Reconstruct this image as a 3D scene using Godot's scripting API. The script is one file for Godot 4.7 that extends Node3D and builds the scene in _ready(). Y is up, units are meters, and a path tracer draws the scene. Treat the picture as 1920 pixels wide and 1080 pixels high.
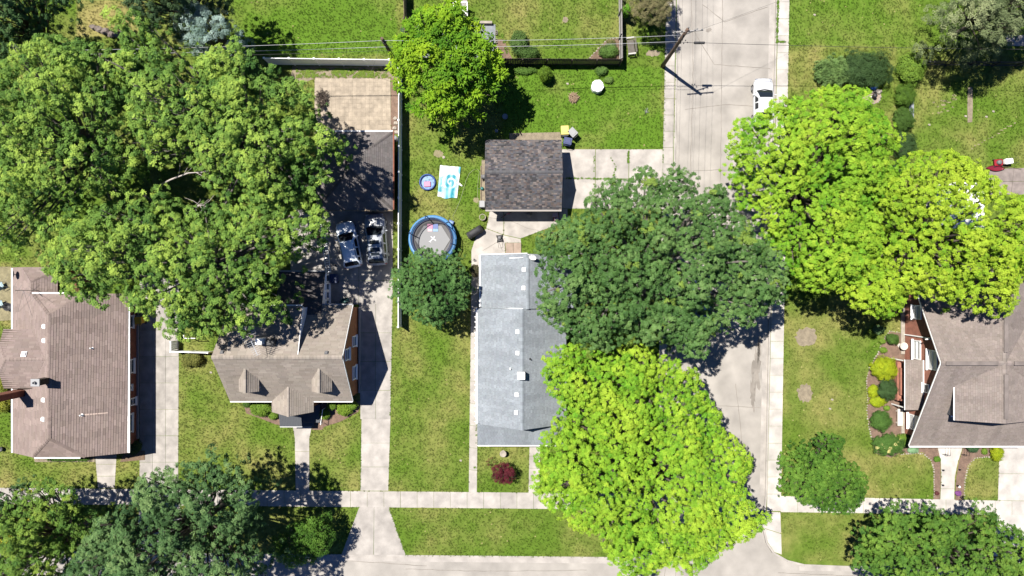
extends Node3D
# A suburban block seen from straight above. Plan coordinates are 5 cm steps from a survey corner; spot() turns them and a height into metres.
const EYE := 64.0
const LENS := 1280.0
var M := {}
var used := {}
var hard: Array = []        # outlines on which no grass grows
var lawn_pick := PackedByteArray()
var rng := RandomNumberGenerator.new()
var clumps := {}
const LW := 2048
const LH := 1152

class MB:
	var st := SurfaceTool.new()
	var planar := false
	func _init(smooth := false):
		st.begin(Mesh.PRIMITIVE_TRIANGLES)
		st.set_smooth_group(0 if smooth else -1)
	func v(a: Vector3):
		if planar:
			st.set_uv(Vector2((a.x + 56.0) / 112.0, (a.z + 31.5) / 63.0))
		st.add_vertex(a)
	func tri(a: Vector3, b: Vector3, c: Vector3):
		v(a); v(c); v(b)
	func quad(a: Vector3, b: Vector3, c: Vector3, d: Vector3):
		tri(a, b, c); tri(a, c, d)
	func conv(pts: Array, centre: Vector3):
		var n: Vector3 = (pts[1] - pts[0]).cross(pts[2] - pts[0])
		var mid: Vector3 = (pts[0] + pts[1] + pts[2]) / 3.0
		var flip: bool = n.dot(mid - centre) < 0.0
		for i in range(1, pts.size() - 1):
			if flip: tri(pts[0], pts[i + 1], pts[i])
			else: tri(pts[0], pts[i], pts[i + 1])
	func box(t: Transform3D, s: Vector3, ch := 0.0):
		var h := s * 0.5
		if ch <= 0.0:
			var p := []
			for i in 8:
				p.append(t * Vector3(h.x * (1 if i & 1 else -1), h.y * (1 if i & 2 else -1), h.z * (1 if i & 4 else -1)))
			for f in [[0, 1, 3, 2], [4, 5, 7, 6], [0, 1, 5, 4], [2, 3, 7, 6], [0, 2, 6, 4], [1, 3, 7, 5]]:
				conv([p[f[0]], p[f[1]], p[f[2]], p[f[3]]], t.origin)
			return
		var g := {}
		for i in 8:
			var sg := Vector3(1 if i & 1 else -1, 1 if i & 2 else -1, 1 if i & 4 else -1)
			for a in 3:
				var q := Vector3()
				for k in 3: q[k] = sg[k] * (h[k] if k == a else h[k] - ch)
				g[i * 3 + a] = t * q
		for a in 3:
			var b1 := (a + 1) % 3
			var b2 := (a + 2) % 3
			for sgn in [0, 1]:
				var ids := []
				for c in [[0, 0], [1, 0], [1, 1], [0, 1]]:
					ids.append(((sgn << a) | (c[0] << b1) | (c[1] << b2)) * 3 + a)
				conv([g[ids[0]], g[ids[1]], g[ids[2]], g[ids[3]]], t.origin)
			for c in [[0, 0], [1, 0], [1, 1], [0, 1]]:
				var i0: int = (c[0] << b1) | (c[1] << b2)
				var i1: int = i0 | (1 << a)
				conv([g[i0 * 3 + b1], g[i1 * 3 + b1], g[i1 * 3 + b2], g[i0 * 3 + b2]], t.origin)
		for i in 8:
			conv([g[i * 3], g[i * 3 + 1], g[i * 3 + 2]], t.origin)
	func bx(c: Vector3, s: Vector3, ch := 0.0, turn := 0.0):
		box(Transform3D(Basis(Vector3.UP, turn), c), s, ch)
	func bar(a: Vector3, b: Vector3, w: float, hh: float, ch := 0.0):
		var d := b - a
		var z := d.normalized()
		var up := Vector3.UP if absf(z.y) < 0.95 else Vector3.RIGHT
		var x := up.cross(z).normalized()
		var y := z.cross(x)
		box(Transform3D(Basis(x, y, z), (a + b) * 0.5), Vector3(w, hh, d.length()), ch)
	func prism(poly: PackedVector2Array, y0: float, y1: float):
		var ix := Geometry2D.triangulate_polygon(poly)
		for i in range(0, ix.size(), 3):
			var a := poly[ix[i]]; var b := poly[ix[i + 1]]; var c := poly[ix[i + 2]]
			if (b - a).cross(c - a) > 0.0:
				var tmp := b; b = c; c = tmp
			tri(Vector3(a.x, y1, a.y), Vector3(b.x, y1, b.y), Vector3(c.x, y1, c.y))
		if y1 - y0 < 0.0005: return
		var cw := Geometry2D.is_polygon_clockwise(poly)
		for i in poly.size():
			var a := poly[i]; var b := poly[(i + 1) % poly.size()]
			if cw: quad(Vector3(b.x, y0, b.y), Vector3(a.x, y0, a.y), Vector3(a.x, y1, a.y), Vector3(b.x, y1, b.y))
			else: quad(Vector3(a.x, y0, a.y), Vector3(b.x, y0, b.y), Vector3(b.x, y1, b.y), Vector3(a.x, y1, a.y))
	func extrude(face: Array, by: Vector3):
		var c := Vector3()
		for p in face: c += p
		c = c / face.size() + by * 0.5
		conv(face, c)
		var other := []
		for p in face: other.append(p + by)
		conv(other, c)
		for i in face.size():
			var k := (i + 1) % face.size()
			conv([face[i], face[k], other[k], other[i]], c)
	func tube(pts: Array, rads: Array, sides := 6):
		var rings := []
		var ref := Vector3(0.31, 0.2, 0.93)
		for i in pts.size():
			var d: Vector3 = (pts[mini(i + 1, pts.size() - 1)] - pts[maxi(i - 1, 0)]).normalized()
			if absf(d.dot(ref)) > 0.97: ref = Vector3(0.9, 0.1, -0.3)
			var x := d.cross(ref).normalized()
			var y := d.cross(x)
			var ring := []
			for k in sides:
				var a := TAU * k / sides
				ring.append(pts[i] + (x * cos(a) + y * sin(a)) * rads[mini(i, rads.size() - 1)])
			rings.append(ring)
		for i in rings.size() - 1:
			for k in sides:
				var k2 := (k + 1) % sides
				quad(rings[i][k], rings[i][k2], rings[i + 1][k2], rings[i + 1][k])
		for k in range(1, sides - 1):
			tri(rings[0][0], rings[0][k + 1], rings[0][k])
			var l: Array = rings[-1]
			tri(l[0], l[k], l[k + 1])
	func lathe(t: Transform3D, prof: Array, segs := 20):
		for i in prof.size() - 1:
			for k in segs:
				var a0 := TAU * k / segs
				var a1 := TAU * (k + 1) / segs
				var p: Vector2 = prof[i]; var q: Vector2 = prof[i + 1]
				var A := t * Vector3(p.x * cos(a0), p.y, p.x * sin(a0))
				var B := t * Vector3(p.x * cos(a1), p.y, p.x * sin(a1))
				var C := t * Vector3(q.x * cos(a1), q.y, q.x * sin(a1))
				var D := t * Vector3(q.x * cos(a0), q.y, q.x * sin(a0))
				if p.x < 1e-5: tri(A, D, C)
				elif q.x < 1e-5: tri(A, D, B)
				else: quad(A, D, C, B)
	func loft(rings: Array, caps := true):
		for i in rings.size() - 1:
			for k in rings[i].size() - 1:
				quad(rings[i][k], rings[i][k + 1], rings[i + 1][k + 1], rings[i + 1][k])
		if caps:
			for r in [rings[0], rings[-1]]:
				for k in range(1, r.size() - 1): tri(r[0], r[k], r[k + 1])
	func mesh() -> ArrayMesh:
		st.generate_normals()
		return st.commit()

func spot(px: float, py: float, h := 0.0) -> Vector3:
	var s := (EYE - h) / LENS
	return Vector3((px - 960.0) * s, h, (py - 540.0) * s)

func poly(flat: Array, h := 0.0) -> PackedVector2Array:
	var out := PackedVector2Array()
	for i in range(0, flat.size(), 2):
		var p := spot(flat[i], flat[i + 1], h)
		out.append(Vector2(p.x, p.z))
	return out

func no_grass(p: PackedVector2Array):
	var lo := p[0]; var hi := p[0]
	for q in p:
		lo = lo.min(q); hi = hi.max(q)
	hard.append([p, lo, hi])

func is_hard(p: Vector2) -> bool:
	for e in hard:
		if p.x >= e[1].x and p.x <= e[2].x and p.y >= e[1].y and p.y <= e[2].y and Geometry2D.is_point_in_polygon(p, e[0]):
			return true
	return false

func numbered(called: String, parent: Node) -> String:
	var k := str(parent.get_instance_id()) + called
	used[k] = used.get(k, -1) + 1
	return called if used[k] == 0 else "%s_%03d" % [called, used[k]]

func thing(called: String, label: String, category: String, at := Vector3.ZERO, turn := 0.0, group := "") -> Node3D:
	var o := Node3D.new()
	o.name = numbered(called, self)
	add_child(o, true)
	o.position = at
	o.rotation.y = turn
	o.set_meta("label", label)
	o.set_meta("category", category)
	if group: o.set_meta("group", group)
	return o

func put(called: String, mesh: Mesh, m: Material, parent: Node = self) -> MeshInstance3D:
	var o := MeshInstance3D.new()
	o.name = numbered(called, parent)
	o.mesh = mesh
	o.material_override = m
	parent.add_child(o, true)
	return o

func obj(called: String, mb: MB, m: Material, parent: Node = self) -> MeshInstance3D:
	return put(called, mb.mesh(), m, parent)

func tag(o: Node, label: String, category := "", group := "", kind := "") -> Node:
	if label: o.set_meta("label", label)
	if category: o.set_meta("category", category)
	if group: o.set_meta("group", group)
	if kind: o.set_meta("kind", kind)
	return o

func struct(called: String, label: String) -> Node3D:
	var o := Node3D.new()
	o.name = numbered(called, self)
	add_child(o, true)
	tag(o, label, "", "", "structure")
	return o

func copy(o: Node3D, called: String, label: String, at: Vector3, turn: float) -> Node3D:
	var c: Node3D = o.duplicate()
	c.name = numbered(called, self)
	add_child(c, true)
	c.position = at
	c.rotation.y = turn
	c.set_meta("label", label)
	return c

func copies(called: String, mesh: Mesh, m: Material, where: Array, tints: PackedColorArray, parent: Node = self) -> MultiMeshInstance3D:
	var mm := MultiMesh.new()
	mm.transform_format = MultiMesh.TRANSFORM_3D
	mm.use_colors = true
	mm.mesh = mesh
	mm.instance_count = where.size()
	for i in where.size():
		mm.set_instance_transform(i, where[i])
		mm.set_instance_color(i, tints[i])
	var o := MultiMeshInstance3D.new()
	o.name = numbered(called, parent)
	o.multimesh = mm
	o.material_override = m
	parent.add_child(o, true)
	o.set_meta("kind", "stuff")
	return o

# ---------------------------------------------------------------- materials
var grain_fine: NoiseTexture2D
var grain_coarse: NoiseTexture2D
var grain_bump: NoiseTexture2D

func noise_tex(freq: float, lo: float, hi: float, octaves: int, sd: int, size := 512) -> NoiseTexture2D:
	var n := FastNoiseLite.new()
	n.noise_type = FastNoiseLite.TYPE_SIMPLEX_SMOOTH
	n.frequency = freq
	n.fractal_octaves = octaves
	n.seed = sd
	var t := NoiseTexture2D.new()
	t.width = size; t.height = size
	t.seamless = true
	t.noise = n
	var g := Gradient.new()
	g.set_color(0, Color(lo, lo, lo)); g.set_color(1, Color(hi, hi, hi))
	t.color_ramp = g
	return t

func plain(lin: Color, rough := 0.7, metal := 0.0) -> StandardMaterial3D:
	var m := StandardMaterial3D.new()
	var a := lin.a
	m.albedo_color = lin.linear_to_srgb()
	m.albedo_color.a = a
	m.roughness = rough
	m.metallic = metal
	return m

func grainy(lin: Color, rough := 0.85, fine := 1.2, coarse := 0.12, bump := 0.0) -> StandardMaterial3D:
	var m := plain(lin, rough)
	m.albedo_texture = grain_fine
	m.uv1_triplanar = true
	m.uv1_world_triplanar = true
	m.uv1_scale = Vector3.ONE * fine
	m.detail_enabled = true
	m.detail_albedo = grain_coarse
	m.detail_blend_mode = BaseMaterial3D.BLEND_MODE_MUL
	m.detail_uv_layer = BaseMaterial3D.DETAIL_UV_2
	m.uv2_triplanar = true
	m.uv2_world_triplanar = true
	m.uv2_scale = Vector3.ONE * coarse
	if bump > 0.0:
		m.heightmap_enabled = true
		m.heightmap_texture = grain_bump
		m.heightmap_scale = bump
	return m

func tinted(rough := 0.8, back := 0.0) -> StandardMaterial3D:
	var m := StandardMaterial3D.new()
	m.vertex_color_use_as_albedo = true
	m.roughness = rough
	m.metallic_specular = 0.22
	if back > 0.0:
		m.backlight_enabled = true
		m.backlight = Color(back, back, back).linear_to_srgb()
	return m

func make_materials():
	grain_fine = noise_tex(0.06, 0.86, 1.0, 4, 3)
	grain_coarse = noise_tex(0.012, 0.80, 1.0, 4, 5)
	grain_bump = noise_tex(0.1, 0.0, 1.0, 3, 9)
	for i in 4:
		var k: float = [1.0, 0.95, 1.04, 0.9][i]
		M["slab%d" % i] = grainy(Color(0.43 * k, 0.40 * k, 0.365 * k), 0.88, 1.3, 0.11)
		M["bright%d" % i] = grainy(Color(0.52 * k, 0.49 * k, 0.45 * k), 0.88, 1.3, 0.11)
		M["drive%d" % i] = grainy(Color(0.38 * k, 0.355 * k, 0.325 * k), 0.88, 1.1, 0.14)
		M["paver%d" % i] = grainy(Color(0.385 * k, 0.325 * k, 0.25 * k), 0.9, 2.0, 0.2)
		M["grey_slab%d" % i] = grainy(Color(0.24 * k, 0.265 * k, 0.29 * k), 0.85, 1.3, 0.2)
		M["mauve_slab%d" % i] = grainy(Color(0.26 * k, 0.22 * k, 0.20 * k), 0.85, 1.3, 0.2)
	M.tan_slab = grainy(Color(0.34, 0.265, 0.21), 0.88, 1.6, 0.2)
	M.road = grainy(Color(0.375, 0.35, 0.315), 0.9, 0.9, 0.05)
	M.gutter = grainy(Color(0.42, 0.39, 0.355), 0.88, 1.2, 0.1)
	M.crack = grainy(Color(0.17, 0.145, 0.12), 0.95)
	M.seal = grainy(Color(0.26, 0.235, 0.205), 0.95)
	M.soil = grainy(Color(0.22, 0.15, 0.10), 0.95, 2.5, 0.3, 3.0)
	M.mulch = grainy(Color(0.25, 0.165, 0.12), 0.95, 3.0, 0.3, 3.0)
	M.dirt = grainy(Color(0.30, 0.25, 0.175), 0.95, 2.5, 0.3, 2.0)
	M.sand = grainy(Color(0.30, 0.265, 0.15), 0.95, 2.0, 0.3, 2.0)
	M.outer = grainy(Color(0.10, 0.14, 0.03), 0.95, 1.0, 0.05)
	M.white = plain(Color(0.80, 0.80, 0.79), 0.5)
	M.vinyl = plain(Color(0.86, 0.87, 0.88), 0.45)
	M.trim = plain(Color(0.72, 0.72, 0.71), 0.55)
	M.brick = grainy(Color(0.42, 0.17, 0.07), 0.9, 3.0, 0.3)
	M.brick_dark = grainy(Color(0.24, 0.085, 0.05), 0.9, 3.0, 0.3)
	M.brick_red = grainy(Color(0.36, 0.15, 0.10), 0.9, 3.0, 0.3)
	M.stone = grainy(Color(0.38, 0.34, 0.285), 0.85, 2.0, 0.3)
	M.rock = grainy(Color(0.20, 0.165, 0.14), 0.9, 2.0, 0.3)
	M.siding = plain(Color(0.70, 0.72, 0.74), 0.6)
	M.grey_siding = plain(Color(0.33, 0.33, 0.33), 0.7)
	M.glass = plain(Color(0.03, 0.04, 0.055), 0.08)
	M.car_glass = plain(Color(0.012, 0.016, 0.02), 0.06)
	M.rubber = plain(Color(0.02, 0.02, 0.022), 0.8)
	M.black = plain(Color(0.018, 0.018, 0.02), 0.55)
	M.black_cloth = plain(Color(0.022, 0.022, 0.024), 0.7)
	M.dark_grey = plain(Color(0.04, 0.04, 0.043), 0.6)
	M.grey = plain(Color(0.11, 0.11, 0.115), 0.6)
	M.light_grey = plain(Color(0.22, 0.225, 0.23), 0.6)
	M.steel = plain(Color(0.55, 0.56, 0.58), 0.35, 0.85)
	M.alu = plain(Color(0.62, 0.64, 0.66), 0.4, 0.5)
	M.wood = grainy(Color(0.2, 0.14, 0.09), 0.85, 3.0, 0.4)
	M.old_wood = grainy(Color(0.34, 0.325, 0.31), 0.9, 3.0, 0.4)
	M.dark_wood = grainy(Color(0.085, 0.062, 0.048), 0.9, 3.0, 0.4)
	M.tan_wood = grainy(Color(0.24, 0.185, 0.125), 0.9, 3.0, 0.4)
	M.pole = grainy(Color(0.16, 0.105, 0.075), 0.9, 4.0, 0.5)
	M.bark = grainy(Color(0.14, 0.115, 0.09), 0.95, 4.0, 0.5, 3.0)
	M.bark_pale = grainy(Color(0.22, 0.20, 0.175), 0.95, 4.0, 0.5, 3.0)
	M.dead_wood = plain(Color(0.34, 0.31, 0.28), 0.85)
	M.cable = plain(Color(0.35, 0.36, 0.37), 0.5)
	M.cable_dark = plain(Color(0.03, 0.03, 0.03), 0.6)
	M.leaf = tinted(0.62, 0.5)
	M.leaf_gloss = tinted(0.42, 0.35)
	M.tinted = tinted(0.9)
	M.shingle = tinted(0.92)
	M.grass = tinted(0.8, 0.25)
	M.red = plain(Color(0.22, 0.010, 0.018), 0.35)
	M.blue = plain(Color(0.012, 0.025, 0.10), 0.45)
	M.sky_blue = plain(Color(0.05, 0.165, 0.34), 0.5)
	M.teal = plain(Color(0.01, 0.10, 0.09), 0.5)
	M.pink = plain(Color(0.30, 0.10, 0.19), 0.5)
	M.yellow = plain(Color(0.45, 0.30, 0.03), 0.45)
	M.cream = grainy(Color(0.45, 0.40, 0.29), 0.7)
	M.terracotta = plain(Color(0.40, 0.16, 0.09), 0.8)
	M.net = plain(Color(0.05, 0.05, 0.055, 0.42), 0.9)
	M.net.transparency = BaseMaterial3D.TRANSPARENCY_ALPHA

# ---------------------------------------------------------------- ground
func lawn_image() -> Image:
	# straw (r) and lushness (g) of each lawn, softened where they meet
	var map := Image.create(240, 135, false, Image.FORMAT_RGB8)
	map.fill(Color(0.36, 0.3, 0))
	for a in [[430, 0, 757, 106, 0.10, 0.75], [770, -9, 1168, 116, 0.42, 0.45], [950, 128, 1250, 282, 0.14, 0.9], [757, 120, 908, 470, 0.45, 0.5],
			[735, 470, 885, 925, 0.42, 0.4], [335, 640, 700, 925, 0.46, 0.35], [560, 640, 700, 925, 0.55, 0.3], [510, 950, 1200, 1050, 0.34, 0.3], [1478, 0, 1740, 110, 0.30, 0.7], [1478, 95, 1690, 330, 0.55, 0.3],
			[1712, 125, 1920, 320, 0.42, 0.45], [1460, 560, 1640, 930, 0.56, 0.28], [1600, 840, 1880, 940, 0.60, 0.2], [1460, 955, 1620, 1060, 0.60, 0.3], [0, 845, 190, 930, 0.55, 0.4],
			[0, 330, 60, 500, 0.40, 0.5], [150, 0, 285, 75, 0.95, 0.2], [890, 830, 1000, 925, 0.40, 0.4], [555, 126, 740, 148, 0.55, 0.7], [0, 500, 30, 620, 0.8, 0.3]]:
		map.fill_rect(Rect2i(int(a[0] / 8.0), int(a[1] / 8.0), int((a[2] - a[0]) / 8.0), int((a[3] - a[1]) / 8.0)), Color(a[4], a[5], 0))
	# the map covers 1920 x 1080 steps; the picture of the lawn reaches 160 and 90 steps farther on every side
	var full := Image.create(280, 158, false, Image.FORMAT_RGB8)
	full.fill(Color(0.4, 0.35, 0))
	full.blit_rect(map, Rect2i(0, 0, 240, 135), Vector2i(20, 11))
	full.resize(LW, LH, Image.INTERPOLATE_BILINEAR)
	var reg := full.get_data()
	var layers := []
	for a in [[0.30, 2, 11], [0.045, 3, 12], [0.008, 3, 13], [0.10, 2, 14]]:
		var n := FastNoiseLite.new()
		n.noise_type = FastNoiseLite.TYPE_SIMPLEX_SMOOTH
		n.frequency = a[0]
		n.fractal_octaves = a[1]
		n.seed = a[2]
		layers.append(n.get_image(LW, LH, false, false, true).get_data())
	var n1: PackedByteArray = layers[0]
	var n2: PackedByteArray = layers[1]
	var n3: PackedByteArray = layers[2]
	var n4: PackedByteArray = layers[3]
	var green := Color(0.082, 0.135, 0.017)
	var lush := Color(0.085, 0.168, 0.016)
	var straw := Color(0.25, 0.22, 0.08)
	var table := PackedByteArray()   # straw 64 x lush 16 x light 32
	table.resize(64 * 16 * 32 * 3)
	for s in 64:
		for g in 16:
			for b in 32:
				var c := green.lerp(lush, g / 15.0).lerp(straw, pow(s / 63.0, 1.35)) * (0.52 + 0.58 * b / 31.0)
				var e := c.linear_to_srgb()
				var at := ((s * 16 + g) * 32 + b) * 3
				table[at] = clampi(int(e.r * 255), 0, 255); table[at + 1] = clampi(int(e.g * 255), 0, 255); table[at + 2] = clampi(int(e.b * 255), 0, 255)
	var data := PackedByteArray()
	data.resize(LW * LH * 3)
	var total := LW * LH
	var across := PackedInt32Array(); var along := PackedInt32Array()
	for y in LH: across.append(int(26.0 * signf(sin(y * 0.33)) * absf(sin(y * 0.021 + 1.0))))
	for x in LW: along.append(int(16.0 * signf(sin(x * 0.31)) * absf(sin(x * 0.017))))
	for i in total:
		var k := i * 3
		var mown := across[i / LW] if i % LW > 1290 else along[i % LW]
		var f4 := n4[i]
		var s := (reg[k] * 4 + (n3[i] - 128) * 4 + (n2[i] - 128) + ((f4 - 128) >> 1)) >> 4
		s -= 7
		s = 0 if s < 0 else (63 if s > 63 else s)
		var g := (reg[k + 1] * 2 + (n2[i] - 128)) >> 5
		g = 0 if g < 0 else (15 if g > 15 else g)
		var b := (n1[i] * 2 + f4 + n2[i] + mown) >> 5
		b = 0 if b < 0 else b
		b = 31 if b > 31 else b
		var at := ((s * 16 + g) * 32 + b) * 3
		data[k] = table[at]; data[k + 1] = table[at + 1]; data[k + 2] = table[at + 2]
	lawn_pick = data
	return Image.create_from_data(LW, LH, false, Image.FORMAT_RGB8, data)

func lawn_colour(x: float, z: float) -> Color:
	var u := clampi(int((x + 56.0) / 112.0 * LW), 0, LW - 1)
	var w := clampi(int((z + 31.5) / 63.0 * LH), 0, LH - 1)
	var k := (w * LW + u) * 3
	return Color(lawn_pick[k] / 255.0, lawn_pick[k + 1] / 255.0, lawn_pick[k + 2] / 255.0).srgb_to_linear()

func paving(called: String, label: String, q: Array, nu: int, nv: int, kind: String, top := 0.02, gap := 0.014, piece := "slab", into: Node3D = null) -> Node3D:
	# a strip of separate slabs between four corners: q = ax ay, bx by (along u), cx cy, dx dy
	var o := into if into else struct(called, label)
	var p := poly(q)
	no_grass(p)
	var bed := MB.new()
	bed.prism(p, -0.1, -0.012)
	obj("bed", bed, M.crack, o)
	var lu := ((p[1] - p[0]).length() + (p[2] - p[3]).length()) * 0.5
	var lv := ((p[3] - p[0]).length() + (p[2] - p[1]).length()) * 0.5
	for i in nu:
		for j in nv:
			var g := gap * rng.randf_range(0.5, 1.2)
			var u0 := float(i) / nu + (g / lu if i > 0 else 0.0)
			var u1 := float(i + 1) / nu - (g / lu if i < nu - 1 else 0.0)
			var v0 := float(j) / nv + (g / lv if j > 0 else 0.0)
			var v1 := float(j + 1) / nv - (g / lv if j < nv - 1 else 0.0)
			var c := PackedVector2Array()
			for uv in [[u0, v0], [u1, v0], [u1, v1], [u0, v1]]:
				c.append(p[0].lerp(p[1], uv[0]).lerp(p[3].lerp(p[2], uv[0]), uv[1]))
			var mb := MB.new()
			mb.prism(c, -0.1, top + rng.randf_range(-0.006, 0.006))
			var pick := rng.randi() % 7
			obj(piece, mb, M["%s%d" % [kind, 0 if pick < 3 else (1 if pick < 5 else pick - 3)]], o)
	return o

func sheet(called: String, label: String, p: PackedVector2Array, y0: float, y1: float, m: Material, parent: Node = self, grass_free := true) -> MeshInstance3D:
	var mb := MB.new()
	mb.prism(p, y0, y1)
	var o := obj(called, mb, m, parent)
	if parent == self: tag(o, label, "", "", "structure")
	if grass_free: no_grass(p)
	return o

func kerb(label: String, flat: Array, wide: float, m: Material):
	var o := struct("kerb", label)
	var p := poly(flat)
	for i in p.size() - 1:
		var d := p[i + 1] - p[i]
		var n := Vector2(-d.y, d.x).normalized() * wide
		var parts := maxi(1, int(d.length() / 3.2))
		for k in parts:
			var a := p[i] + d * (float(k) / parts) + d.normalized() * 0.008
			var b := p[i] + d * (float(k + 1) / parts)
			var mb := MB.new()
			mb.prism(PackedVector2Array([a - n * 0.5, b - n * 0.5, b + n * 0.5, a + n * 0.5]), -0.13, 0.026)
			obj("kerb_stone", mb, m, o)

func crack(parent: Node, flat: Array, wide: float, y: float, m: Material, called := "crack"):
	var p := poly(flat)
	var mb := MB.new()
	var pts := PackedVector2Array()
	for i in p.size() - 1:
		var parts := maxi(2, int((p[i + 1] - p[i]).length() / 0.5))
		for k in parts:
			var q := p[i].lerp(p[i + 1], float(k) / parts)
			pts.append(q + Vector2(rng.randf_range(-1, 1), rng.randf_range(-1, 1)) * (0.03 if i + k > 0 else 0.0))
	pts.append(p[-1])
	for i in pts.size() - 1:
		var d := (pts[i + 1] - pts[i]).normalized()
		var n := Vector2(-d.y, d.x) * wide * rng.randf_range(0.4, 0.6)
		var e := d * 0.01
		mb.prism(PackedVector2Array([pts[i] - n - e, pts[i + 1] - n + e, pts[i + 1] + n + e, pts[i] + n - e]), y, y)
	obj(called, mb, m, parent)

func wobbly(px: float, py: float, rx: float, ry: float, rough: float, n := 28) -> PackedVector2Array:
	var flat := []
	for i in n:
		var a := TAU * i / n
		var k := 1.0 + rng.randf_range(-rough, rough)
		flat.append(px + cos(a) * rx * k); flat.append(py + sin(a) * ry * k)
	return poly(flat)

func make_ground():
	var mb := MB.new()
	mb.prism(PackedVector2Array([Vector2(-900, -900), Vector2(900, -900), Vector2(900, 900), Vector2(-900, 900)]), -0.4, -0.4)
	tag(obj("ground", mb, M.outer), "open ground reaching to the horizon under the whole block", "", "", "structure")
	var lawn := StandardMaterial3D.new()
	lawn.albedo_texture = ImageTexture.create_from_image(lawn_image())
	lawn.roughness = 0.95
	lawn.metallic_specular = 0.2
	M.lawn = lawn
	var lots := [["lawn", "grass lots left of the side street with driveways and houses", [-4000, -4000, 1350, -4000, 1272, 0, 1252, 950, 1245, 1000, 1226, 1033, 1196, 1047, -4000, 995]],
		["lawn", "grass lots right of the side street with the flower beds", [1540, -4000, 6000, -4000, 6000, 1107, 1582, 1063, 1508, 1060, 1476, 1052, 1450, 1037, 1437.5, 1018, 1431, 988, 1436, 930, 1456, 0]],
		["lawn", "grass beyond the lower street out of the frame", [-4000, 1178, 6000, 1290, 6000, 5000, -4000, 5000]]]
	for a in lots:
		var l := MB.new()
		l.planar = true
		l.prism(poly(a[2]), -0.4, 0.0)
		tag(obj(a[0], l, lawn), a[1], "", "", "structure")
	var road := struct("road", "pale concrete street running up the right side and along the bottom")
	var r := MB.new()
	r.prism(poly([1352, -4000, 1538, -4000, 1455, 0, 1435, 930, 1430, 990, 1436, 1018, 1448, 1037, 1474, 1052, 1508, 1061, 1582, 1064, 6000, 1108, 6000, 1290, -4000, 1178, -4000, 996, 1197, 1048, 1228, 1034, 1246, 1001, 1253, 950, 1273, 0]), -0.4, -0.12)
	obj("road_surface", r, M.road, road)
	# gutters: a paler strip beside each kerb
	for g in [[1274, -300, 1283, -300, 1254, 940, 1246, 940], [1450, -300, 1461, -300, 1435, 930, 1425, 930], [-100, 1037, 1190, 1049, 1190, 1058, -100, 1046], [1500, 1062, 2000, 1067, 2000, 1077, 1500, 1071]]:
		var q := MB.new()
		q.prism(poly(g), -0.116, -0.116)
		obj("gutter", q, M.gutter, road)
	for c in [[1296, -60, 1300, 130, 1290, 500], [1356, -20, 1352, 300, 1346, 640], [1300, 55, 1340, 120, 1445, 128], [1318, 8, 1360, 40, 1440, 12], [1285, 205, 1360, 195, 1440, 200], [1300, 320, 1345, 318, 1440, 325],
			[1250, 1060, 1240, 1120], [1268, 1054, 1266, 1120], [760, 1068, 900, 1072, 1100, 1070], [650, 1052, 800, 1062], [1380, 720, 1400, 900], [1300, 1010, 1420, 1000], [1460, 1075, 1700, 1085], [1330, 760, 1425, 765]]:
		crack(road, c, 0.05, -0.112, M.seal)
	for c in [[1419, 690, 7, 40], [1412, 740, 5, 30], [1424, 655, 4, 26], [1330, 55, 5, 4]]:
		sheet("stain", "", wobbly(c[0], c[1], c[2], c[3], 0.45), -0.108, -0.108, M.seal, road, false)
	kerb("kerb along the left side of the side street", [1275, -300, 1271, 0, 1251.5, 945], 0.17, M.gutter)
	kerb("kerb along the right side of the side street and round its corner", [1461, -300, 1456.5, 0, 1436.5, 930, 1431.5, 988, 1438, 1018, 1450.5, 1036.5, 1476, 1051.5, 1508, 1059.5, 1582, 1062.5, 2000, 1067], 0.17, M.gutter)
	kerb("kerb along the upper side of the bottom street and round its corner", [-60, 1034.5, 640, 1041, 1196, 1046.5, 1226, 1032.5, 1245, 999.5, 1251.5, 948], 0.17, M.gutter)
	# pavements
	paving("sidewalk", "narrow sidewalk on the left of the side street", [1250, -60, 1269, -60, 1250, 920, 1231, 920], 1, 32, "slab")
	paving("sidewalk", "wide sidewalk on the right of the side street", [1461, -60, 1481, -60, 1464, 958, 1438, 958], 1, 32, "bright")
	paving("sidewalk", "long sidewalk crossing the lots on the left along the bottom", [-60, 914, 1250, 926, 1250, 956, -60, 944], 42, 1, "slab")
	paving("sidewalk", "sidewalk below the right house from the corner to its driveway", [1464, 930, 1990, 941, 1990, 967, 1464, 960], 17, 1, "bright")
	var cor := struct("sidewalk", "rounded concrete corner beside the small grass square")
	for a in [[1434, 960, 1463, 960, 1464.5, 1000, 1433, 990], [1433.2, 991, 1464.5, 1001, 1465.5, 1039.5, 1452, 1035, 1440, 1017]]:
		sheet("slab", "", poly(a), -0.1, 0.02, M.bright0, cor)
	# driveways and paths
	paving("driveway", "long driveway beside the brick house on the left, half in its shadow", [262, 520, 336, 520, 334, 916, 262, 916], 3, 8, "drive")
	paving("driveway", "concrete driveway apron of the left house under the trees", [262, 944, 336, 945, 350, 1035, 255, 1034], 2, 2, "drive")
	paving("driveway", "wide driveway with two parked cars behind the grey house", [545, 393, 737, 393, 736, 570, 545, 572], 3, 4, "drive")
	paving("driveway", "narrow driveway between the brick gable and the long lawn", [673, 570, 736, 570, 732, 786, 676, 786], 2, 4, "drive")
	paving("driveway", "sunlit lower driveway down to the sidewalk", [678, 786, 732, 786, 728, 920, 676, 920], 1, 3, "slab")
	paving("driveway", "flared driveway apron between sidewalk and bottom street", [674, 950, 729, 951, 761, 1042, 640, 1041], 2, 1, "slab")
	paving("driveway", "concrete driveway right of the dark shingled garage", [1053, 280, 1243, 280, 1241, 391, 1053, 391], 3, 2, "slab", 0.02, 0.03)
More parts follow.
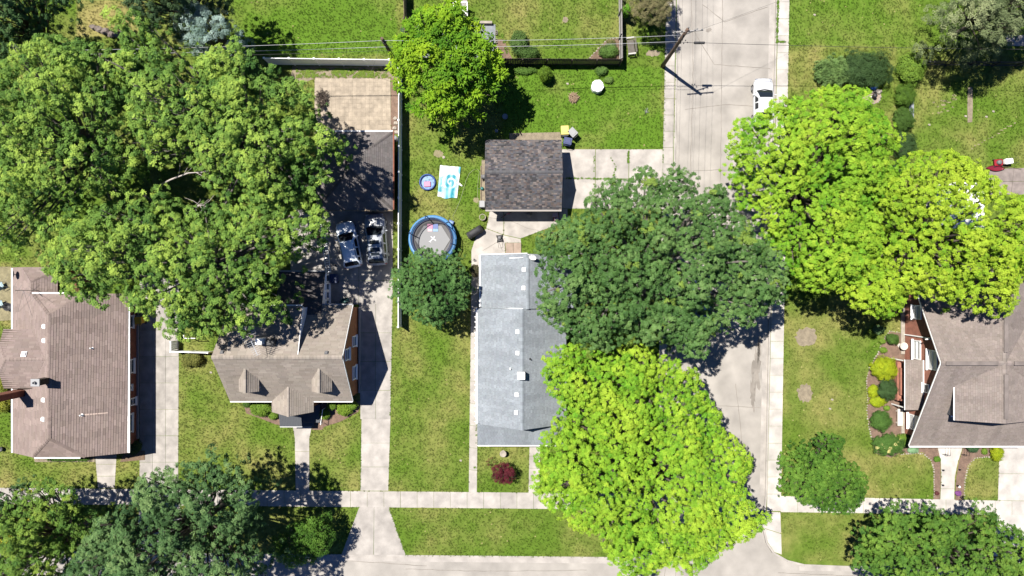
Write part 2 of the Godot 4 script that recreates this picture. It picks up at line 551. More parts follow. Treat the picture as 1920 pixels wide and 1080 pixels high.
	paving("driveway", "bright driveway at the right edge below the right house", [1874, 838, 1990, 838, 1990, 940, 1871, 938], 2, 2, "bright")
	paving("driveway", "bright driveway apron at the right edge under the big tree", [1870, 965, 1990, 967, 2000, 1066, 1860, 1064], 2, 2, "bright")
	paving("driveway", "pale driveway beside the white van at the right edge", [1835, 500, 1990, 500, 1990, 570, 1835, 570], 3, 1, "bright")
	paving("path", "narrow concrete path along the left of the pale grey roof", [884, 507, 898, 507, 894, 924, 879, 922], 1, 10, "slab")
	paving("path", "front path from the pale grey house to the sidewalk", [993, 832, 1013, 832, 1011, 924, 991, 924], 1, 4, "slab")
	var fp := paving("path", "front path of the grey gabled house, its lower half in shade", [549, 798, 585, 798, 580, 822, 553, 822], 1, 1, "slab")
	paving("", "", [553, 822, 580, 822, 580, 920, 554.5, 920], 1, 4, "slab", 0.02, 0.014, "slab", fp)
	paving("path", "front path of the brick house on the left", [178, 848, 219, 848, 215, 915, 184, 915], 1, 3, "slab")
	var ep := paving("path", "curved pale front path of the right house", [1757, 835, 1806, 835, 1796, 865, 1764, 865], 1, 1, "bright")
	paving("", "", [1764, 865, 1796, 865, 1790, 895, 1765, 895], 1, 1, "bright", 0.02, 0.014, "slab", ep)
	paving("", "", [1765, 895, 1790, 895, 1789, 938, 1763, 937], 1, 2, "bright", 0.02, 0.014, "slab", ep)
	paving("path", "strip of concrete at the top leading to the white steps", [864, -60, 876, -60, 876, 13, 864, 13], 1, 4, "drive")
	paving("path", "paved corner beyond the grey pine in the upper right", [1884, 66, 1990, 66, 1990, 88, 1890, 86], 2, 1, "drive")
	paving("patio", "tan square paver patio behind the brown hipped garage", [590, 147, 732, 147, 733, 250, 590, 250], 18, 13, "paver", 0.03, 0.004, "paver")
	paving("patio", "grey slab patio beside the cinder blocks at the top", [780, 47, 929, 46, 929, 108, 780, 108], 7, 3, "grey_slab", 0.02)
	paving("patio", "grey concrete patio at the right edge behind the red mower", [1856, 317, 1990, 313, 1990, 365, 1848, 365], 3, 2, "mauve_slab", 0.05)
	var pad := struct("patio", "beige concrete pad between the garage and the pale grey house")
	for a in [[919, 392, 944, 392, 944, 440, 912, 428], [945, 392, 1064, 392, 1064, 414, 1000, 438, 976, 447, 945, 440], [912, 429, 944, 441, 976, 448, 977, 455, 947, 455, 947, 480, 884, 506, 884, 470, 893, 441]]:
		sheet("slab", "", poly(a), -0.1, 0.02, M["slab%d" % (pad.get_child_count() % 3)], pad)
	for a in [[948, 455.6, 962, 455.6, 962, 480, 948, 480], [962.6, 455.6, 977, 455.6, 977, 480, 962.6, 480]]:
		sheet("step_board", "", poly(a), -0.1, 0.12, M.tan_slab, pad)
	crack(pad, [918, 408, 960, 415, 990, 428, 1010, 432], 0.03, 0.034, M.seal)
	crack(pad, [905, 470, 930, 455, 947, 447], 0.03, 0.034, M.seal)
	# beds and bare earth
	var up := 0.0
	for a in [["bed of brown soil between patio and white fence", [733, 147, 747, 140, 747, 252, 733, 252], M.mulch], ["weedy soil strip along the white fence above the paver patio", [548, 124, 738, 126, 745, 147, 590, 147, 560, 160, 545, 150], M.dirt],
			["curved mulch bed with shrubs in front of the right house", [1697, 660, 1690, 625, 1668, 622, 1655, 640, 1645, 665, 1630, 690, 1624, 715, 1628, 745, 1626, 770, 1630, 800, 1636, 825, 1640, 850, 1670, 858, 1697, 845], M.mulch],
			["mulch bed on the left of the curved pale path", [1690, 845, 1698, 838, 1757, 838, 1763, 860, 1764, 900, 1762, 937, 1750, 937, 1751, 880, 1745, 862, 1730, 848, 1712, 848, 1700, 852], M.mulch],
			["mulch bed on the right of the curved pale path", [1806, 838, 1878, 838, 1880, 855, 1850, 856, 1828, 858, 1814, 872, 1808, 900, 1806, 938, 1791, 938, 1792, 900, 1798, 866], M.mulch],
			["reddish mulch bed left of the grey front porch", [455, 752, 535, 752, 532, 800, 515, 795, 490, 785, 462, 775], M.mulch], ["reddish mulch bed right of the grey front porch", [585, 752, 676, 752, 672, 772, 640, 790, 608, 800, 604, 806, 585, 806], M.mulch],
			["pinkish gravel bed right of the cinder blocks", [931, 74, 945, 74, 955, 100, 962, 112, 932, 112], M.mulch], ["planted corner bed edged with stones by the dark fence", [1102, 112, 1138, 74, 1163, 72, 1166, 113], M.soil],
			["narrow bare strip of earth in the right lawn", [1814.5, 164, 1823, 163, 1823.5, 200, 1822.5, 229, 1814, 230, 1813.5, 195], M.dirt], ["half round paved corner with garden ornaments", [1606, 196, 1616, 184, 1632, 176, 1650, 168, 1652, 182, 1646, 192, 1632, 198, 1615, 199], M.tan_slab],
			["pale sandy patch with chairs at the left edge", [-40, 500, 22, 500, 28, 560, 22, 600, -40, 605], M.sand], ["bare soil behind the dark shingled garage", [955, 250, 1050, 248, 1055, 266, 955, 266], M.dirt],
			["bed of soil along the foot of the brick house front", [60, 848, 180, 848, 178, 866, 66, 866], M.dirt], ["bed of bark beside the left driveway corner", [236, 845, 272, 845, 272, 862, 225, 866], M.soil],
			["pebble strip under the garage wall beside the hose", [903, 300, 912, 300, 912, 392, 903, 392], M.dirt]]:
		up += 0.003
		sheet("flower_bed" if a[2] != M.sand else "sand_patch", a[0], poly(a[1]), -0.05, 0.008 + up, a[2])
	for a in [["larger round bare patch in the right front lawn", 1512, 632, 20, 18], ["smaller round bare patch in the right front lawn", 1509, 737, 14, 17], ["dry bare patch in the lawn above the blue pool", 822, 288, 9, 7], ["star shaped bare spot in the top lawn", 1060, 37, 5, 6], ["worn earth where a tree once stood by the pole", 1225, 100, 14, 6], ["worn patch beside the splash mat and the garage", 893, 375, 6, 5]]:
		sheet("bare_patch", a[0], wobbly(a[1], a[2], a[3], a[4], 0.16), 0.004, 0.006, M.sand if a[1] < 1000 else M.dirt)
	# stepping marks worn in the right lawn
	var trail := struct("worn_trail", "faint trail of dry grass across the right lawn")
	for i in 14:
		sheet("bare_spot", "", wobbly(1822 + i * 6.2 + rng.randf_range(-1, 1), 278 - i * 3.6 + rng.randf_range(-1.5, 1.5), rng.randf_range(1.5, 3.5), rng.randf_range(0.8, 1.6), 0.3, 10), 0.004, 0.006, M.sand, trail, false)
	for i in 16:
		sheet("bare_spot", "", wobbly(1770 + rng.randf_range(-22, 22), 190 + rng.randf_range(-20, 25), rng.randf_range(1.5, 5), rng.randf_range(1, 2.5), 0.4, 12), 0.004, 0.006, M.sand, trail, false)

func make_grass():
	var st := MB.new()
	for k in 5:
		var a := TAU * k / 5.0 + 0.3
		var d := Vector3(cos(a), 0, sin(a))
		var s := Vector3(-d.z, 0, d.x) * 0.014
		var base := d * 0.012
		var mid := d * 0.035 + Vector3.UP * 0.045
		var tip := d * 0.085 + Vector3.UP * 0.06
		st.quad(base - s, base + s, mid + s, mid - s)
		st.tri(mid - s, mid + s, tip)
	var mesh := st.mesh()
	var where := []
	var tints := PackedColorArray()
	var r := RandomNumberGenerator.new()
	r.seed = 77
	while where.size() < 120000:
		var px := r.randf_range(-20, 1940)
		var py := r.randf_range(-20, 1100)
		if py > 1034 + px * 0.0102 and px < 1240: continue
		if px > 1255 - 0.02 * py and px < 1478 - 0.02 * py: continue
		if px > 1240 and px < 1500 and py > 1000: continue
		if px >= 1500 and py > 1052: continue
		var p := spot(px, py)
		if is_hard(Vector2(p.x, p.z)): continue
		var s := r.randf_range(0.7, 1.35)
		where.append(Transform3D(Basis(Vector3.UP, r.randf() * TAU).scaled(Vector3(s, s * r.randf_range(0.6, 1.2), s)), p))
		tints.append(lawn_colour(p.x, p.z) * r.randf_range(0.75, 1.15) if r.randf() > 0.006 else Color(0.40, 0.36, 0.16))
	var o := copies("grass", mesh, M.grass, where, tints)
	tag(o, "short mown grass of all the lawns", "", "", "stuff")
	# weeds in the joints, along kerbs and in the soil strip
	where = []
	tints = PackedColorArray()
	for a in [[1268, 100, 1264, 260, 30, 0.10], [1459, -10, 1456, 80, 90, 0.22], [1456, 78, 1479, 79, 25, 0.2], [1114, 290, 1114, 385, 30, 0.16], [1178, 282, 1178, 305, 30, 0.2], [1060, 334, 1170, 336, 70, 0.2], [1144, 294, 1155, 312, 14, 0.12], [1155, 312, 1150, 330, 14, 0.2], [1243, 285, 1243, 390, 30, 0.14],
			[879, 480, 877, 700, 40, 0.15], [889, 876, 893, 877, 8, 0.14], [894, 700, 893, 830, 40, 0.15], [700, 395, 736, 480, 5, 0.3], [1249, 10, 1245, 270, 70, 0.12], [1481, 0, 1466, 600, 160, 0.13], [736, 580, 732, 780, 90, 0.14], [676, 800, 676, 915, 60, 0.13], [730, 955, 760, 1040, 50, 0.13], [940, 62, 950, 100, 14, 0.3]]:
		for i in a[4]:
			var t := r.randf()
			var p := spot(lerpf(a[0], a[2], t) + r.randf_range(-1, 1), lerpf(a[1], a[3], t) + r.randf_range(-1, 1), 0.015)
			var s: float = a[5] * r.randf_range(4, 9)
			where.append(Transform3D(Basis(Vector3.UP, r.randf() * TAU).scaled(Vector3(s, s * 0.7, s)), p))
			tints.append(Color(0.07, 0.13, 0.015) * r.randf_range(0.8, 1.6))
	for i in 900:
		var p := spot(r.randf_range(556, 736), 138 + r.randf_range(-9, 8), 0.015)
		if absf(sin(p.x * 1.7) + sin(p.x * 0.6 + p.z * 3.0)) < 0.45 and r.randf() < 0.8: continue
		var s := r.randf_range(0.7, 2.0)
		where.append(Transform3D(Basis(Vector3.UP, r.randf() * TAU).scaled(Vector3(s, s * 0.8, s)), p))
		tints.append(Color(0.11, 0.20, 0.03).lerp(Color(0.22, 0.22, 0.04), r.randf() * 0.5))
	tag(copies("weeds", mesh, M.grass, where, tints), "weeds in the paving joints, along kerbs and in bare soil", "", "", "stuff")

# ---------------------------------------------------------------- trees and shrubs
func clump(kind: String) -> ArrayMesh:
	# one spray of leaves within a unit radius, seen mostly from above
	if clumps.has(kind): return clumps[kind]
	var r := RandomNumberGenerator.new()
	r.seed = kind.hash()
	var mb := MB.new()
	if kind.begins_with("star"):
		for i in 11:
			var a := TAU * i / 11.0 + r.randf_range(-0.2, 0.2)
			var lift := r.randf_range(0.0, 0.35) if i % 4 else r.randf_range(0.5, 0.9)
			var d := Vector3(cos(a) * cos(lift), sin(lift), sin(a) * cos(lift))
			var s := d.cross(Vector3.UP).normalized() * 0.15
			var up := s.cross(d).normalized() * 0.07
			var l := r.randf_range(0.75, 1.1)
			var b := d * 0.08
			var m := d * l * 0.55 + Vector3.UP * 0.05
			var t := d * l - Vector3.UP * 0.10
			mb.tri(b, m + s, m + up * 2); mb.tri(b, m + up * 2, m - s)
			mb.tri(m + s, t, m + up * 2); mb.tri(m + up * 2, t, m - s)
		clumps[kind] = mb.mesh()
		return clumps[kind]
	if kind.begins_with("needle"):
		for i in 34:
			var d := Vector3(r.randfn(0, 1), absf(r.randfn(0, 0.9)), r.randfn(0, 1)).normalized()
			var s := d.cross(Vector3(r.randf(), r.randf(), r.randf() - 0.5)).normalized() * 0.085
			var l := r.randf_range(0.7, 1.1)
			var b := d * 0.2
			mb.tri(b - s, b + s, d * l)
			mb.tri(b + s.cross(d) , b - s.cross(d), d * l * 0.95)
		clumps[kind] = mb.mesh()
		return clumps[kind]
	var n := 22
	var size := 0.42
	if kind.begins_with("fine"):
		n = 34; size = 0.30
	elif kind.begins_with("round"):
		n = 18; size = 0.56
	for i in n:
		var a := r.randf() * TAU
		var y := r.randf_range(-0.15, 1.0)
		var k := sqrt(maxf(0.0, 1.0 - y * y))
		var out := Vector3(cos(a) * k, y * 0.75, sin(a) * k)
		var p := out * r.randf_range(0.45, 1.0)
		var nrm := (out * 0.55 + Vector3.UP * 1.1 + Vector3(r.randfn(0, 0.32), 0, r.randfn(0, 0.32))).normalized()
		var dir := (Vector3(cos(a), -0.3, sin(a)) + Vector3(r.randfn(0, 0.6), 0, r.randfn(0, 0.6)))
		dir = (dir - nrm * dir.dot(nrm)).normalized()
		var side := nrm.cross(dir) * size * 0.5
		var l := dir * size * r.randf_range(0.8, 1.2)
		var dip := nrm * size * 0.12
		if kind.begins_with("round"):
			mb.tri(p - l * 0.5, p + side * 0.9 - l * 0.1 - dip, p + l * 0.5)
			mb.tri(p - l * 0.5, p + l * 0.5, p - side * 0.9 - l * 0.1 - dip)
		else:
			# a lobed blade: two side points and a tip
			mb.tri(p - l * 0.5, p + side + l * 0.12 - dip, p + l * 0.6)
			mb.tri(p - l * 0.5, p + l * 0.6, p - side + l * 0.12 - dip)
	clumps[kind] = mb.mesh()
	return clumps[kind]

func edge_distance(p: Vector2, pg: PackedVector2Array) -> float:
	var best := 1e9
	for i in pg.size():
		best = minf(best, p.distance_to(Geometry2D.get_closest_point_to_segment(p, pg[i], pg[(i + 1) % pg.size()])))
	return best

# t: called, label, category, group, outline, wide (height of the outline), top, low, lobe, leaf, dense, kind, colours [sunny, plain, deep], gloss, seed, holes
func tree(t: Dictionary) -> Node3D:
	var r := RandomNumberGenerator.new()
	r.seed = t.get("seed", 1)
	var wide: float = t.wide
	var top: float = t.top
	var low: float = t.low
	var lobe: float = t.lobe
	var leaf: float = t.leaf
	var pg := poly(t.outline, wide)
	var lo := pg[0]; var hi := pg[0]
	var mid := Vector2()
	var area := 0.0
	for i in pg.size():
		lo = lo.min(pg[i]); hi = hi.max(pg[i])
		var q := pg[(i + 1) % pg.size()]
		area += pg[i].cross(q) * 0.5
		mid += (pg[i] + q) * pg[i].cross(q) / 6.0
	mid /= area
	area = absf(area)
	if t.has("stem"):
		var sp := spot(t.stem[0], t.stem[1])
		mid = Vector2(sp.x, sp.z)
	var holes := []
	for h in t.get("holes", []):
		var hp := spot(h[0], h[1], wide)
		holes.append([Vector2(hp.x, hp.z), h[2] * 0.045])
	var reach := sqrt(area / PI) * 0.85
	var base := Vector3(mid.x, 0, mid.y)
	var o := thing(t.called, t.label, t.get("category", "tree"), base, 0.0, t.get("group", ""))
	# sprays of leaves sit on boughs: a slow swell sets the height of each bough, and hollows between boughs stay open
	var lobes := []
	var cells := {}
	var open: float = t.get("open", 1.05)
	var swell := FastNoiseLite.new()
	swell.seed = int(t.get("seed", 1)) * 7
	swell.frequency = t.get("bfreq", 0.26)
	swell.fractal_octaves = 3
	var bough: float = t.get("bough", 1.5)
	var hollow: float = t.get("hollow", -0.28)
	var target := int(area / (lobe * lobe * 1.15 * open * open))
	var tries := 0
	var gap := lobe * open
	while lobes.size() < target and tries < target * 14:
		tries += 1
		var p := Vector2(r.randf_range(lo.x, hi.x), r.randf_range(lo.y, hi.y))
		if not Geometry2D.is_point_in_polygon(p, pg): continue
		var bn := swell.get_noise_2d(p.x, p.y) * 1.6
		if bn < hollow and r.randf() < 0.85: continue
		var cx := int(floor(p.x / gap)); var cy := int(floor(p.y / gap))
		var clear := true
		for i in range(cx - 1, cx + 2):
			for j in range(cy - 1, cy + 2):
				for q in cells.get(Vector2i(i, j), []):
					if p.distance_to(q) < gap * (0.85 if tries > target * 7 else 1.0): clear = false
		if not clear: continue
		var d := edge_distance(p, pg)
		var rr := lobe * r.randf_range(0.75, 1.3)
		if d < rr * 0.7:
			if d < lobe * 0.35: continue
			rr = d / 0.7
		for h in holes:
			if p.distance_to(h[0]) < h[1] + rr * 0.6: clear = false
		if not clear: continue
		if not cells.has(Vector2i(cx, cy)): cells[Vector2i(cx, cy)] = []
		cells[Vector2i(cx, cy)].append(p)
		var k := clampf(d / reach, 0.0, 1.0)
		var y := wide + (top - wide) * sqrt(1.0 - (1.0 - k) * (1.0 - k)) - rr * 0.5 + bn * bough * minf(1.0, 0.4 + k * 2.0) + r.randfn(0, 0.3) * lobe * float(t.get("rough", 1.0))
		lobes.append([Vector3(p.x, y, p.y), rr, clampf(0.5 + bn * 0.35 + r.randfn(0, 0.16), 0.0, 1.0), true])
	# inner foliage below the boughs, which closes the crown from the side and darkens it within
	var upper := lobes.size()
	for i in int(area * 0.55 * float(t.get("under", 1.0)) / maxf(0.3, lobe)):
		var src: Array = lobes[r.randi() % upper]
		var p: Vector3 = src[0]
		var y := lerpf(low + 0.3, p.y - 1.0 - lobe, pow(r.randf(), 0.6))
		if y > p.y - 0.8 or y < low: continue
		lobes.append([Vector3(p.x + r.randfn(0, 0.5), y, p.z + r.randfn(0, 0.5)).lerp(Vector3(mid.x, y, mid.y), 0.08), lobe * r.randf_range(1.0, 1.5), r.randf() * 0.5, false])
	var cols: Array = t.colours
	var where := []
	var tints := PackedColorArray()
	var hue := FastNoiseLite.new()
	hue.seed = t.get("seed", 1)
	hue.frequency = 0.18
	for l in lobes:
		var rr: float = l[1]
		var n := int(t.dense * TAU * rr * rr / (leaf * leaf * 2.0) * (1.0 if l[3] else 0.4)) + 1
		var squash := r.randf_range(0.6, 0.85) * float(t.get("squash", 1.0))
		for i in n:
			var a := r.randf() * TAU
			var y := r.randf_range(-0.55 if l[3] else -0.5, 1.0)
			var k := sqrt(1.0 - y * y)
			var out := Vector3(cos(a) * k, y, sin(a) * k)
			var p: Vector3 = l[0] + Vector3(out.x, out.y * squash, out.z) * rr * r.randf_range(0.72, 1.06)
			if p.y < low: p.y = low + r.randf() * 0.4
			var up := (out + Vector3.UP * 1.1 + Vector3(r.randfn(0, 0.25), 0, r.randfn(0, 0.25))).normalized()
			var x := up.cross(Vector3(cos(a * 7.0), 0.1, sin(a * 7.0))).normalized()
			var s := leaf * r.randf_range(0.75, 1.3)
			where.append(Transform3D(Basis(x, up, x.cross(up)) * s, p - base))
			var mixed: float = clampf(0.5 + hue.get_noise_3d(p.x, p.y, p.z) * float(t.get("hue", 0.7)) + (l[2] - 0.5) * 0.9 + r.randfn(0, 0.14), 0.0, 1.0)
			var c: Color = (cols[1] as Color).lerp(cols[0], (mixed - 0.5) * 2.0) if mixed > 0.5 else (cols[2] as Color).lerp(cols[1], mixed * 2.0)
			if t.has("fleck") and hue.get_noise_2d(p.x * 2.0, p.z * 2.0 + 50.0) > 0.47: c = c.lerp(t.fleck, 0.7)
			tints.append(c * r.randf_range(0.85, 1.15))
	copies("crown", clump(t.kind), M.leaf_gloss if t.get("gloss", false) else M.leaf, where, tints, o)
	# trunk and boughs
	var mb := MB.new(true)
	var fork := Vector3(0, lerpf(low, top, 0.22), 0)
	var girth: float = clampf(sqrt(area) * 0.028, 0.05, 0.45)
	mb.tube([Vector3(0, -0.15, 0), Vector3(0, 0.3, 0), fork * 0.6, fork], [girth * 1.5, girth * 1.05, girth * 0.9, girth * 0.75], 10)
	var boughs := mini(upper, 60)
	for i in boughs:
		var l: Array = lobes[int(float(i) * upper / boughs)]
		var e: Vector3 = l[0] - base
		var m := fork.lerp(e, 0.5) + Vector3(r.randfn(0, 0.2), -0.08 * e.length() + r.randf() * 0.3, r.randfn(0, 0.2))
		mb.tube([fork * r.randf_range(0.7, 1.0), m, e, e + (e - m).normalized() * l[1] * 0.6], [girth * 0.5, girth * 0.28, girth * 0.13, 0.012], 6)
		for k in 2:
			var e2: Vector3 = e + Vector3(r.randfn(0, 0.6), r.randf_range(-0.1, 0.75), r.randfn(0, 0.6)) * l[1]
			mb.tube([m.lerp(e, 0.4), e2], [girth * 0.12, 0.01], 5)
	obj("trunk", mb, M.bark_pale if t.get("pale", false) else M.bark, o)
	return o

func shrub(label: String, category: String, px: float, py: float, rx: float, ry: float, high: float, kind: String, cols: Array, leaf := 0.16, group := "", boxy := 0.0, called := "shrub", turn := 0.0) -> Node3D:
	# a mound of leaves on short stems; px, py is its middle at half its height
	var r := RandomNumberGenerator.new()
	r.seed = int(px * 31 + py * 7)
	var at := spot(px, py, high * 0.5)
	at.y = 0.0
	var o := thing(called, label, category, at, turn, group)
	var a := rx * 0.05
	var b := ry * 0.05
	var n := int(1.15 * TAU * (a * b + (a + b) * 0.5 * high) / (leaf * leaf * 2.4)) + 8
	var where := []
	var tints := PackedColorArray()
	for layer in 2:
		for i in n:
			var u := r.randf() * TAU
			var y := r.randf_range(-0.75, 1.0) if layer == 0 else r.randf_range(-0.8, 0.8)
			if i % 3 > 0: y = sqrt(1.0 - r.randf() * 0.97)
			var k := sqrt(1.0 - y * y)
			var d := Vector3(cos(u) * k, y, sin(u) * k)
			if boxy > 0.0:
				var m := maxf(absf(d.x), maxf(absf(d.y), absf(d.z)))
				d = d.lerp(d / m, boxy)
			var bump := (1.0 + 0.10 * sin(u * 5.0 + y * 4.0 + px) + 0.08 * sin(u * 9.0 - y * 7.0 + py)) * r.randf_range(0.86, 1.04)
			var s := leaf * r.randf_range(0.75, 1.25)
			var p := Vector3(d.x * (a - leaf * 0.5), high * 0.5 + d.y * (high * 0.5 - leaf * 0.4) * (bump * 1.1 - 0.1), d.z * (b - leaf * 0.5)) * Vector3(bump, 1, bump)
			if layer == 1: p = Vector3(p.x * 0.78, p.y * 0.86, p.z * 0.78)
			p.y = maxf(p.y, 0.06)
			var up := (d + Vector3.UP * 0.7 + Vector3(r.randfn(0, 0.3), 0, r.randfn(0, 0.3))).normalized()
			var x := up.cross(Vector3(cos(u * 3), 0.2, sin(u * 3))).normalized()
			where.append(Transform3D(Basis(x, up, x.cross(up)) * s, p))
			var c: Color = (cols[0] as Color).lerp(cols[1], r.randf())
			if cols.size() > 2 and layer == 0 and r.randf() < 0.05: c = cols[2]
			tints.append(c * r.randf_range(0.8, 1.2))
	copies("foliage", clump(kind), M.leaf, where, tints, o)
	var mb := MB.new()
	for i in 4:
		var e := Vector3(r.randfn(0, 0.3) * a, high * 0.6, r.randfn(0, 0.3) * b)
		mb.tube([Vector3(e.x * 0.2, -0.05, e.z * 0.2), e], [0.03, 0.012], 5)
	obj("stem", mb, M.bark, o)
	return o

func make_trees():
	var lime := [Color(0.285, 0.41, 0.035), Color(0.195, 0.345, 0.026), Color(0.10, 0.25, 0.018)]
	var lime_warm := [Color(0.315, 0.42, 0.035), Color(0.235, 0.36, 0.026), Color(0.13, 0.27, 0.018)]
	var deep := [Color(0.12, 0.205, 0.06), Color(0.07, 0.145, 0.038), Color(0.036, 0.088, 0.022)]
	var silver := [Color(0.275, 0.385, 0.065), Color(0.135, 0.24, 0.044), Color(0.042, 0.105, 0.023)]
	var bluish := [Color(0.155, 0.24, 0.085), Color(0.080, 0.155, 0.052), Color(0.032, 0.075, 0.026)]
	var fresh := [Color(0.115, 0.215, 0.030), Color(0.068, 0.150, 0.020), Color(0.030, 0.085, 0.013)]
	var g := "broad crowned lime green trees along the side street"
	tree({called = "maple_tree", label = "lime green maple covering the lower street corner", group = g, seed = 21, hue = 0.35, kind = "round", colours = lime, wide = 6.0, top = 10.5, low = 2.6, stem = [1185, 845], lobe = 0.5, leaf = 0.2, dense = 0.62, rough = 1.6, open = 1.05, bough = 1.0, bfreq = 0.22, hollow = -0.42, under = 0.7, squash = 1.2,
		outline = [1020, 660, 1045, 645, 1080, 648, 1130, 655, 1190, 640, 1238, 662, 1292, 684, 1330, 745, 1342, 790, 1375, 815, 1398, 850, 1392, 905, 1408, 945, 1436, 958, 1432, 975, 1400, 995, 1380, 1005, 1340, 1025, 1330, 1045, 1300, 1072, 1265, 1062, 1240, 1048, 1200, 1072, 1190, 1100, 1160, 1100, 1155, 1050, 1120, 1010, 1085, 985, 1050, 965, 1018, 940, 996, 905, 1005, 850, 1015, 810, 1050, 775, 1030, 740, 1018, 700], holes = [[1010, 795, 16], [1190, 895, 8], [1300, 770, 8]]})
	tree({called = "maple_tree", label = "lime green maple above the white parked car on the street", group = g, seed = 22, hue = 0.35, kind = "round", colours = lime, wide = 7.0, top = 11.5, low = 3.0, lobe = 0.5, leaf = 0.2, dense = 0.62, rough = 1.6, open = 1.05, bough = 1.0, bfreq = 0.22, hollow = -0.42, under = 0.7, squash = 1.2,
		outline = [1355, 262, 1375, 232, 1410, 222, 1440, 195, 1480, 192, 1500, 180, 1545, 172, 1590, 168, 1622, 180, 1612, 200, 1638, 218, 1655, 240, 1674, 268, 1656, 300, 1658, 350, 1620, 400, 1640, 470, 1600, 540, 1555, 545, 1500, 548, 1470, 520, 1440, 470, 1405, 420, 1368, 380, 1355, 320], holes = [[1490, 310, 7]]})
	tree({called = "maple_tree", label = "yellowish lime maple above the white van and the right house roof", group = g, seed = 23, hue = 0.35, kind = "round", colours = lime_warm, wide = 7.5, top = 12.0, low = 3.5, lobe = 0.5, leaf = 0.2, dense = 0.62, rough = 1.6, open = 1.05, bough = 1.0, bfreq = 0.22, hollow = -0.42, under = 0.7, squash = 1.2,
		outline = [1655, 316, 1690, 294, 1735, 283, 1785, 296, 1815, 322, 1845, 348, 1885, 362, 1960, 395, 1975, 490, 1905, 512, 1870, 540, 1890, 570, 1850, 595, 1800, 580, 1760, 565, 1725, 560, 1680, 560, 1668, 592, 1630, 595, 1590, 580, 1560, 545, 1605, 505, 1630, 440, 1615, 380, 1640, 330], holes = [[1760, 390, 10], [1800, 400, 15], [1830, 385, 8], [1745, 420, 9], [1720, 455, 8]]})
	tree({called = "oak_tree", label = "dark green broad tree in the middle over the street", seed = 24, kind = "round", colours = deep, gloss = true, wide = 8.0, top = 13.0, low = 3.5, fleck = Color(0.18, 0.26, 0.04), pale = true, lobe = 0.5, leaf = 0.185, dense = 0.62, rough = 2.0, open = 1.08, bough = 1.7, bfreq = 0.3, hollow = -0.3, squash = 1.25, hue = 0.5,
		outline = [1008, 440, 1050, 412, 1092, 398, 1108, 355, 1150, 335, 1178, 348, 1186, 320, 1212, 318, 1226, 350, 1252, 315, 1285, 325, 1305, 340, 1300, 360, 1345, 352, 1365, 380, 1372, 405, 1420, 440, 1456, 500, 1462, 560, 1425, 590, 1400, 615, 1350, 605, 1322, 640, 1312, 670, 1265, 665, 1240, 640, 1150, 650, 1110, 658, 1062, 640, 1030, 602, 1000, 582, 1012, 540, 1000, 480], holes = [[1190, 370, 7], [1300, 420, 9], [1255, 430, 9], [1275, 455, 7], [1340, 440, 8], [1310, 550, 12]]})
	tree({called = "maple_tree", label = "small round dark green tree beside the trampoline", seed = 25, kind = "round", colours = [Color(0.105, 0.20, 0.06), Color(0.068, 0.15, 0.04), Color(0.04, 0.10, 0.026)], wide = 3.6, top = 6.6, low = 1.6, lobe = 0.4, leaf = 0.16, dense = 0.62, rough = 1.8, open = 1.06, bough = 0.7, bfreq = 0.4, hollow = -0.45, squash = 1.35,
		outline = [745, 500, 770, 478, 800, 466, 840, 474, 868, 498, 884, 530, 880, 570, 852, 600, 815, 612, 780, 596, 752, 572, 738, 535]})
	tree({called = "conifer_tree", label = "bright green tree with star shaped sprays beside the utility pole", seed = 26, kind = "star", colours = [Color(0.245, 0.375, 0.02), Color(0.145, 0.285, 0.018), Color(0.06, 0.16, 0.014)], wide = 4.5, top = 9.5, low = 1.8, lobe = 0.62, leaf = 0.5, dense = 1.3, rough = 1.2, open = 1.1, bough = 1.2, bfreq = 0.33, hollow = -0.45,
		outline = [748, 165, 736, 140, 742, 108, 765, 80, 772, 55, 792, 36, 815, 32, 840, 30, 872, 34, 903, 55, 912, 90, 935, 112, 952, 145, 930, 168, 932, 190, 898, 205, 885, 235, 850, 238, 830, 242, 806, 228, 785, 232, 768, 205, 755, 190]})
	var ls := "large spreading trees over the left lots"
	tree({called = "silver_maple_tree", label = "spreading green tree crown at the left edge above the sandy patch", group = ls, seed = 31, kind = "round", colours = silver, wide = 9.0, top = 14.0, low = 4.0, pale = true, lobe = 0.55, leaf = 0.215, dense = 0.62, rough = 2.0, open = 1.08, bough = 1.9, bfreq = 0.3, hollow = -0.26, squash = 1.25, under = 0.8, hue = 0.5,
		outline = [-45, 190, 0, 165, 35, 140, 62, 108, 100, 92, 130, 70, 150, 88, 190, 85, 232, 108, 240, 150, 270, 190, 290, 230, 285, 300, 270, 350, 200, 390, 165, 430, 100, 475, 60, 498, 30, 470, 25, 400, -45, 390], holes = [[205, 240, 13], [190, 330, 9]]})
	tree({called = "silver_maple_tree", label = "spreading green tree crown beside the paver patio and blue spruce", group = ls, seed = 32, kind = "round", colours = silver, wide = 9.0, top = 14.0, low = 4.0, pale = true, lobe = 0.55, leaf = 0.215, dense = 0.62, rough = 2.0, open = 1.08, bough = 1.9, bfreq = 0.3, hollow = -0.26, squash = 1.25, under = 0.8, hue = 0.5,
		outline = [238, 62, 268, 25, 290, 42, 310, 75, 330, 100, 360, 128, 420, 122, 455, 80, 475, 105, 510, 125, 560, 150, 590, 175, 602, 200, 590, 235, 640, 258, 655, 290, 622, 325, 640, 340, 600, 370, 560, 400, 500, 400, 430, 390, 400, 330, 360, 310, 320, 330, 290, 300, 262, 210, 240, 150], holes = [[352, 326, 16], [300, 105, 9], [375, 150, 10], [270, 275, 10], [395, 285, 9]]})
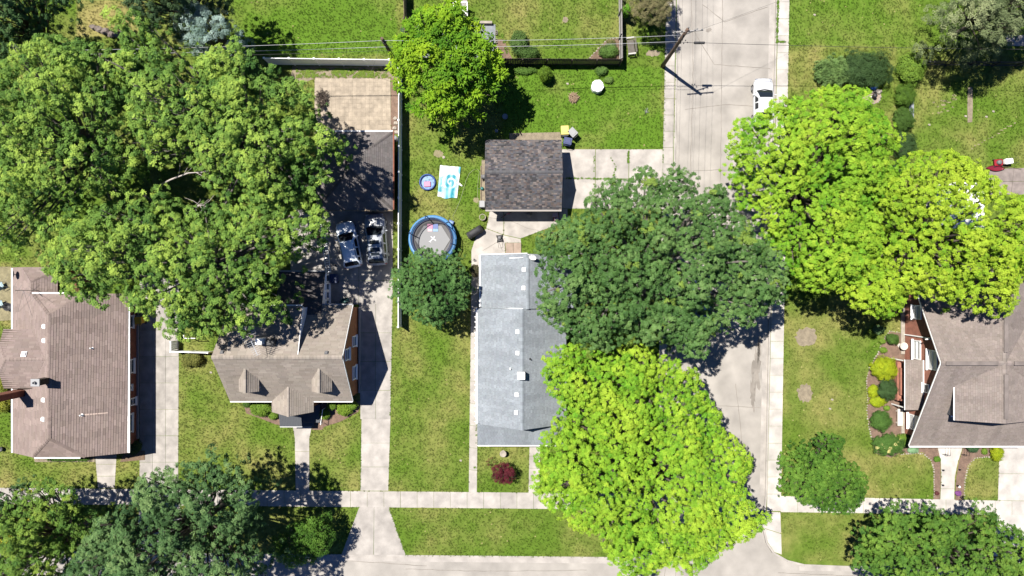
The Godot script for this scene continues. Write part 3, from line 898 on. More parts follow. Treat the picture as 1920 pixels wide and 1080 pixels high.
	tree({called = "silver_maple_tree", label = "spreading green tree crown over the roofs between the two left houses", group = ls, seed = 33, kind = "round", colours = silver, wide = 9.0, top = 13.5, low = 4.0, pale = true, lobe = 0.55, leaf = 0.215, dense = 0.62, rough = 2.0, open = 1.08, bough = 1.9, bfreq = 0.3, hollow = -0.26, squash = 1.25, under = 0.5, hue = 0.5,
		outline = [95, 490, 140, 440, 190, 395, 260, 375, 300, 350, 340, 350, 370, 380, 430, 390, 500, 395, 580, 380, 638, 405, 618, 450, 575, 470, 560, 500, 530, 545, 545, 580, 505, 612, 480, 640, 455, 620, 405, 628, 340, 642, 300, 600, 272, 572, 215, 575, 140, 562, 125, 530], holes = [[345, 352, 13], [368, 398, 12], [170, 475, 7], [300, 530, 9], [320, 595, 9]]})
	var bare: Node3D = get_node("silver_maple_tree_002")
	var dl := RandomNumberGenerator.new()
	dl.seed = 5
	for b in [[322, 336, 388, 322, 9.6], [352, 398, 384, 384, 8.6], [268, 278, 276, 252, 9.2]]:
		var dm := MB.new(true)
		var p0 := spot(b[0], b[1], b[4] - 0.6) - bare.position
		var p1 := spot(b[2], b[3], b[4] + 0.5) - bare.position
		var bend := p0.lerp(p1, 0.5) + Vector3(0.1, 0.3, -0.15)
		dm.tube([p0 - (p1 - p0) * 0.5 - Vector3.UP, p0, bend, p1], [0.09, 0.07, 0.05, 0.02], 6)
		for k in 11:
			var q := p0.lerp(bend, dl.randf()) if k % 2 else bend.lerp(p1, dl.randf())
			var d := (p1 - p0).normalized() * 0.8 + Vector3(dl.randfn(0, 0.7), dl.randfn(0, 0.3), dl.randfn(0, 0.7))
			dm.tube([q, q + d * 0.5, q + d * 0.8 + Vector3(dl.randfn(0, 0.15), 0.1, dl.randfn(0, 0.15))], [0.028, 0.018, 0.008], 5)
		obj("dead_branch", dm, M.dead_wood, bare)
	tree({called = "maple_tree", label = "blue green tree in the upper left corner of the block", seed = 34, kind = "round", colours = bluish, wide = 7.5, top = 12.5, low = 3.5, lobe = 0.55, leaf = 0.205, dense = 0.62, rough = 1.9, open = 1.06, bough = 1.7, bfreq = 0.32, hollow = -0.95, squash = 1.25, hue = 0.5,
		outline = [-45, -45, 60, -45, 155, -30, 165, 20, 130, 45, 105, 70, 75, 95, 40, 120, 15, 150, -45, 190]})
	tree({called = "maple_tree", label = "dark tree at the top edge left of the fenced lawn", seed = 35, kind = "round", colours = [Color(0.075, 0.12, 0.05), Color(0.05, 0.092, 0.038), Color(0.03, 0.06, 0.026)], wide = 6.5, top = 11.0, low = 3.0, lobe = 0.55, leaf = 0.205, dense = 0.62, rough = 1.9, open = 1.06, bough = 1.5, bfreq = 0.32, hollow = -0.5, squash = 1.25, hue = 0.5,
		outline = [250, -45, 425, -45, 438, 5, 420, 38, 382, 55, 338, 88, 305, 78, 272, 38]})
	tree({called = "spruce_tree", label = "pale blue spruce behind the left end of the white fence", seed = 36, kind = "fine", colours = [Color(0.34, 0.45, 0.40), Color(0.25, 0.35, 0.31), Color(0.14, 0.22, 0.18)], wide = 3.6, top = 9.0, low = 0.5, lobe = 0.5, leaf = 0.22, dense = 0.9, rough = 1.0, open = 1.05, bough = 0.6, bfreq = 0.4, hollow = -0.7,
		outline = [350, 66, 372, 42, 408, 36, 442, 46, 470, 72, 476, 96, 458, 116, 425, 128, 385, 122, 362, 100]})
	tree({called = "spruce_tree", label = "grey green conifer in the upper right corner over the dark fence", seed = 37, kind = "fine", colours = [Color(0.25, 0.285, 0.14), Color(0.165, 0.205, 0.095), Color(0.075, 0.105, 0.045)], wide = 4.5, top = 11.0, low = 1.2, lobe = 0.62, leaf = 0.26, dense = 0.9, rough = 1.1, open = 1.1, bough = 1.6, bfreq = 0.3, hollow = -0.6,
		outline = [1722, 62, 1740, 28, 1785, 5, 1810, -30, 1850, -45, 1965, -45, 1965, 40, 1915, 52, 1890, 75, 1862, 92, 1838, 112, 1800, 112, 1770, 100, 1742, 92]})
	tree({called = "maple_tree", label = "small olive brown tree between weathered fence and street", seed = 38, kind = "fine", colours = [Color(0.20, 0.18, 0.09), Color(0.13, 0.135, 0.055), Color(0.075, 0.10, 0.03)], wide = 2.8, top = 5.5, low = 1.0, lobe = 0.4, leaf = 0.18, dense = 0.85, rough = 1.0, open = 1.05, bough = 0.6, bfreq = 0.4, hollow = -0.5,
		outline = [1178, 10, 1172, -30, 1250, -40, 1256, 0, 1250, 45, 1232, 62, 1205, 50, 1182, 38]})
	var lf := "street trees in the lower left"
	tree({called = "maple_tree", label = "blue green tree at the lower left frame edge", group = lf, seed = 41, kind = "round", colours = bluish, wide = 6.5, top = 11.0, low = 3.0, lobe = 0.55, leaf = 0.205, dense = 0.62, rough = 1.9, open = 1.06, bough = 1.6, bfreq = 0.32, hollow = -1.0, squash = 1.25, hue = 0.5,
		outline = [-45, 915, 0, 905, 30, 892, 52, 910, 50, 960, 35, 1010, 20, 1040, -45, 1060]})
	tree({called = "maple_tree", label = "yellow tinged green tree between the two blue green trees below the brick house", group = lf, seed = 42, kind = "round", colours = [Color(0.20, 0.285, 0.045), Color(0.115, 0.205, 0.035), Color(0.055, 0.125, 0.025)], wide = 6.5, top = 11.0, low = 3.0, fleck = Color(0.34, 0.30, 0.02), lobe = 0.55, leaf = 0.205, dense = 0.62, rough = 1.9, open = 1.06, bough = 1.7, bfreq = 0.32, hollow = -1.0, squash = 1.25, hue = 0.5,
		outline = [48, 940, 62, 910, 100, 892, 135, 895, 170, 912, 190, 945, 205, 975, 175, 1010, 165, 1050, 150, 1115, -45, 1120, -45, 1055, 20, 1040, 40, 1000]})
	tree({called = "maple_tree", label = "largest blue green tree over the lower left sidewalk", group = lf, seed = 43, kind = "round", colours = bluish, wide = 8.5, top = 13.8, low = 3.0, lobe = 0.55, leaf = 0.205, dense = 0.62, rough = 1.9, open = 1.06, bough = 2.0, bfreq = 0.32, hollow = -0.75, squash = 1.25, hue = 0.5,
		outline = [165, 1020, 200, 985, 225, 950, 270, 920, 280, 890, 310, 868, 350, 862, 400, 858, 455, 858, 480, 885, 500, 925, 490, 960, 460, 985, 500, 1010, 508, 1050, 495, 1110, 130, 1110], holes = [[395, 950, 12], [115, 1060, 8]]})
	tree({called = "maple_tree", label = "young dark tree in shade left of the flared apron", seed = 44, kind = "broad", colours = fresh, wide = 2.6, top = 5.0, low = 1.4, lobe = 0.45, leaf = 0.2, dense = 0.8, rough = 1.1, open = 1.08, bough = 0.6, bfreq = 0.4, hollow = -0.4,
		outline = [555, 975, 590, 960, 618, 975, 636, 1000, 622, 1025, 600, 1045, 565, 1055, 530, 1040, 520, 1010]})
	tree({called = "ash_tree", label = "small fine leaved tree on the corner by the right sidewalk", seed = 45, kind = "round", colours = fresh, wide = 3.2, top = 6.4, low = 1.2, lobe = 0.38, leaf = 0.15, dense = 0.65, rough = 1.5, open = 1.05, bough = 0.6, bfreq = 0.35, hollow = -0.5, squash = 1.3,
		outline = [1446, 872, 1452, 845, 1475, 842, 1492, 832, 1515, 822, 1545, 808, 1578, 818, 1568, 835, 1562, 855, 1590, 862, 1606, 880, 1614, 905, 1606, 935, 1585, 950, 1545, 956, 1510, 945, 1475, 925, 1455, 900]})
	tree({called = "ash_tree", label = "large mid green tree in the lower right corner", seed = 46, kind = "round", colours = [Color(0.14, 0.235, 0.035), Color(0.085, 0.175, 0.026), Color(0.045, 0.115, 0.02)], wide = 5.5, top = 9.5, low = 2.4, lobe = 0.48, leaf = 0.18, dense = 0.62, rough = 1.7, open = 1.05, bough = 1.0, bfreq = 0.3, hollow = -0.42, squash = 1.3, hue = 0.45,
		outline = [1590, 1010, 1600, 985, 1625, 965, 1640, 945, 1662, 942, 1680, 960, 1720, 950, 1750, 960, 1800, 960, 1820, 942, 1850, 945, 1862, 968, 1890, 985, 1915, 990, 1965, 1010, 1965, 1120, 1615, 1120, 1592, 1060]})
	tree({called = "japanese_maple", label = "small dark red maple on the lawn before the pale grey house", seed = 47, kind = "fine", colours = [Color(0.13, 0.022, 0.032), Color(0.085, 0.014, 0.022), Color(0.05, 0.009, 0.015)], wide = 1.0, top = 2.0, low = 0.5, lobe = 0.28, leaf = 0.14, dense = 0.85, rough = 1.0, open = 1.0, bough = 0.25, bfreq = 0.8, hollow = -0.7,
		outline = [922, 878, 935, 865, 955, 866, 966, 880, 966, 895, 950, 905, 935, 903, 923, 892]})
	# shrubs
	var boxg := [Color(0.07, 0.135, 0.025), Color(0.05, 0.10, 0.02)]
	var dark := [Color(0.05, 0.095, 0.03), Color(0.036, 0.072, 0.024)]
	var light := [Color(0.15, 0.24, 0.03), Color(0.10, 0.18, 0.025)]
	var gold := [Color(0.28, 0.33, 0.014), Color(0.20, 0.27, 0.014)]
	var jun2 := [Color(0.22, 0.34, 0.11), Color(0.14, 0.24, 0.08)]
	var jun := [Color(0.11, 0.17, 0.055), Color(0.07, 0.125, 0.04)]
	shrub("grey green spreading juniper at the left end of the two big hedges", "shrub", 1562, 136, 36, 32, 1.5, "needle", jun2, 0.30, "", 0.0, "juniper")
	shrub("dark boxy clipped hedge beside the spreading juniper", "hedge", 1626, 131, 41, 32, 1.5, "fine", dark, 0.2, "", 0.9, "hedge")
	shrub("loose light green shrub at the end of the dark fence", "shrub", 1709, 128, 26, 32, 1.6, "broad", light, 0.22)
	shrub("square clipped shrub below the loose light green one", "shrub", 1696, 180, 17, 20, 1.2, "fine", [Color(0.085, 0.16, 0.02), Color(0.055, 0.11, 0.018)], 0.17, "", 0.6)
	shrub("rounded dark shrub beside the stepping stone in the shrub row", "shrub", 1694, 224, 18, 22, 1.3, "fine", boxg, 0.16, "", 0.3)
	shrub("largest dark globe shrub at the lower end of the shrub row", "shrub", 1694, 273, 23, 25, 1.4, "fine", dark, 0.16, "", 0.2)
	shrub("dark shrub half hidden under the lime maple at the end of the row", "shrub", 1690, 312, 17, 14, 1.1, "fine", dark, 0.16)
	shrub("golden yellow rounded shrub in the right flower bed", "shrub", 1657, 691, 26, 23, 1.3, "fine", gold, 0.17)
	shrub("dark green rounded shrub below the golden one in the bed", "shrub", 1664, 731, 19, 20, 1.2, "fine", dark, 0.16)
	shrub("yellow green low plant cluster left of the dark round shrub", "shrub", 1637, 733, 10, 13, 0.6, "fine", gold, 0.15)
	shrub("yellow green spreading plant under the dark round shrub", "shrub", 1646, 753, 17, 11, 0.6, "fine", gold, 0.15)
	shrub("green leafy tuft at the tip of the yellow spreading plant", "plant", 1663, 765, 6, 5, 0.4, "fine", light, 0.12, "", 0.0, "plant")
	shrub("round green shrub with a neat outline in the bed", "shrub", 1652, 789, 20, 20, 1.2, "fine", [Color(0.075, 0.15, 0.03), Color(0.05, 0.11, 0.022)], 0.17)
	shrub("large green shrub dotted with pale flowers at the bed end", "shrub", 1667, 834, 30, 21, 1.3, "fine", [Color(0.075, 0.15, 0.03), Color(0.05, 0.11, 0.022), Color(0.55, 0.5, 0.2)], 0.17)
	shrub("leafy shrub behind the flowering one against the wall", "shrub", 1690, 826, 9, 12, 0.9, "broad", light, 0.18)
	shrub("pale blue green ground plant at the corner of the right house", "plant", 1712, 843, 11, 8, 0.4, "fine", [Color(0.22, 0.36, 0.20), Color(0.16, 0.28, 0.15)], 0.14, "", 0.0, "plant")
	shrub("dark square shrub by the white birdbath stones", "shrub", 1673, 636, 11, 10, 0.9, "fine", boxg, 0.16, "", 0.5)
	shrub("small pale leafy plant at the top of the right bed", "plant", 1656, 656, 7, 6, 0.5, "fine", light, 0.14, "", 0.0, "plant")
	shrub("small round leafy plant on the bare mulch in the right bed", "plant", 1655, 640, 6, 5, 0.4, "fine", light, 0.14, "", 0.0, "plant")
	shrub("shaded fern like plant under the lime maple in the right bed", "plant", 1648, 618, 11, 9, 0.5, "broad", [Color(0.12, 0.2, 0.08), Color(0.07, 0.13, 0.05)], 0.2, "", 0.0, "plant")
	shrub("dark shrub right of the iron handrails by the right house", "shrub", 1823, 840, 12, 8, 0.8, "fine", [Color(0.06, 0.12, 0.05), Color(0.04, 0.09, 0.04)], 0.16)
	shrub("bright yellow shrub at the driveway corner of the right house", "shrub", 1869, 851, 12, 15, 0.9, "fine", gold, 0.16)
	shrub("small green tuft left of the curved pale path", "plant", 1757, 861, 6, 5, 0.4, "broad", [Color(0.10, 0.2, 0.02), Color(0.07, 0.15, 0.02)], 0.15, "", 0.0, "plant")
	shrub("dark brown plant at the lower left of the curved path", "plant", 1757, 925, 4, 4, 0.3, "fine", [Color(0.12, 0.04, 0.04), Color(0.08, 0.03, 0.03)], 0.1, "", 0.0, "plant")
	shrub("purple flowers at the lower right of the curved path", "flower", 1796.5, 925, 6, 5, 0.4, "fine", [Color(0.16, 0.05, 0.18), Color(0.22, 0.10, 0.26)], 0.11, "", 0.0, "flower")
	shrub("sparse green plant beside the yellow driveway shrub", "plant", 1846, 846, 5, 6, 0.4, "broad", light, 0.13, "", 0.0, "plant")
	shrub("green bush left of the grey porch under the front gutter", "bush", 490, 766, 22, 16, 1.0, "broad", light, 0.2, "", 0.0, "bush")
	shrub("low dark bush at the far left of the grey house front", "bush", 464, 757, 9, 7, 0.8, "fine", boxg, 0.16, "", 0.0, "bush")
	shrub("small leafy bush touching the porch steps on the left", "bush", 513, 779, 9, 8, 0.6, "broad", light, 0.17, "", 0.0, "bush")
	shrub("small round bush right of the white handrail", "bush", 622, 760, 10, 8, 0.8, "fine", light, 0.16, "", 0.0, "bush")
	shrub("lower leafy bush beside the white handrail and mulch", "bush", 609, 777, 10, 9, 0.7, "broad", light, 0.18, "", 0.0, "bush")
	shrub("bright bush nearest the driveway at the grey house front", "bush", 646, 768, 15, 12, 0.9, "broad", [Color(0.17, 0.25, 0.03), Color(0.11, 0.19, 0.02)], 0.18, "", 0.0, "bush")
	shrub("half shaded bush under the corner of the grey roof", "bush", 661, 760, 9, 8, 0.8, "broad", light, 0.18, "", 0.0, "bush")
	shrub("olive brown bush below the white gate fence", "bush", 360, 675, 22, 14, 1.0, "broad", [Color(0.17, 0.17, 0.045), Color(0.11, 0.13, 0.03)], 0.2, "", 0.0, "bush")
	shrub("clipped low hedge along the foot of the brick house", "hedge", 127, 860, 40, 5, 0.5, "fine", boxg, 0.14, "", 0.7, "hedge")
	shrub("dark bush in the shadow at the brick house corner", "bush", 251, 838, 14, 14, 0.8, "broad", dark, 0.2, "", 0.0, "bush")
	shrub("yellow green bush above the tall chimney at the left edge", "bush", 6, 718, 16, 16, 1.1, "broad", [Color(0.22, 0.24, 0.03), Color(0.15, 0.19, 0.03)], 0.2, "", 0.0, "bush")
	shrub("yellow green bush below the tall chimney at the left edge", "bush", 8, 758, 15, 14, 1.0, "broad", [Color(0.24, 0.24, 0.03), Color(0.16, 0.19, 0.03)], 0.2, "", 0.0, "bush")
	shrub("small pointed evergreen standing alone by the dark fence", "evergreen", 1022, 140, 13, 14, 1.7, "fine", [Color(0.10, 0.17, 0.016), Color(0.07, 0.13, 0.014)], 0.17, "", 0.0, "evergreen")
	shrub("leafy weed clump above the white covered table", "plant", 1128, 132, 12, 9, 0.6, "broad", [Color(0.10, 0.18, 0.04), Color(0.07, 0.14, 0.03)], 0.2, "", 0.0, "plant")
	shrub("trailing plant at the right of the white covered table", "plant", 1142, 150, 9, 6, 0.4, "broad", [Color(0.14, 0.22, 0.05), Color(0.10, 0.17, 0.04)], 0.17, "", 0.0, "plant")
	shrub("bushy green plants filling the stone edged corner bed", "plant", 1142, 96, 20, 13, 0.8, "broad", [Color(0.11, 0.19, 0.04), Color(0.06, 0.12, 0.025)], 0.22, "", 0.0, "plant")
	shrub("reddish plant at the upper tip of the corner bed", "plant", 1146, 79, 9, 5, 0.4, "fine", [Color(0.16, 0.13, 0.06), Color(0.10, 0.13, 0.04)], 0.15, "", 0.0, "plant")
	shrub("tall loose bush right of the cinder blocks", "bush", 972, 80, 17, 22, 1.3, "broad", [Color(0.095, 0.16, 0.04), Color(0.06, 0.115, 0.03)], 0.22, "", 0.0, "bush")
	shrub("shaded bush at the left end of the dark fence", "bush", 990, 100, 22, 11, 1.0, "broad", [Color(0.07, 0.13, 0.03), Color(0.045, 0.09, 0.02)], 0.22, "", 0.0, "bush")
	shrub("bright vine spilling over the weathered fence", "vine", 1174, 22, 8, 8, 2.2, "broad", [Color(0.12, 0.28, 0.02), Color(0.08, 0.2, 0.02)], 0.2, "", 0.0, "vine")
	shrub("weed patch along the dark fence beside the lone evergreen", "plant", 985, 132, 22, 8, 0.4, "broad", [Color(0.09, 0.17, 0.03), Color(0.06, 0.12, 0.02)], 0.18, "", 0.0, "plant")
	shrub("reddish leaved bush at the path behind the pale grey house", "bush", 890, 508, 9, 12, 1.0, "broad", [Color(0.10, 0.08, 0.05), Color(0.06, 0.07, 0.03)], 0.2, "", 0.0, "bush")
	shrub("young bush in the tree shadow behind the utility pole", "bush", 757, 62, 6, 12, 0.7, "broad", [Color(0.10, 0.16, 0.08), Color(0.07, 0.12, 0.06)], 0.18, "", 0.0, "bush")

# ---------------------------------------------------------------- houses
func roof_face(house: Node3D, pts: Array, shades: Array, expo := 0.2, tab := 0.34, thick := 0.026, label := ""):
	# one slope: a boarded deck with courses of overlapping shingles laid on it
	var n: Vector3 = (pts[1] - pts[0]).cross(pts[2] - pts[0]).normalized()
	if n.y < 0.0: n = -n
	var down := (Vector3.DOWN - n * Vector3.DOWN.dot(n))
	down = down.normalized() if down.length() > 0.01 else Vector3(0, 0, 1)
	var along := n.cross(down)
	var mean := Color(0, 0, 0)
	for c in shades: mean += c / shades.size()
	var calm := 0.55 if shades.size() < 6 else 0.0
	var o: Vector3 = pts[0]
	var deck := MB.new()
	var lower := []
	for p in pts: lower.append(p - Vector3.UP * 0.14)
	deck.extrude(lower, Vector3.UP * 0.14)
	var roof := obj("roof_slope", deck, M.dark_wood, house)
	var pg := PackedVector2Array()
	var umin := 1e9; var umax := -1e9; var vmin := 1e9; var vmax := -1e9
	for p in pts:
		var q := Vector2((p - o).dot(along), (p - o).dot(down))
		pg.append(q)
		umin = minf(umin, q.x); umax = maxf(umax, q.x); vmin = minf(vmin, q.y); vmax = maxf(vmax, q.y)
	var mb := MB.new()
	var wear := FastNoiseLite.new()
	wear.seed = int(absf(o.x * 13.0 + o.z * 7.0))
	wear.frequency = 0.5
	wear.fractal_octaves = 3
	var v1 := vmax + 0.03
	var row := 0
	while v1 > vmin:
		var v0 := v1 - expo
		var u := umin - rng.randf() * tab
		while u < umax:
			var w := tab * rng.randf_range(0.75, 1.25)
			var a := u + 0.004
			var b := u + w - 0.004
			u += w
			var rect := PackedVector2Array([Vector2(a, v0), Vector2(b, v0), Vector2(b, v1 - 0.003), Vector2(a, v1 - 0.003)])
			var inside := 0
			for c in rect:
				if Geometry2D.is_point_in_polygon(c, pg): inside += 1
			var cells := []
			if inside == 4: cells = [rect]
			else: cells = Geometry2D.intersect_polygons(pg, rect)
			if cells.is_empty(): continue
			var shade: Color = (shades[rng.randi() % shades.size()] as Color).lerp(mean, calm) * rng.randf_range(0.94, 1.06) * (1.0 + 0.22 * wear.get_noise_2d(a * 1.6, v0 * 0.35))
			var lift := thick * rng.randf_range(0.75, 1.2)
			mb.st.set_color(shade)
			for cell in cells:
				var top := []
				for c in cell:
					top.append(o + along * c.x + down * c.y + n * (0.003 + lift * clampf((c.y - v0) / expo, 0.0, 1.0)))
				mb.conv(top, top[0] - n)
				for i in cell.size():
					var k: int = (i + 1) % cell.size()
					if cell[i].y > v1 - 0.01 and cell[k].y > v1 - 0.01:
						var e0: Vector3 = o + along * cell[i].x + down * cell[i].y
						var e1: Vector3 = o + along * cell[k].x + down * cell[k].y
						mb.conv([top[i], top[k], e1, e0], e0 - down)
		v1 -= expo
		row += 1
	var sh := obj("shingles", mb, M.shingle, roof)
	sh.set_meta("kind", "stuff")
	if label: roof.set_meta("label", label)
	return roof

func ridge(house: Node3D, a: Vector3, b: Vector3, shade: Color, wide := 0.17, called := "ridge_cap"):
	var mb := MB.new()
	var d := (b - a).normalized()
	var s := d.cross(Vector3.UP).normalized() * wide
	var n := maxi(1, int(a.distance_to(b) / 0.3))
	for i in n:
		mb.st.set_color(shade * rng.randf_range(0.85, 1.12))
		var p := a.lerp(b, float(i) / n) + Vector3.UP * 0.03
		var q := a.lerp(b, float(i + 1.06) / n) + Vector3.UP * 0.05
		var drop := Vector3.UP * wide * 0.45
		mb.quad(p - s - drop, q - s - drop, q, p)
		mb.quad(p, q, q + s - drop, p + s - drop)
		mb.tri(q - s - drop, q + s - drop, q)
	var o := obj(called, mb, M.shingle, house)
	o.set_meta("kind", "stuff")

func edge(house: Node3D, a: Vector3, b: Vector3, m: Material, called := "gutter", w := 0.13, h := 0.13):
	var mb := MB.new()
	mb.bar(a, b, w, h, 0.015)
	obj(called, mb, m, house)

func window(house: Node3D, c: Vector3, out: Vector3, w: float, h: float, frame: Material = null, called := "window", bars := 1, glass: Material = null):
	var up := Vector3.UP
	var s := up.cross(out).normalized()
	var b := Basis(s, up, out)
	var f := MB.new()
	var t := 0.09
	for k in [-1, 1]:
		f.box(Transform3D(b, c + s * k * (w * 0.5 - t * 0.5) + out * 0.04), Vector3(t, h, 0.12), 0.01)
		f.box(Transform3D(b, c + up * k * (h * 0.5 - t * 0.5) + out * 0.042), Vector3(w - 2 * t, t, 0.12), 0.01)
	f.box(Transform3D(b, c - up * h * 0.5 + out * 0.09), Vector3(w + 0.16, 0.06, 0.2), 0.01)
	for i in bars:
		f.box(Transform3D(b, c + up * h * (-0.5 + (i + 1.0) / (bars + 1)) + out * 0.03), Vector3(w - 2 * t, 0.05, 0.07))
	var o := obj(called, f, frame if frame else M.white, house)
	var g := MB.new()
	g.box(Transform3D(b, c + out * 0.012), Vector3(w - 2 * t, h - 2 * t, 0.02))
	obj("pane", g, glass if glass else M.glass, o)

func vent(house: Node3D, p: Vector3, n: Vector3, called := "roof_vent", s := 0.30, m: Material = null):
	var y := n.normalized()
	var x := y.cross(Vector3(0, 0, 1)).normalized()
	var mb := MB.new()
	mb.box(Transform3D(Basis(x, y, x.cross(y)), p + y * 0.08), Vector3(s, 0.16, s), 0.03)
	mb.box(Transform3D(Basis(x, y, x.cross(y)), p + y * 0.035), Vector3(s * 1.3, 0.02, s * 1.3))
	obj(called, mb, m if m else M.white, house)

func pipe(house: Node3D, p: Vector3, h := 0.4, r := 0.05, m: Material = null, called := "vent_pipe"):
	var mb := MB.new()
	mb.lathe(Transform3D(Basis(), p), [Vector2(r * 2.4, -0.1), Vector2(r * 2.2, 0.05), Vector2(r, 0.1), Vector2(r, h), Vector2(r * 0.7, h), Vector2(r * 0.7, h - 0.08), Vector2(0, h - 0.08)], 12)
	obj(called, mb, m if m else M.light_grey, house)

func chimney(house: Node3D, at: Vector3, s: Vector2, y0: float, y1: float, m: Material, cap: Material):
	var mb := MB.new()
	# courses of brick, each a little proud or set back
	var y := y0
	while y < y1 - 0.001:
		var k := rng.randf_range(-0.006, 0.006)
		var hh := minf(0.075, y1 - y)
		mb.bx(Vector3(at.x, y + hh * 0.5, at.z), Vector3(s.x + k, hh - 0.008, s.y + k))
		y += 0.075
	var o := obj("chimney", mb, m, house)
	var c := MB.new()
	c.bx(Vector3(at.x, y1 + 0.05, at.z), Vector3(s.x + 0.14, 0.1, s.y + 0.14), 0.02)
	obj("chimney_cap", c, cap, o)
	var f := MB.new()
	f.lathe(Transform3D(Basis(), Vector3(at.x, y1 + 0.1, at.z)), [Vector2(0.13, 0), Vector2(0.12, 0.2), Vector2(0.09, 0.2), Vector2(0.09, 0.04), Vector2(0, 0.04)], 12)
	obj("flue", f, M.light_grey, o)

func wall_box(house: Node3D, x0: float, x1: float, z0: float, z1: float, y1: float, m: Material, called := "wall"):
	var mb := MB.new()
	mb.bx(Vector3((x0 + x1) * 0.5, y1 * 0.5 - 0.1, (z0 + z1) * 0.5), Vector3(x1 - x0, y1 + 0.2, z1 - z0))
	obj(called, mb, m, house)

func gable_wall(house: Node3D, face: Array, by: Vector3, m: Material):
	var mb := MB.new()
	mb.extrude(face, by)
	obj("wall", mb, m, house)
	# courses: thin proud bands that catch the light as laid brick does
	var c := MB.new()
	var y := 0.35
	var nrm := by.normalized()
	var x0 := 1e9; var x1 := -1e9; var ytop := 0.0
	for p in face: ytop = maxf(ytop, p.y)
	while y < ytop - 0.3:
		x0 = 1e9; x1 = -1e9
		for i in face.size():
			var a: Vector3 = face[i]; var b: Vector3 = face[(i + 1) % face.size()]
			if (a.y - y) * (b.y - y) <= 0.0 and absf(a.y - b.y) > 1e-4:
				var z := lerpf(a.z, b.z, (y - a.y) / (b.y - a.y))
				x0 = minf(x0, z); x1 = maxf(x1, z)
		if x1 > x0 + 0.2:
			var p: Vector3 = face[0] + by
			c.bx(Vector3(p.x, y, (x0 + x1) * 0.5), Vector3(0.012, 0.055, x1 - x0 - 0.02))
		y += 0.15
	obj("brick_courses", c, m, house).set_meta("kind", "stuff")

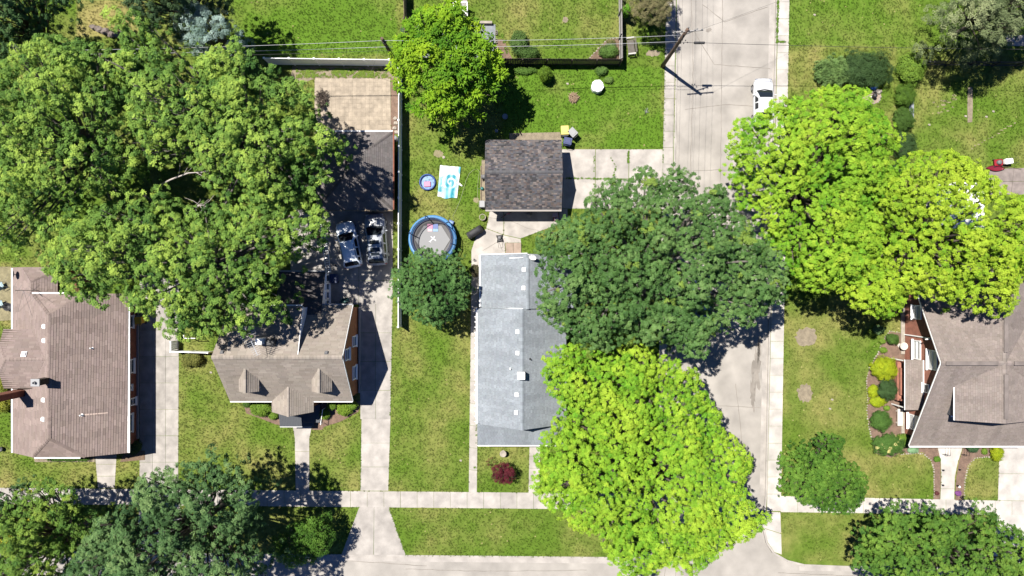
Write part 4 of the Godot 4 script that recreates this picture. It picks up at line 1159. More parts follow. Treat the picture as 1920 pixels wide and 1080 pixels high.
func house_brick_left():
	var o := thing("brick_house", "brown roofed brick house with white gutters at the left edge", "house", Vector3.ZERO)
	var pal := [Color(0.195, 0.156, 0.141), Color(0.176, 0.140, 0.126), Color(0.214, 0.170, 0.156), Color(0.163, 0.130, 0.117)]
	var xl := -44.9; var xr := -34.54; var xm := -39.7
	var he := 2.6; var hr := 5.5; var hj := 4.2
	var k := (hr - he) / (xm - xl)
	var zt := 0.5; var zb := 14.82; var rt := 2.3; var rb := 12.9
	var jl := xl + (hj - he) / k; var jr := xr - (hj - he) / k
	wall_box(o, xl + 0.5, xr - 0.55, zt + 0.35, zb - 0.45, 2.45, M.brick_dark)
	var found := MB.new()
	found.bx(Vector3(xr - 0.5, 0.1, 7.5), Vector3(0.22, 0.22, 13.2), 0.02)
	obj("foundation", found, M.light_grey, o)
	roof_face(o, [Vector3(xl, he, zt), Vector3(jl, hj, zt), Vector3(xm, hr, rt), Vector3(xm, hr, rb), Vector3(jl, hj, zb), Vector3(xl, he, zb)], pal, 0.2, 0.6, 0.022)
	roof_face(o, [Vector3(xr, he, zb), Vector3(jr, hj, zb), Vector3(xm, hr, rb), Vector3(xm, hr, rt), Vector3(jr, hj, zt), Vector3(xr, he, zt)], pal, 0.2, 0.6, 0.022)
	roof_face(o, [Vector3(jl, hj, zb), Vector3(xm, hr, rb), Vector3(jr, hj, zb)], pal, 0.2, 0.6, 0.022)
	roof_face(o, [Vector3(jl, hj, zt), Vector3(xm, hr, rt), Vector3(jr, hj, zt)], pal, 0.2, 0.6, 0.022)
	for z in [zb - 0.5, zt + 0.35]:
		var g := MB.new()
		g.extrude([Vector3(xl + 0.5, he - 0.25, z), Vector3(xr - 0.5, he - 0.25, z), Vector3(jr, hj - 0.2, z), Vector3(jl, hj - 0.2, z)], Vector3(0, 0, 0.1))
		obj("gable", g, M.brick_dark, o)
	ridge(o, Vector3(xm, hr, rt), Vector3(xm, hr, rb), pal[1])
	for e in [[jl, zb, rb], [jr, zb, rb], [jl, zt, rt], [jr, zt, rt]]:
		ridge(o, Vector3(e[0], hj, e[1]), Vector3(xm, hr, e[2]), pal[1], 0.14)
	edge(o, Vector3(xl - 0.06, he - 0.02, -1.8), Vector3(xl - 0.06, he - 0.02, zb), M.white)
	edge(o, Vector3(xr + 0.08, he - 0.02, zt), Vector3(xr + 0.08, he - 0.02, zb), M.white, "gutter", 0.18, 0.13)
	edge(o, Vector3(jl + 0.2, hj - 0.05, zb + 0.06), Vector3(jr - 0.4, hj - 0.05, zb + 0.06), M.white)
	edge(o, Vector3(jl + 0.0, hj - 0.02, zt - 0.06), Vector3(jr, hj - 0.02, zt - 0.06), M.white)
	# the lower wing at the top with its own hipped roof
	var wl := xl; var wr := -40.5; var wm := -42.2
	roof_face(o, [Vector3(wl, he, zt), Vector3(wl, he, -1.85), Vector3(wl + 1.4, he + 0.78, -1.85), Vector3(wm, 4.1, -0.55), Vector3(wm, 4.1, zt)], pal, 0.2, 0.6, 0.022)
	roof_face(o, [Vector3(wr, 3.15, zt - 0.05), Vector3(wm, 4.1, zt - 0.05), Vector3(wm, 4.1, -0.55), Vector3(wr, 3.15, -1.75)], pal, 0.2, 0.6, 0.022)
	roof_face(o, [Vector3(wl + 1.4, he + 0.78, -1.85), Vector3(wm, 4.1, -0.55), Vector3(wr, 3.15, -1.75), Vector3(wr, 3.1, -1.85)], pal, 0.2, 0.6, 0.022)
	wall_box(o, wl + 0.4, wr - 0.2, -1.6, zt + 0.3, 2.4, M.brick_dark)
	wall_box(o, wr - 0.2, wr + 1.2, -1.0, zt + 0.3, 2.0, M.brick_dark)
	ridge(o, Vector3(wm, 4.1, -0.55), Vector3(wr, 3.15, -1.75), pal[1], 0.13)
	# cross wing over the left slope
	var ch := 5.2; var ce := 4.2; var cj := 4.75
	var z0 := 3.6; var z1 := 8.74; var zm := 6.17
	var vx := xl + (ce - he) / k; var vr := xl + (ch - he) / k
	var cx := -44.55; var zk := (zm - z0) * (cj - ce) / (ch - ce)
	roof_face(o, [Vector3(vx, ce, z0), Vector3(vr, ch + 0.02, zm), Vector3(-43.6, ch, zm), Vector3(cx, cj, z0 + zk), Vector3(cx, ce, z0)], pal, 0.2, 0.6, 0.022)
	roof_face(o, [Vector3(vx, ce, z1), Vector3(vr, ch + 0.02, zm), Vector3(-43.6, ch, zm), Vector3(cx, cj, z1 - zk), Vector3(cx, ce, z1)], pal, 0.2, 0.6, 0.022)
	roof_face(o, [Vector3(cx, cj, z0 + zk), Vector3(-43.6, ch, zm), Vector3(cx, cj, z1 - zk)], pal, 0.2, 0.6, 0.022)
	ridge(o, Vector3(-43.6, ch, zm), Vector3(vr + 0.1, ch, zm), pal[0], 0.15)
	ridge(o, Vector3(cx, cj, z0 + zk), Vector3(-43.6, ch, zm), pal[0], 0.12)
	ridge(o, Vector3(cx, cj, z1 - zk), Vector3(-43.6, ch, zm), pal[0], 0.12)
	var cw := MB.new()
	cw.bx(Vector3(-43.4, 3.4, zm), Vector3(1.9, 1.5, z1 - z0 - 0.5))
	obj("wall", cw, M.brick_dark, o)
	edge(o, Vector3(cx, ce - 0.04, z1 + 0.05), Vector3(vx + 0.2, ce - 0.04, z1 + 0.05), M.dark_wood, "fascia", 0.08, 0.14)
	# windows on the driveway side
	for w in [[1.9, 1.35, 1.15], [6.0, 1.2, 1.3], [7.95, 1.6, 0.5], [11.2, 1.5, 1.7], [9.3, 0.9, 0.7]]:
		window(o, Vector3(xr - 0.55, w[1], w[0] + 1.2), Vector3.RIGHT, w[2], 1.0)
	for w in [[1.0, 1.6], [7.3, 1.7], [12.3, 3.0]]:
		var aw := MB.new()
		aw.bx(Vector3(xr - 0.22, 1.9, w[0] + 1.0), Vector3(0.1, 0.07, w[1]), 0.01)
		obj("window_hood", aw, M.light_grey, o)
	var n := Vector3(-k, 1, 0).normalized()
	for p in [[83, 612], [83, 638.5], [82, 750], [81.5, 786]]:
		var h := hr - 0.35
		vent(o, spot(p[0], p[1], h), n)
	vent(o, spot(45.5, 664, 5.05) + Vector3.UP * 0.02, Vector3(0, 1, -0.39), "skylight", 0.36)
	vent(o, spot(55.5, 520.5, 3.6) - Vector3.UP * 0.05, Vector3(-0.3, 1, -0.4), "skylight", 0.34)
	for p in [[173, 652.5], [159, 776.5]]:
		var h := 3.95
		var q := spot(p[0], p[1], h)
		q.y = hr - (q.x - xm) * k
		pipe(o, q, 0.35, 0.06, M.white)
		var st := MB.new()   # the pale streak the runoff leaves
		var nn := Vector3(k, 1, 0).normalized()
		st.quad(q + Vector3(0.15, -0.15 * k, -0.07) + nn * 0.04, q + Vector3(0.15, -0.15 * k, 0.07) + nn * 0.04, q + Vector3(1.7, -1.7 * k, 0.02) + nn * 0.04, q + Vector3(1.7, -1.7 * k, -0.06) + nn * 0.04)
		obj("stain", st, M.streak, o)
	var c1 := spot(89, 713, 5.3)
	chimney(o, c1, Vector2(0.62, 0.5), 4.6, 6.75, M.dark_wood, M.light_grey)
	chimney(o, Vector3(-43.6, 0, 9.3), Vector2(1.1, 0.55), 0.0, 7.2, M.brick_dark, M.rock)
	# television antenna on three struts and a dish on the gutter
	var an := MB.new()
	var base := Vector3(-41.8, 4.0, 0.2)
	an.tube([base + Vector3(0, -0.1, 0), base + Vector3(0, 2.6, 0)], [0.025], 6)
	an.tube([base + Vector3(-1.5, 1.9, -0.9), base + Vector3(1.4, 2.2, 0.7)], [0.01], 5)
	for i in 7:
		var m := base + Vector3(-1.4 + i * 0.46, 1.92 + i * 0.05, -0.85 + i * 0.25)
		an.tube([m + Vector3(-0.3, 0, 0.5) * (1.0 - i * 0.08), m + Vector3(0.3, 0, -0.5) * (1.0 - i * 0.08)], [0.01], 4)
	an.tube([base + Vector3(0, 1.6, 0), Vector3(-44.0, 3.2, 2.1)], [0.01], 4)
	an.tube([base + Vector3(0, 1.6, 0), Vector3(-42.0, 4.2, 2.6)], [0.01], 4)
	obj("antenna", an, M.grey, o)
	var ds := MB.new()
	ds.lathe(Transform3D(Basis(Vector3(0, 0, 1), 0.9), spot(26, 514, 3.4)), [Vector2(0, 0), Vector2(0.22, 0.03), Vector2(0.36, 0.1), Vector2(0.36, 0.08), Vector2(0.2, 0.0), Vector2(0, -0.03)], 18)
	ds.bar(spot(26, 514, 3.4), spot(28, 515, 2.6), 0.05, 0.05)
	obj("satellite_dish", ds, M.light_grey, o)

func house_grey_middle():
	var o := thing("gabled_house", "weathered grey roofed house with two front dormers and an orange brick gable", "house", Vector3.ZERO)
	var pal := [Color(0.220, 0.194, 0.167), Color(0.202, 0.178, 0.151), Color(0.238, 0.211, 0.184), Color(0.190, 0.164, 0.140)]
	var xl := -25.2; var xr := -14.25
	var hp := 6.8; var he := 3.0
	var zf := 10.1; var zb := 1.53; var zm := 5.81
	var kf := (hp - he) / (zf - zm)
	for x in [[xr - 0.15, 0.12], [xl + 0.1, -0.12]]:
		pass
	gable_wall(o, [Vector3(xl + 0.3, -0.1, zb + 0.25), Vector3(xl + 0.3, -0.1, zf - 0.3), Vector3(xl + 0.3, he + 0.05, zf - 0.3), Vector3(xl + 0.3, hp - 0.28, zm), Vector3(xl + 0.3, he + 0.05, zb + 0.25)], Vector3(xr - xl - 0.5, 0, 0), M.brick)
	roof_face(o, [Vector3(xl, he, zf), Vector3(xr, he, zf), Vector3(xr, hp, zm), Vector3(xl, hp, zm)], pal, 0.2, 0.6, 0.022)
	roof_face(o, [Vector3(xl, he, zb), Vector3(xr, he, zb), Vector3(xr, hp, zm), Vector3(xl, hp, zm)], pal, 0.2, 0.6, 0.022)
	ridge(o, Vector3(xl, hp, zm), Vector3(xr, hp, zm), pal[0])
	edge(o, Vector3(xl, he - 0.06, zf + 0.07), Vector3(xr, he - 0.06, zf + 0.07), M.trim, "gutter", 0.1, 0.1)
	edge(o, Vector3(xl, he - 0.04, zb - 0.07), Vector3(xr, he - 0.04, zb - 0.07), M.light_grey, "gutter")
	for s in [[zf, 1], [zb, -1]]:
		edge(o, Vector3(xr + 0.03, he - 0.1, s[0]), Vector3(xr + 0.03, hp - 0.1, zm), M.trim, "rake_board", 0.05, 0.16)
	var drip := MB.new()
	drip.bx(Vector3(xr - 0.02, 0.15, 5.8), Vector3(0.14, 0.3, 8.0), 0.02)
	obj("foundation", drip, M.light_grey, o)
	var wx := xr - 0.2
	window(o, Vector3(wx, 1.6, 4.87), Vector3.RIGHT, 1.0, 1.45)
	window(o, Vector3(wx, 4.3, 5.81), Vector3.RIGHT, 1.05, 1.5)
	window(o, Vector3(wx, 1.6, 7.74), Vector3.RIGHT, 1.27, 1.35)
	# long dormer at the back with its pale cheek
	var dx0 := -24.0; var dx1 := -18.13
	var dz := 1.7; var dh := 5.3
	roof_face(o, [Vector3(dx0, dh, dz - 0.15), Vector3(dx1 + 0.1, dh, dz - 0.15), Vector3(dx1 + 0.1, 6.72, zm - 0.05), Vector3(dx0, 6.72, zm - 0.05)], pal, 0.2, 0.6, 0.022)
	for x in [dx1, dx0 + 0.1]:
		var ck := MB.new()
		ck.extrude([Vector3(x, 3.2, dz), Vector3(x, dh - 0.02, dz), Vector3(x, 6.62, zm - 0.15)], Vector3(-0.1, 0, 0))
		obj("dormer_cheek", ck, M.siding, o)
	var dw := MB.new()
	dw.bx(Vector3((dx0 + dx1) * 0.5, 4.2, dz + 0.06), Vector3(dx1 - dx0 - 0.1, 2.1, 0.1))
	obj("dormer_wall", dw, M.siding, o)
	edge(o, Vector3(dx0, dh - 0.03, dz - 0.22), Vector3(dx1 + 0.1, dh - 0.03, dz - 0.22), M.trim, "gutter", 0.1, 0.1)
	var dtr := MB.new()
	dtr.bar(Vector3(dx1 + 0.14, dh - 0.06, dz - 0.1), Vector3(dx1 + 0.14, 6.6, zm - 0.2), 0.05, 0.14)
	obj("dormer_trim", dtr, M.white, o)
	# low rear wing with four windows in its white wall
	var lx := -21.0; var rx := -17.0; var lz := -1.45
	roof_face(o, [Vector3(lx, 2.3, lz), Vector3(rx + 0.1, 2.3, lz), Vector3(rx + 0.1, 3.75, 2.4), Vector3(lx, 3.75, 2.4)], [Color(0.075, 0.07, 0.07), Color(0.09, 0.08, 0.078), Color(0.06, 0.057, 0.057)])
	var lw := MB.new()
	lw.extrude([Vector3(rx, -0.1, lz + 0.15), Vector3(rx, 2.2, lz + 0.15), Vector3(rx, 3.5, 2.3), Vector3(rx, -0.1, 2.3)], Vector3(lx + 0.2 - rx, 0, 0))
	obj("wing_wall", lw, M.siding, o)
	for i in 4:
		window(o, Vector3(rx, 1.25, -0.9 + i * 0.78), Vector3.RIGHT, 0.7, 1.15, M.white, "window", 0)
	edge(o, Vector3(lx, 2.26, lz - 0.08), Vector3(rx + 0.1, 2.26, lz - 0.08), M.light_grey, "gutter", 0.14, 0.12)
	# two gabled dormers on the front slope
	for px in [-22.75, -16.45]:
		var hz := 5.88; var hw := 0.86; var eh := 4.95
		var front := 8.95
		var zr := zf - (hz - he) / kf
		var zv := zf - (eh - he) / kf
		var d := 0.0
		roof_face(o, [Vector3(px, hz, zr), Vector3(px, hz, front), Vector3(px - hw, eh, front), Vector3(px - hw, eh, zv)], pal, 0.2, 0.6, 0.022)
		roof_face(o, [Vector3(px, hz, zr), Vector3(px, hz, front), Vector3(px + hw, eh, front), Vector3(px + hw, eh, zv)], pal, 0.2, 0.6, 0.022)
		ridge(o, Vector3(px, hz, zr), Vector3(px, hz, front), pal[2], 0.1)
		var body := MB.new()
		body.extrude([Vector3(px - hw + 0.14, 3.9, front - 0.2), Vector3(px + hw - 0.14, 3.9, front - 0.2), Vector3(px + hw - 0.14, eh - 0.02, front - 0.2), Vector3(px, hz - 0.22, front - 0.2), Vector3(px - hw + 0.14, eh - 0.02, front - 0.2)], Vector3(0, 0, zv - front + 0.1))
		obj("dormer_wall", body, M.siding, o)
		window(o, Vector3(px, 4.5, front - 0.2), Vector3(0, 0, 1), 0.8, 0.95, M.white, "dormer_window")
	# gabled entry with a dark awning over its steps
	var ex := -19.59; var eh2 := 4.3; var zfr := 11.2; var ew := 1.86
	var ezr := zf - (eh2 - he) / kf
	roof_face(o, [Vector3(ex, eh2, ezr), Vector3(ex, eh2, zfr + 0.05), Vector3(ex - ew, he, zfr - 0.12), Vector3(ex - ew, he, zf)], pal, 0.2, 0.6, 0.022)
	roof_face(o, [Vector3(ex, eh2, ezr), Vector3(ex, eh2, zfr + 0.05), Vector3(ex + ew, he, zfr - 0.12), Vector3(ex + ew, he, zf)], pal, 0.2, 0.6, 0.022)
	ridge(o, Vector3(ex, eh2, ezr), Vector3(ex, eh2, zfr + 0.05), pal[2], 0.1)
	var en := MB.new()
	en.extrude([Vector3(ex - ew + 0.3, -0.1, zfr - 0.4), Vector3(ex + ew - 0.3, -0.1, zfr - 0.4), Vector3(ex + ew - 0.3, he - 0.02, zfr - 0.4), Vector3(ex, eh2 - 0.25, zfr - 0.4), Vector3(ex - ew + 0.3, he - 0.02, zfr - 0.4)], Vector3(0, 0, -1.2))
	obj("entry_wall", en, M.brick, o)
	var aw := MB.new()
	for i in 14:
		var x := ex - 1.35 + i * 0.143
		aw.bar(Vector3(x, 2.62, zfr - 0.35), Vector3(x, 2.2, zfr + 1.35), 0.135, 0.03)
	obj("awning", aw, M.slate, o)
	edge(o, Vector3(ex - 1.43, 2.15, zfr + 1.38), Vector3(ex + 0.6, 2.15, zfr + 1.38), M.white, "awning_trim", 0.05, 0.1)
	var por := MB.new()
	por.bx(Vector3(ex + 0.1, 0.2, zfr + 0.5), Vector3(3.2, 0.4, 1.7), 0.02)
	por.bx(Vector3(ex + 0.1, 0.1, zfr + 1.55), Vector3(2.0, 0.2, 0.4), 0.02)
	obj("porch_step", por, M.slate, o)
	var hr := MB.new()
	hr.tube([Vector3(-17.65, 0.2, 12.6), Vector3(-17.65, 1.1, 12.6), Vector3(-17.45, 1.1, 11.2), Vector3(-17.45, 0.2, 11.2)], [0.035], 6)
	obj("handrail", hr, M.white, o)
	# chimney with a metal cap, roof vents and two antennas
	var cp := spot(492, 639, 6.4)
	var ch := MB.new()
	ch.bx(Vector3(cp.x, 6.6, cp.z), Vector3(0.55, 1.5, 0.5), 0.02)
	obj("chimney", ch, M.white, o)
	var cc := MB.new()
	cc.bx(Vector3(cp.x + 0.8, 6.45, cp.z + 0.12), Vector3(0.75, 0.9, 0.62), 0.12)
	obj("roof_fan", cc, M.black, o)
	for p in [[416, 661], [612, 662], [512, 582]]:
		var h := 6.55 if p[1] > 600 else 5.5
		var q := spot(p[0], p[1], h)
		if p[1] > 600: q.y = hp - (zm - q.z) * kf
		vent(o, q, Vector3(0, 1, -kf), "roof_vent", 0.26, M.grey)
	for a in [[478, 655, 458, 612, 7.9, 15], [508, 656, 518, 625, 6.9, 12]]:
		var an := MB.new()
		var p0 := spot(a[0] - (a[2] - a[0]) * 0.25, a[1] - (a[3] - a[1]) * 0.25, a[4])
		var p1 := spot(a[2], a[3], a[4] + 0.1) 
		an.tube([p0, p1], [0.025], 5)
		for i in a[5]:
			var t: float = float(i) / a[5]
			var m := p0.lerp(p1, t)
			var side := (p1 - p0).cross(Vector3.UP).normalized() * lerpf(0.28, 0.85, t)
			an.tube([m - side, m + side], [0.012], 4)
		an.tube([p0.lerp(p1, 0.5), Vector3(p0.lerp(p1, 0.5).x, 5.6, p0.lerp(p1, 0.5).z)], [0.025], 5)
		obj("antenna", an, M.alu if a[5] == 15 else M.dark_grey, o)

func garage_dark():
	var o := thing("garage", "garage with dark mottled grey brown shingles", "garage", Vector3.ZERO)
	var pal := [Color(0.076, 0.072, 0.076), Color(0.052, 0.05, 0.054), Color(0.098, 0.087, 0.084), Color(0.07, 0.071, 0.08), Color(0.082, 0.068, 0.064), Color(0.042, 0.041, 0.044), Color(0.13, 0.112, 0.105), Color(0.08, 0.08, 0.085)]
	var xl := -2.4; var xr := 4.46; var z0 := -13.33; var z1 := -7.05; var zm := -10.2
	var he := 2.55; var hp := 4.0
	wall_box(o, xl + 0.25, xr - 0.2, z0 + 0.3, z1 - 0.3, 2.4, M.grey_siding)
	roof_face(o, [Vector3(xl, he, z0), Vector3(xr, he, z0), Vector3(xr, hp, zm), Vector3(xl, hp, zm)], pal, 0.145, 0.25)
	roof_face(o, [Vector3(xl, he, z1), Vector3(xr, he, z1), Vector3(xr, hp, zm), Vector3(xl, hp, zm)], pal, 0.145, 0.25)
	ridge(o, Vector3(xl, hp, zm), Vector3(xr, hp, zm), pal[7], 0.14)
	for x in [xl + 0.3, xr - 0.3]:
		var g := MB.new()
		g.extrude([Vector3(x, 2.3, z0 + 0.35), Vector3(x, 2.3, z1 - 0.35), Vector3(x, hp - 0.2, zm)], Vector3(0.05, 0, 0))
		obj("gable", g, M.grey_siding, o)
	edge(o, Vector3(xl, he - 0.05, z1 + 0.08), Vector3(xr, he - 0.05, z1 + 0.08), M.gutter_tan, "gutter", 0.16, 0.14)
	var dr := MB.new()
	for i in 4:
		dr.bx(Vector3(xr - 0.18, 0.3 + i * 0.52, zm), Vector3(0.06, 0.5, 4.6), 0.015)
	obj("garage_door", dr, M.white, o)

func garage_brown():
	var o := thing("garage", "brown hipped garage behind the two parked cars, mostly in tree shade", "garage", Vector3.ZERO)
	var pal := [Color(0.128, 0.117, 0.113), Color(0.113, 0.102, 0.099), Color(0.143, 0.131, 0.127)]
	var xl := -17.6; var xr := -10.72; var z0 := -14.05; var z1 := -7.05
	var he := 2.6; var hp := 4.7
	var a := Vector3(-14.2, hp, -10.8); var b := Vector3(-14.1, hp, -10.3)
	wall_box(o, xl + 0.3, xr - 0.28, z0 + 0.3, z1 - 0.3, 2.45, M.brick_dark)
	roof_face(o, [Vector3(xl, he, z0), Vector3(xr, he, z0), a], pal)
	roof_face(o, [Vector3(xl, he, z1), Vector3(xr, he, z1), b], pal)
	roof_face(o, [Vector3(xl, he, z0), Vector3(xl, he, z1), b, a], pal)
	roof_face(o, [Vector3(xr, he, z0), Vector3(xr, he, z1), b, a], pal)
	for e in [[xl, z0, a], [xr, z0, a], [xl, z1, b], [xr, z1, b]]:
		ridge(o, Vector3(e[0], he + 0.02, e[1]), e[2], pal[1] * 0.8, 0.12, "hip_cap")
	edge(o, Vector3(xl, he - 0.03, z0 - 0.07), Vector3(xr, he - 0.03, z0 - 0.07), M.trim)
	edge(o, Vector3(xl, he - 0.03, z1 + 0.07), Vector3(xr, he - 0.03, z1 + 0.07), M.tan_wood)
	edge(o, Vector3(xr + 0.07, he - 0.03, z0), Vector3(xr + 0.07, he - 0.03, z1), M.brick_dark)

func house_pale():
	var o := thing("ranch_house", "long house with a pale blue grey shingle roof beside the side path", "house", Vector3.ZERO)
	var pal := [Color(0.192, 0.213, 0.232), Color(0.175, 0.196, 0.215), Color(0.21, 0.232, 0.25), Color(0.16, 0.178, 0.195)]
	# main part
	var xl := -3.1; var xr := 4.85; var xm := 0.87
	var he := 2.8; var hp := 5.4; var z0 := 1.8; var z1 := 12.2
	roof_face(o, [Vector3(xl, he, z0), Vector3(xl, he, z1), Vector3(xm, hp, z1), Vector3(xm, hp, z0)], pal, 0.17, 0.3, 0.016)
	roof_face(o, [Vector3(xr, he, z0), Vector3(xr, he, z1), Vector3(xm, hp, z1), Vector3(xm, hp, z0)], pal, 0.17, 0.3, 0.016)
	ridge(o, Vector3(xm, hp, z0), Vector3(xm, hp, z1), pal[1], 0.14)
	# upper part, a little narrower and lower
	var ul := -2.82; var ur := 5.5; var um := 1.34
	var uz := -2.95; var uh := 5.3
	roof_face(o, [Vector3(ul, he - 0.05, uz), Vector3(ul, he - 0.05, z0 - 0.01), Vector3(um, uh, z0 - 0.01), Vector3(um, uh, uz)], pal, 0.17, 0.3, 0.016)
	roof_face(o, [Vector3(ur, he - 0.05, uz), Vector3(ur, he - 0.05, z0 - 0.01), Vector3(um, uh, z0 - 0.01), Vector3(um, uh, uz)], pal, 0.17, 0.3, 0.016)
	ridge(o, Vector3(um, uh, uz), Vector3(um, uh, z0), pal[1], 0.14)
	# porch roof across the front
	roof_face(o, [Vector3(xl, 2.55, 14.15), Vector3(xr, 2.55, 14.15), Vector3(xr, 3.0, z1 - 0.1), Vector3(xl, 3.0, z1 - 0.1)], [pal[1] * 0.9, pal[3] * 0.9], 0.17, 0.3, 0.016)
	wall_box(o, xl + 0.35, xr - 0.35, z0, z1 - 0.3, 2.65, M.siding)
	wall_box(o, ul + 0.3, ur - 0.35, uz + 0.3, z0, 2.6, M.siding)
	for z in [z1 - 0.3, uz + 0.3, z0 - 0.05]:
		var g := MB.new()
		g.extrude([Vector3(xl + 0.4, 2.55, z), Vector3(xr - 0.4, 2.55, z), Vector3(xm, hp - 0.25, z)], Vector3(0, 0, 0.06))
		obj("gable", g, M.siding, o)
	for i in 5:
		var ps := MB.new()
		ps.bx(Vector3(xl + 0.3 + i * 1.83, 1.2, 13.95), Vector3(0.12, 2.5, 0.12), 0.01)
		obj("porch_post", ps, M.white, o)
	var deck := MB.new()
	deck.bx(Vector3((xl + xr) * 0.5, 0.1, 13.1), Vector3(xr - xl - 0.3, 0.24, 1.8), 0.02)
	obj("porch_floor", deck, M.slab0, o)
	edge(o, Vector3(xl - 0.07, he - 0.04, z0), Vector3(xl - 0.07, he - 0.04, z1), M.trim)
	edge(o, Vector3(ul - 0.07, he - 0.09, uz), Vector3(ul - 0.07, he - 0.09, z0 - 0.05), M.trim)
	edge(o, Vector3(xl, 2.52, 14.2), Vector3(xr, 2.52, 14.2), M.white, "gutter", 0.1, 0.1)
	edge(o, Vector3(ul, he - 0.13, uz - 0.05), Vector3(um, uh - 0.08, uz - 0.05), M.trim, "rake_board", 0.06, 0.1)
	for z in 22:
		var c := MB.new()
		c.bx(Vector3(xl - 0.2, he - 0.0, z0 + 0.3 + z * 0.47), Vector3(0.14, 0.03, 0.05))
		obj("gutter_clip", c, M.white, o)
	var k := (hp - he) / (xm - xl)
	for p in [[970.5, 622], [970.5, 662], [969, 740], [968, 773.5], [982.5, 505.5], [982, 540]]:
		var h := hp - 0.22
		var q := spot(p[0], p[1], h)
		vent(o, q, Vector3(-k, 1, 0), "roof_vent", 0.27)
	var cp := spot(977, 703, 5.3)
	var ch := MB.new()
	ch.bx(Vector3(cp.x, 5.5, cp.z), Vector3(0.66, 1.1, 0.62), 0.02)
	var cho := obj("chimney", ch, M.white, o)
	var cap := MB.new()
	cap.lathe(Transform3D(Basis(), Vector3(cp.x, 6.05, cp.z)), [Vector2(0.2, -0.02), Vector2(0.19, 0.12), Vector2(0.06, 0.2), Vector2(0, 0.2)], 12)
	obj("chimney_cap", cap, M.trim, cho)
	var q2 := spot(957, 690, 4.2); q2.y = he + (q2.x - xl) * k - 0.05
	pipe(o, q2, 0.4, 0.045, M.white)
	var q3 := spot(993, 672, 4.5); q3.y = hp - (q3.x - xm) * k - 0.05
	pipe(o, q3, 0.4, 0.05, M.dark_grey)
	var ds := MB.new()
	var dp := spot(999, 481, 5.7)
	ds.lathe(Transform3D(Basis(Vector3(1, 0, 0.4).normalized(), 0.95), dp), [Vector2(0, 0), Vector2(0.2, 0.03), Vector2(0.34, 0.1), Vector2(0.34, 0.08), Vector2(0.2, 0.0), Vector2(0, -0.03)], 18)
	ds.bar(dp, dp + Vector3(-0.2, -0.65, 0.1), 0.05, 0.05)
	ds.bar(dp, dp + Vector3(-0.45, 0.15, -0.2), 0.03, 0.03)
	obj("satellite_dish", ds, M.white, o)

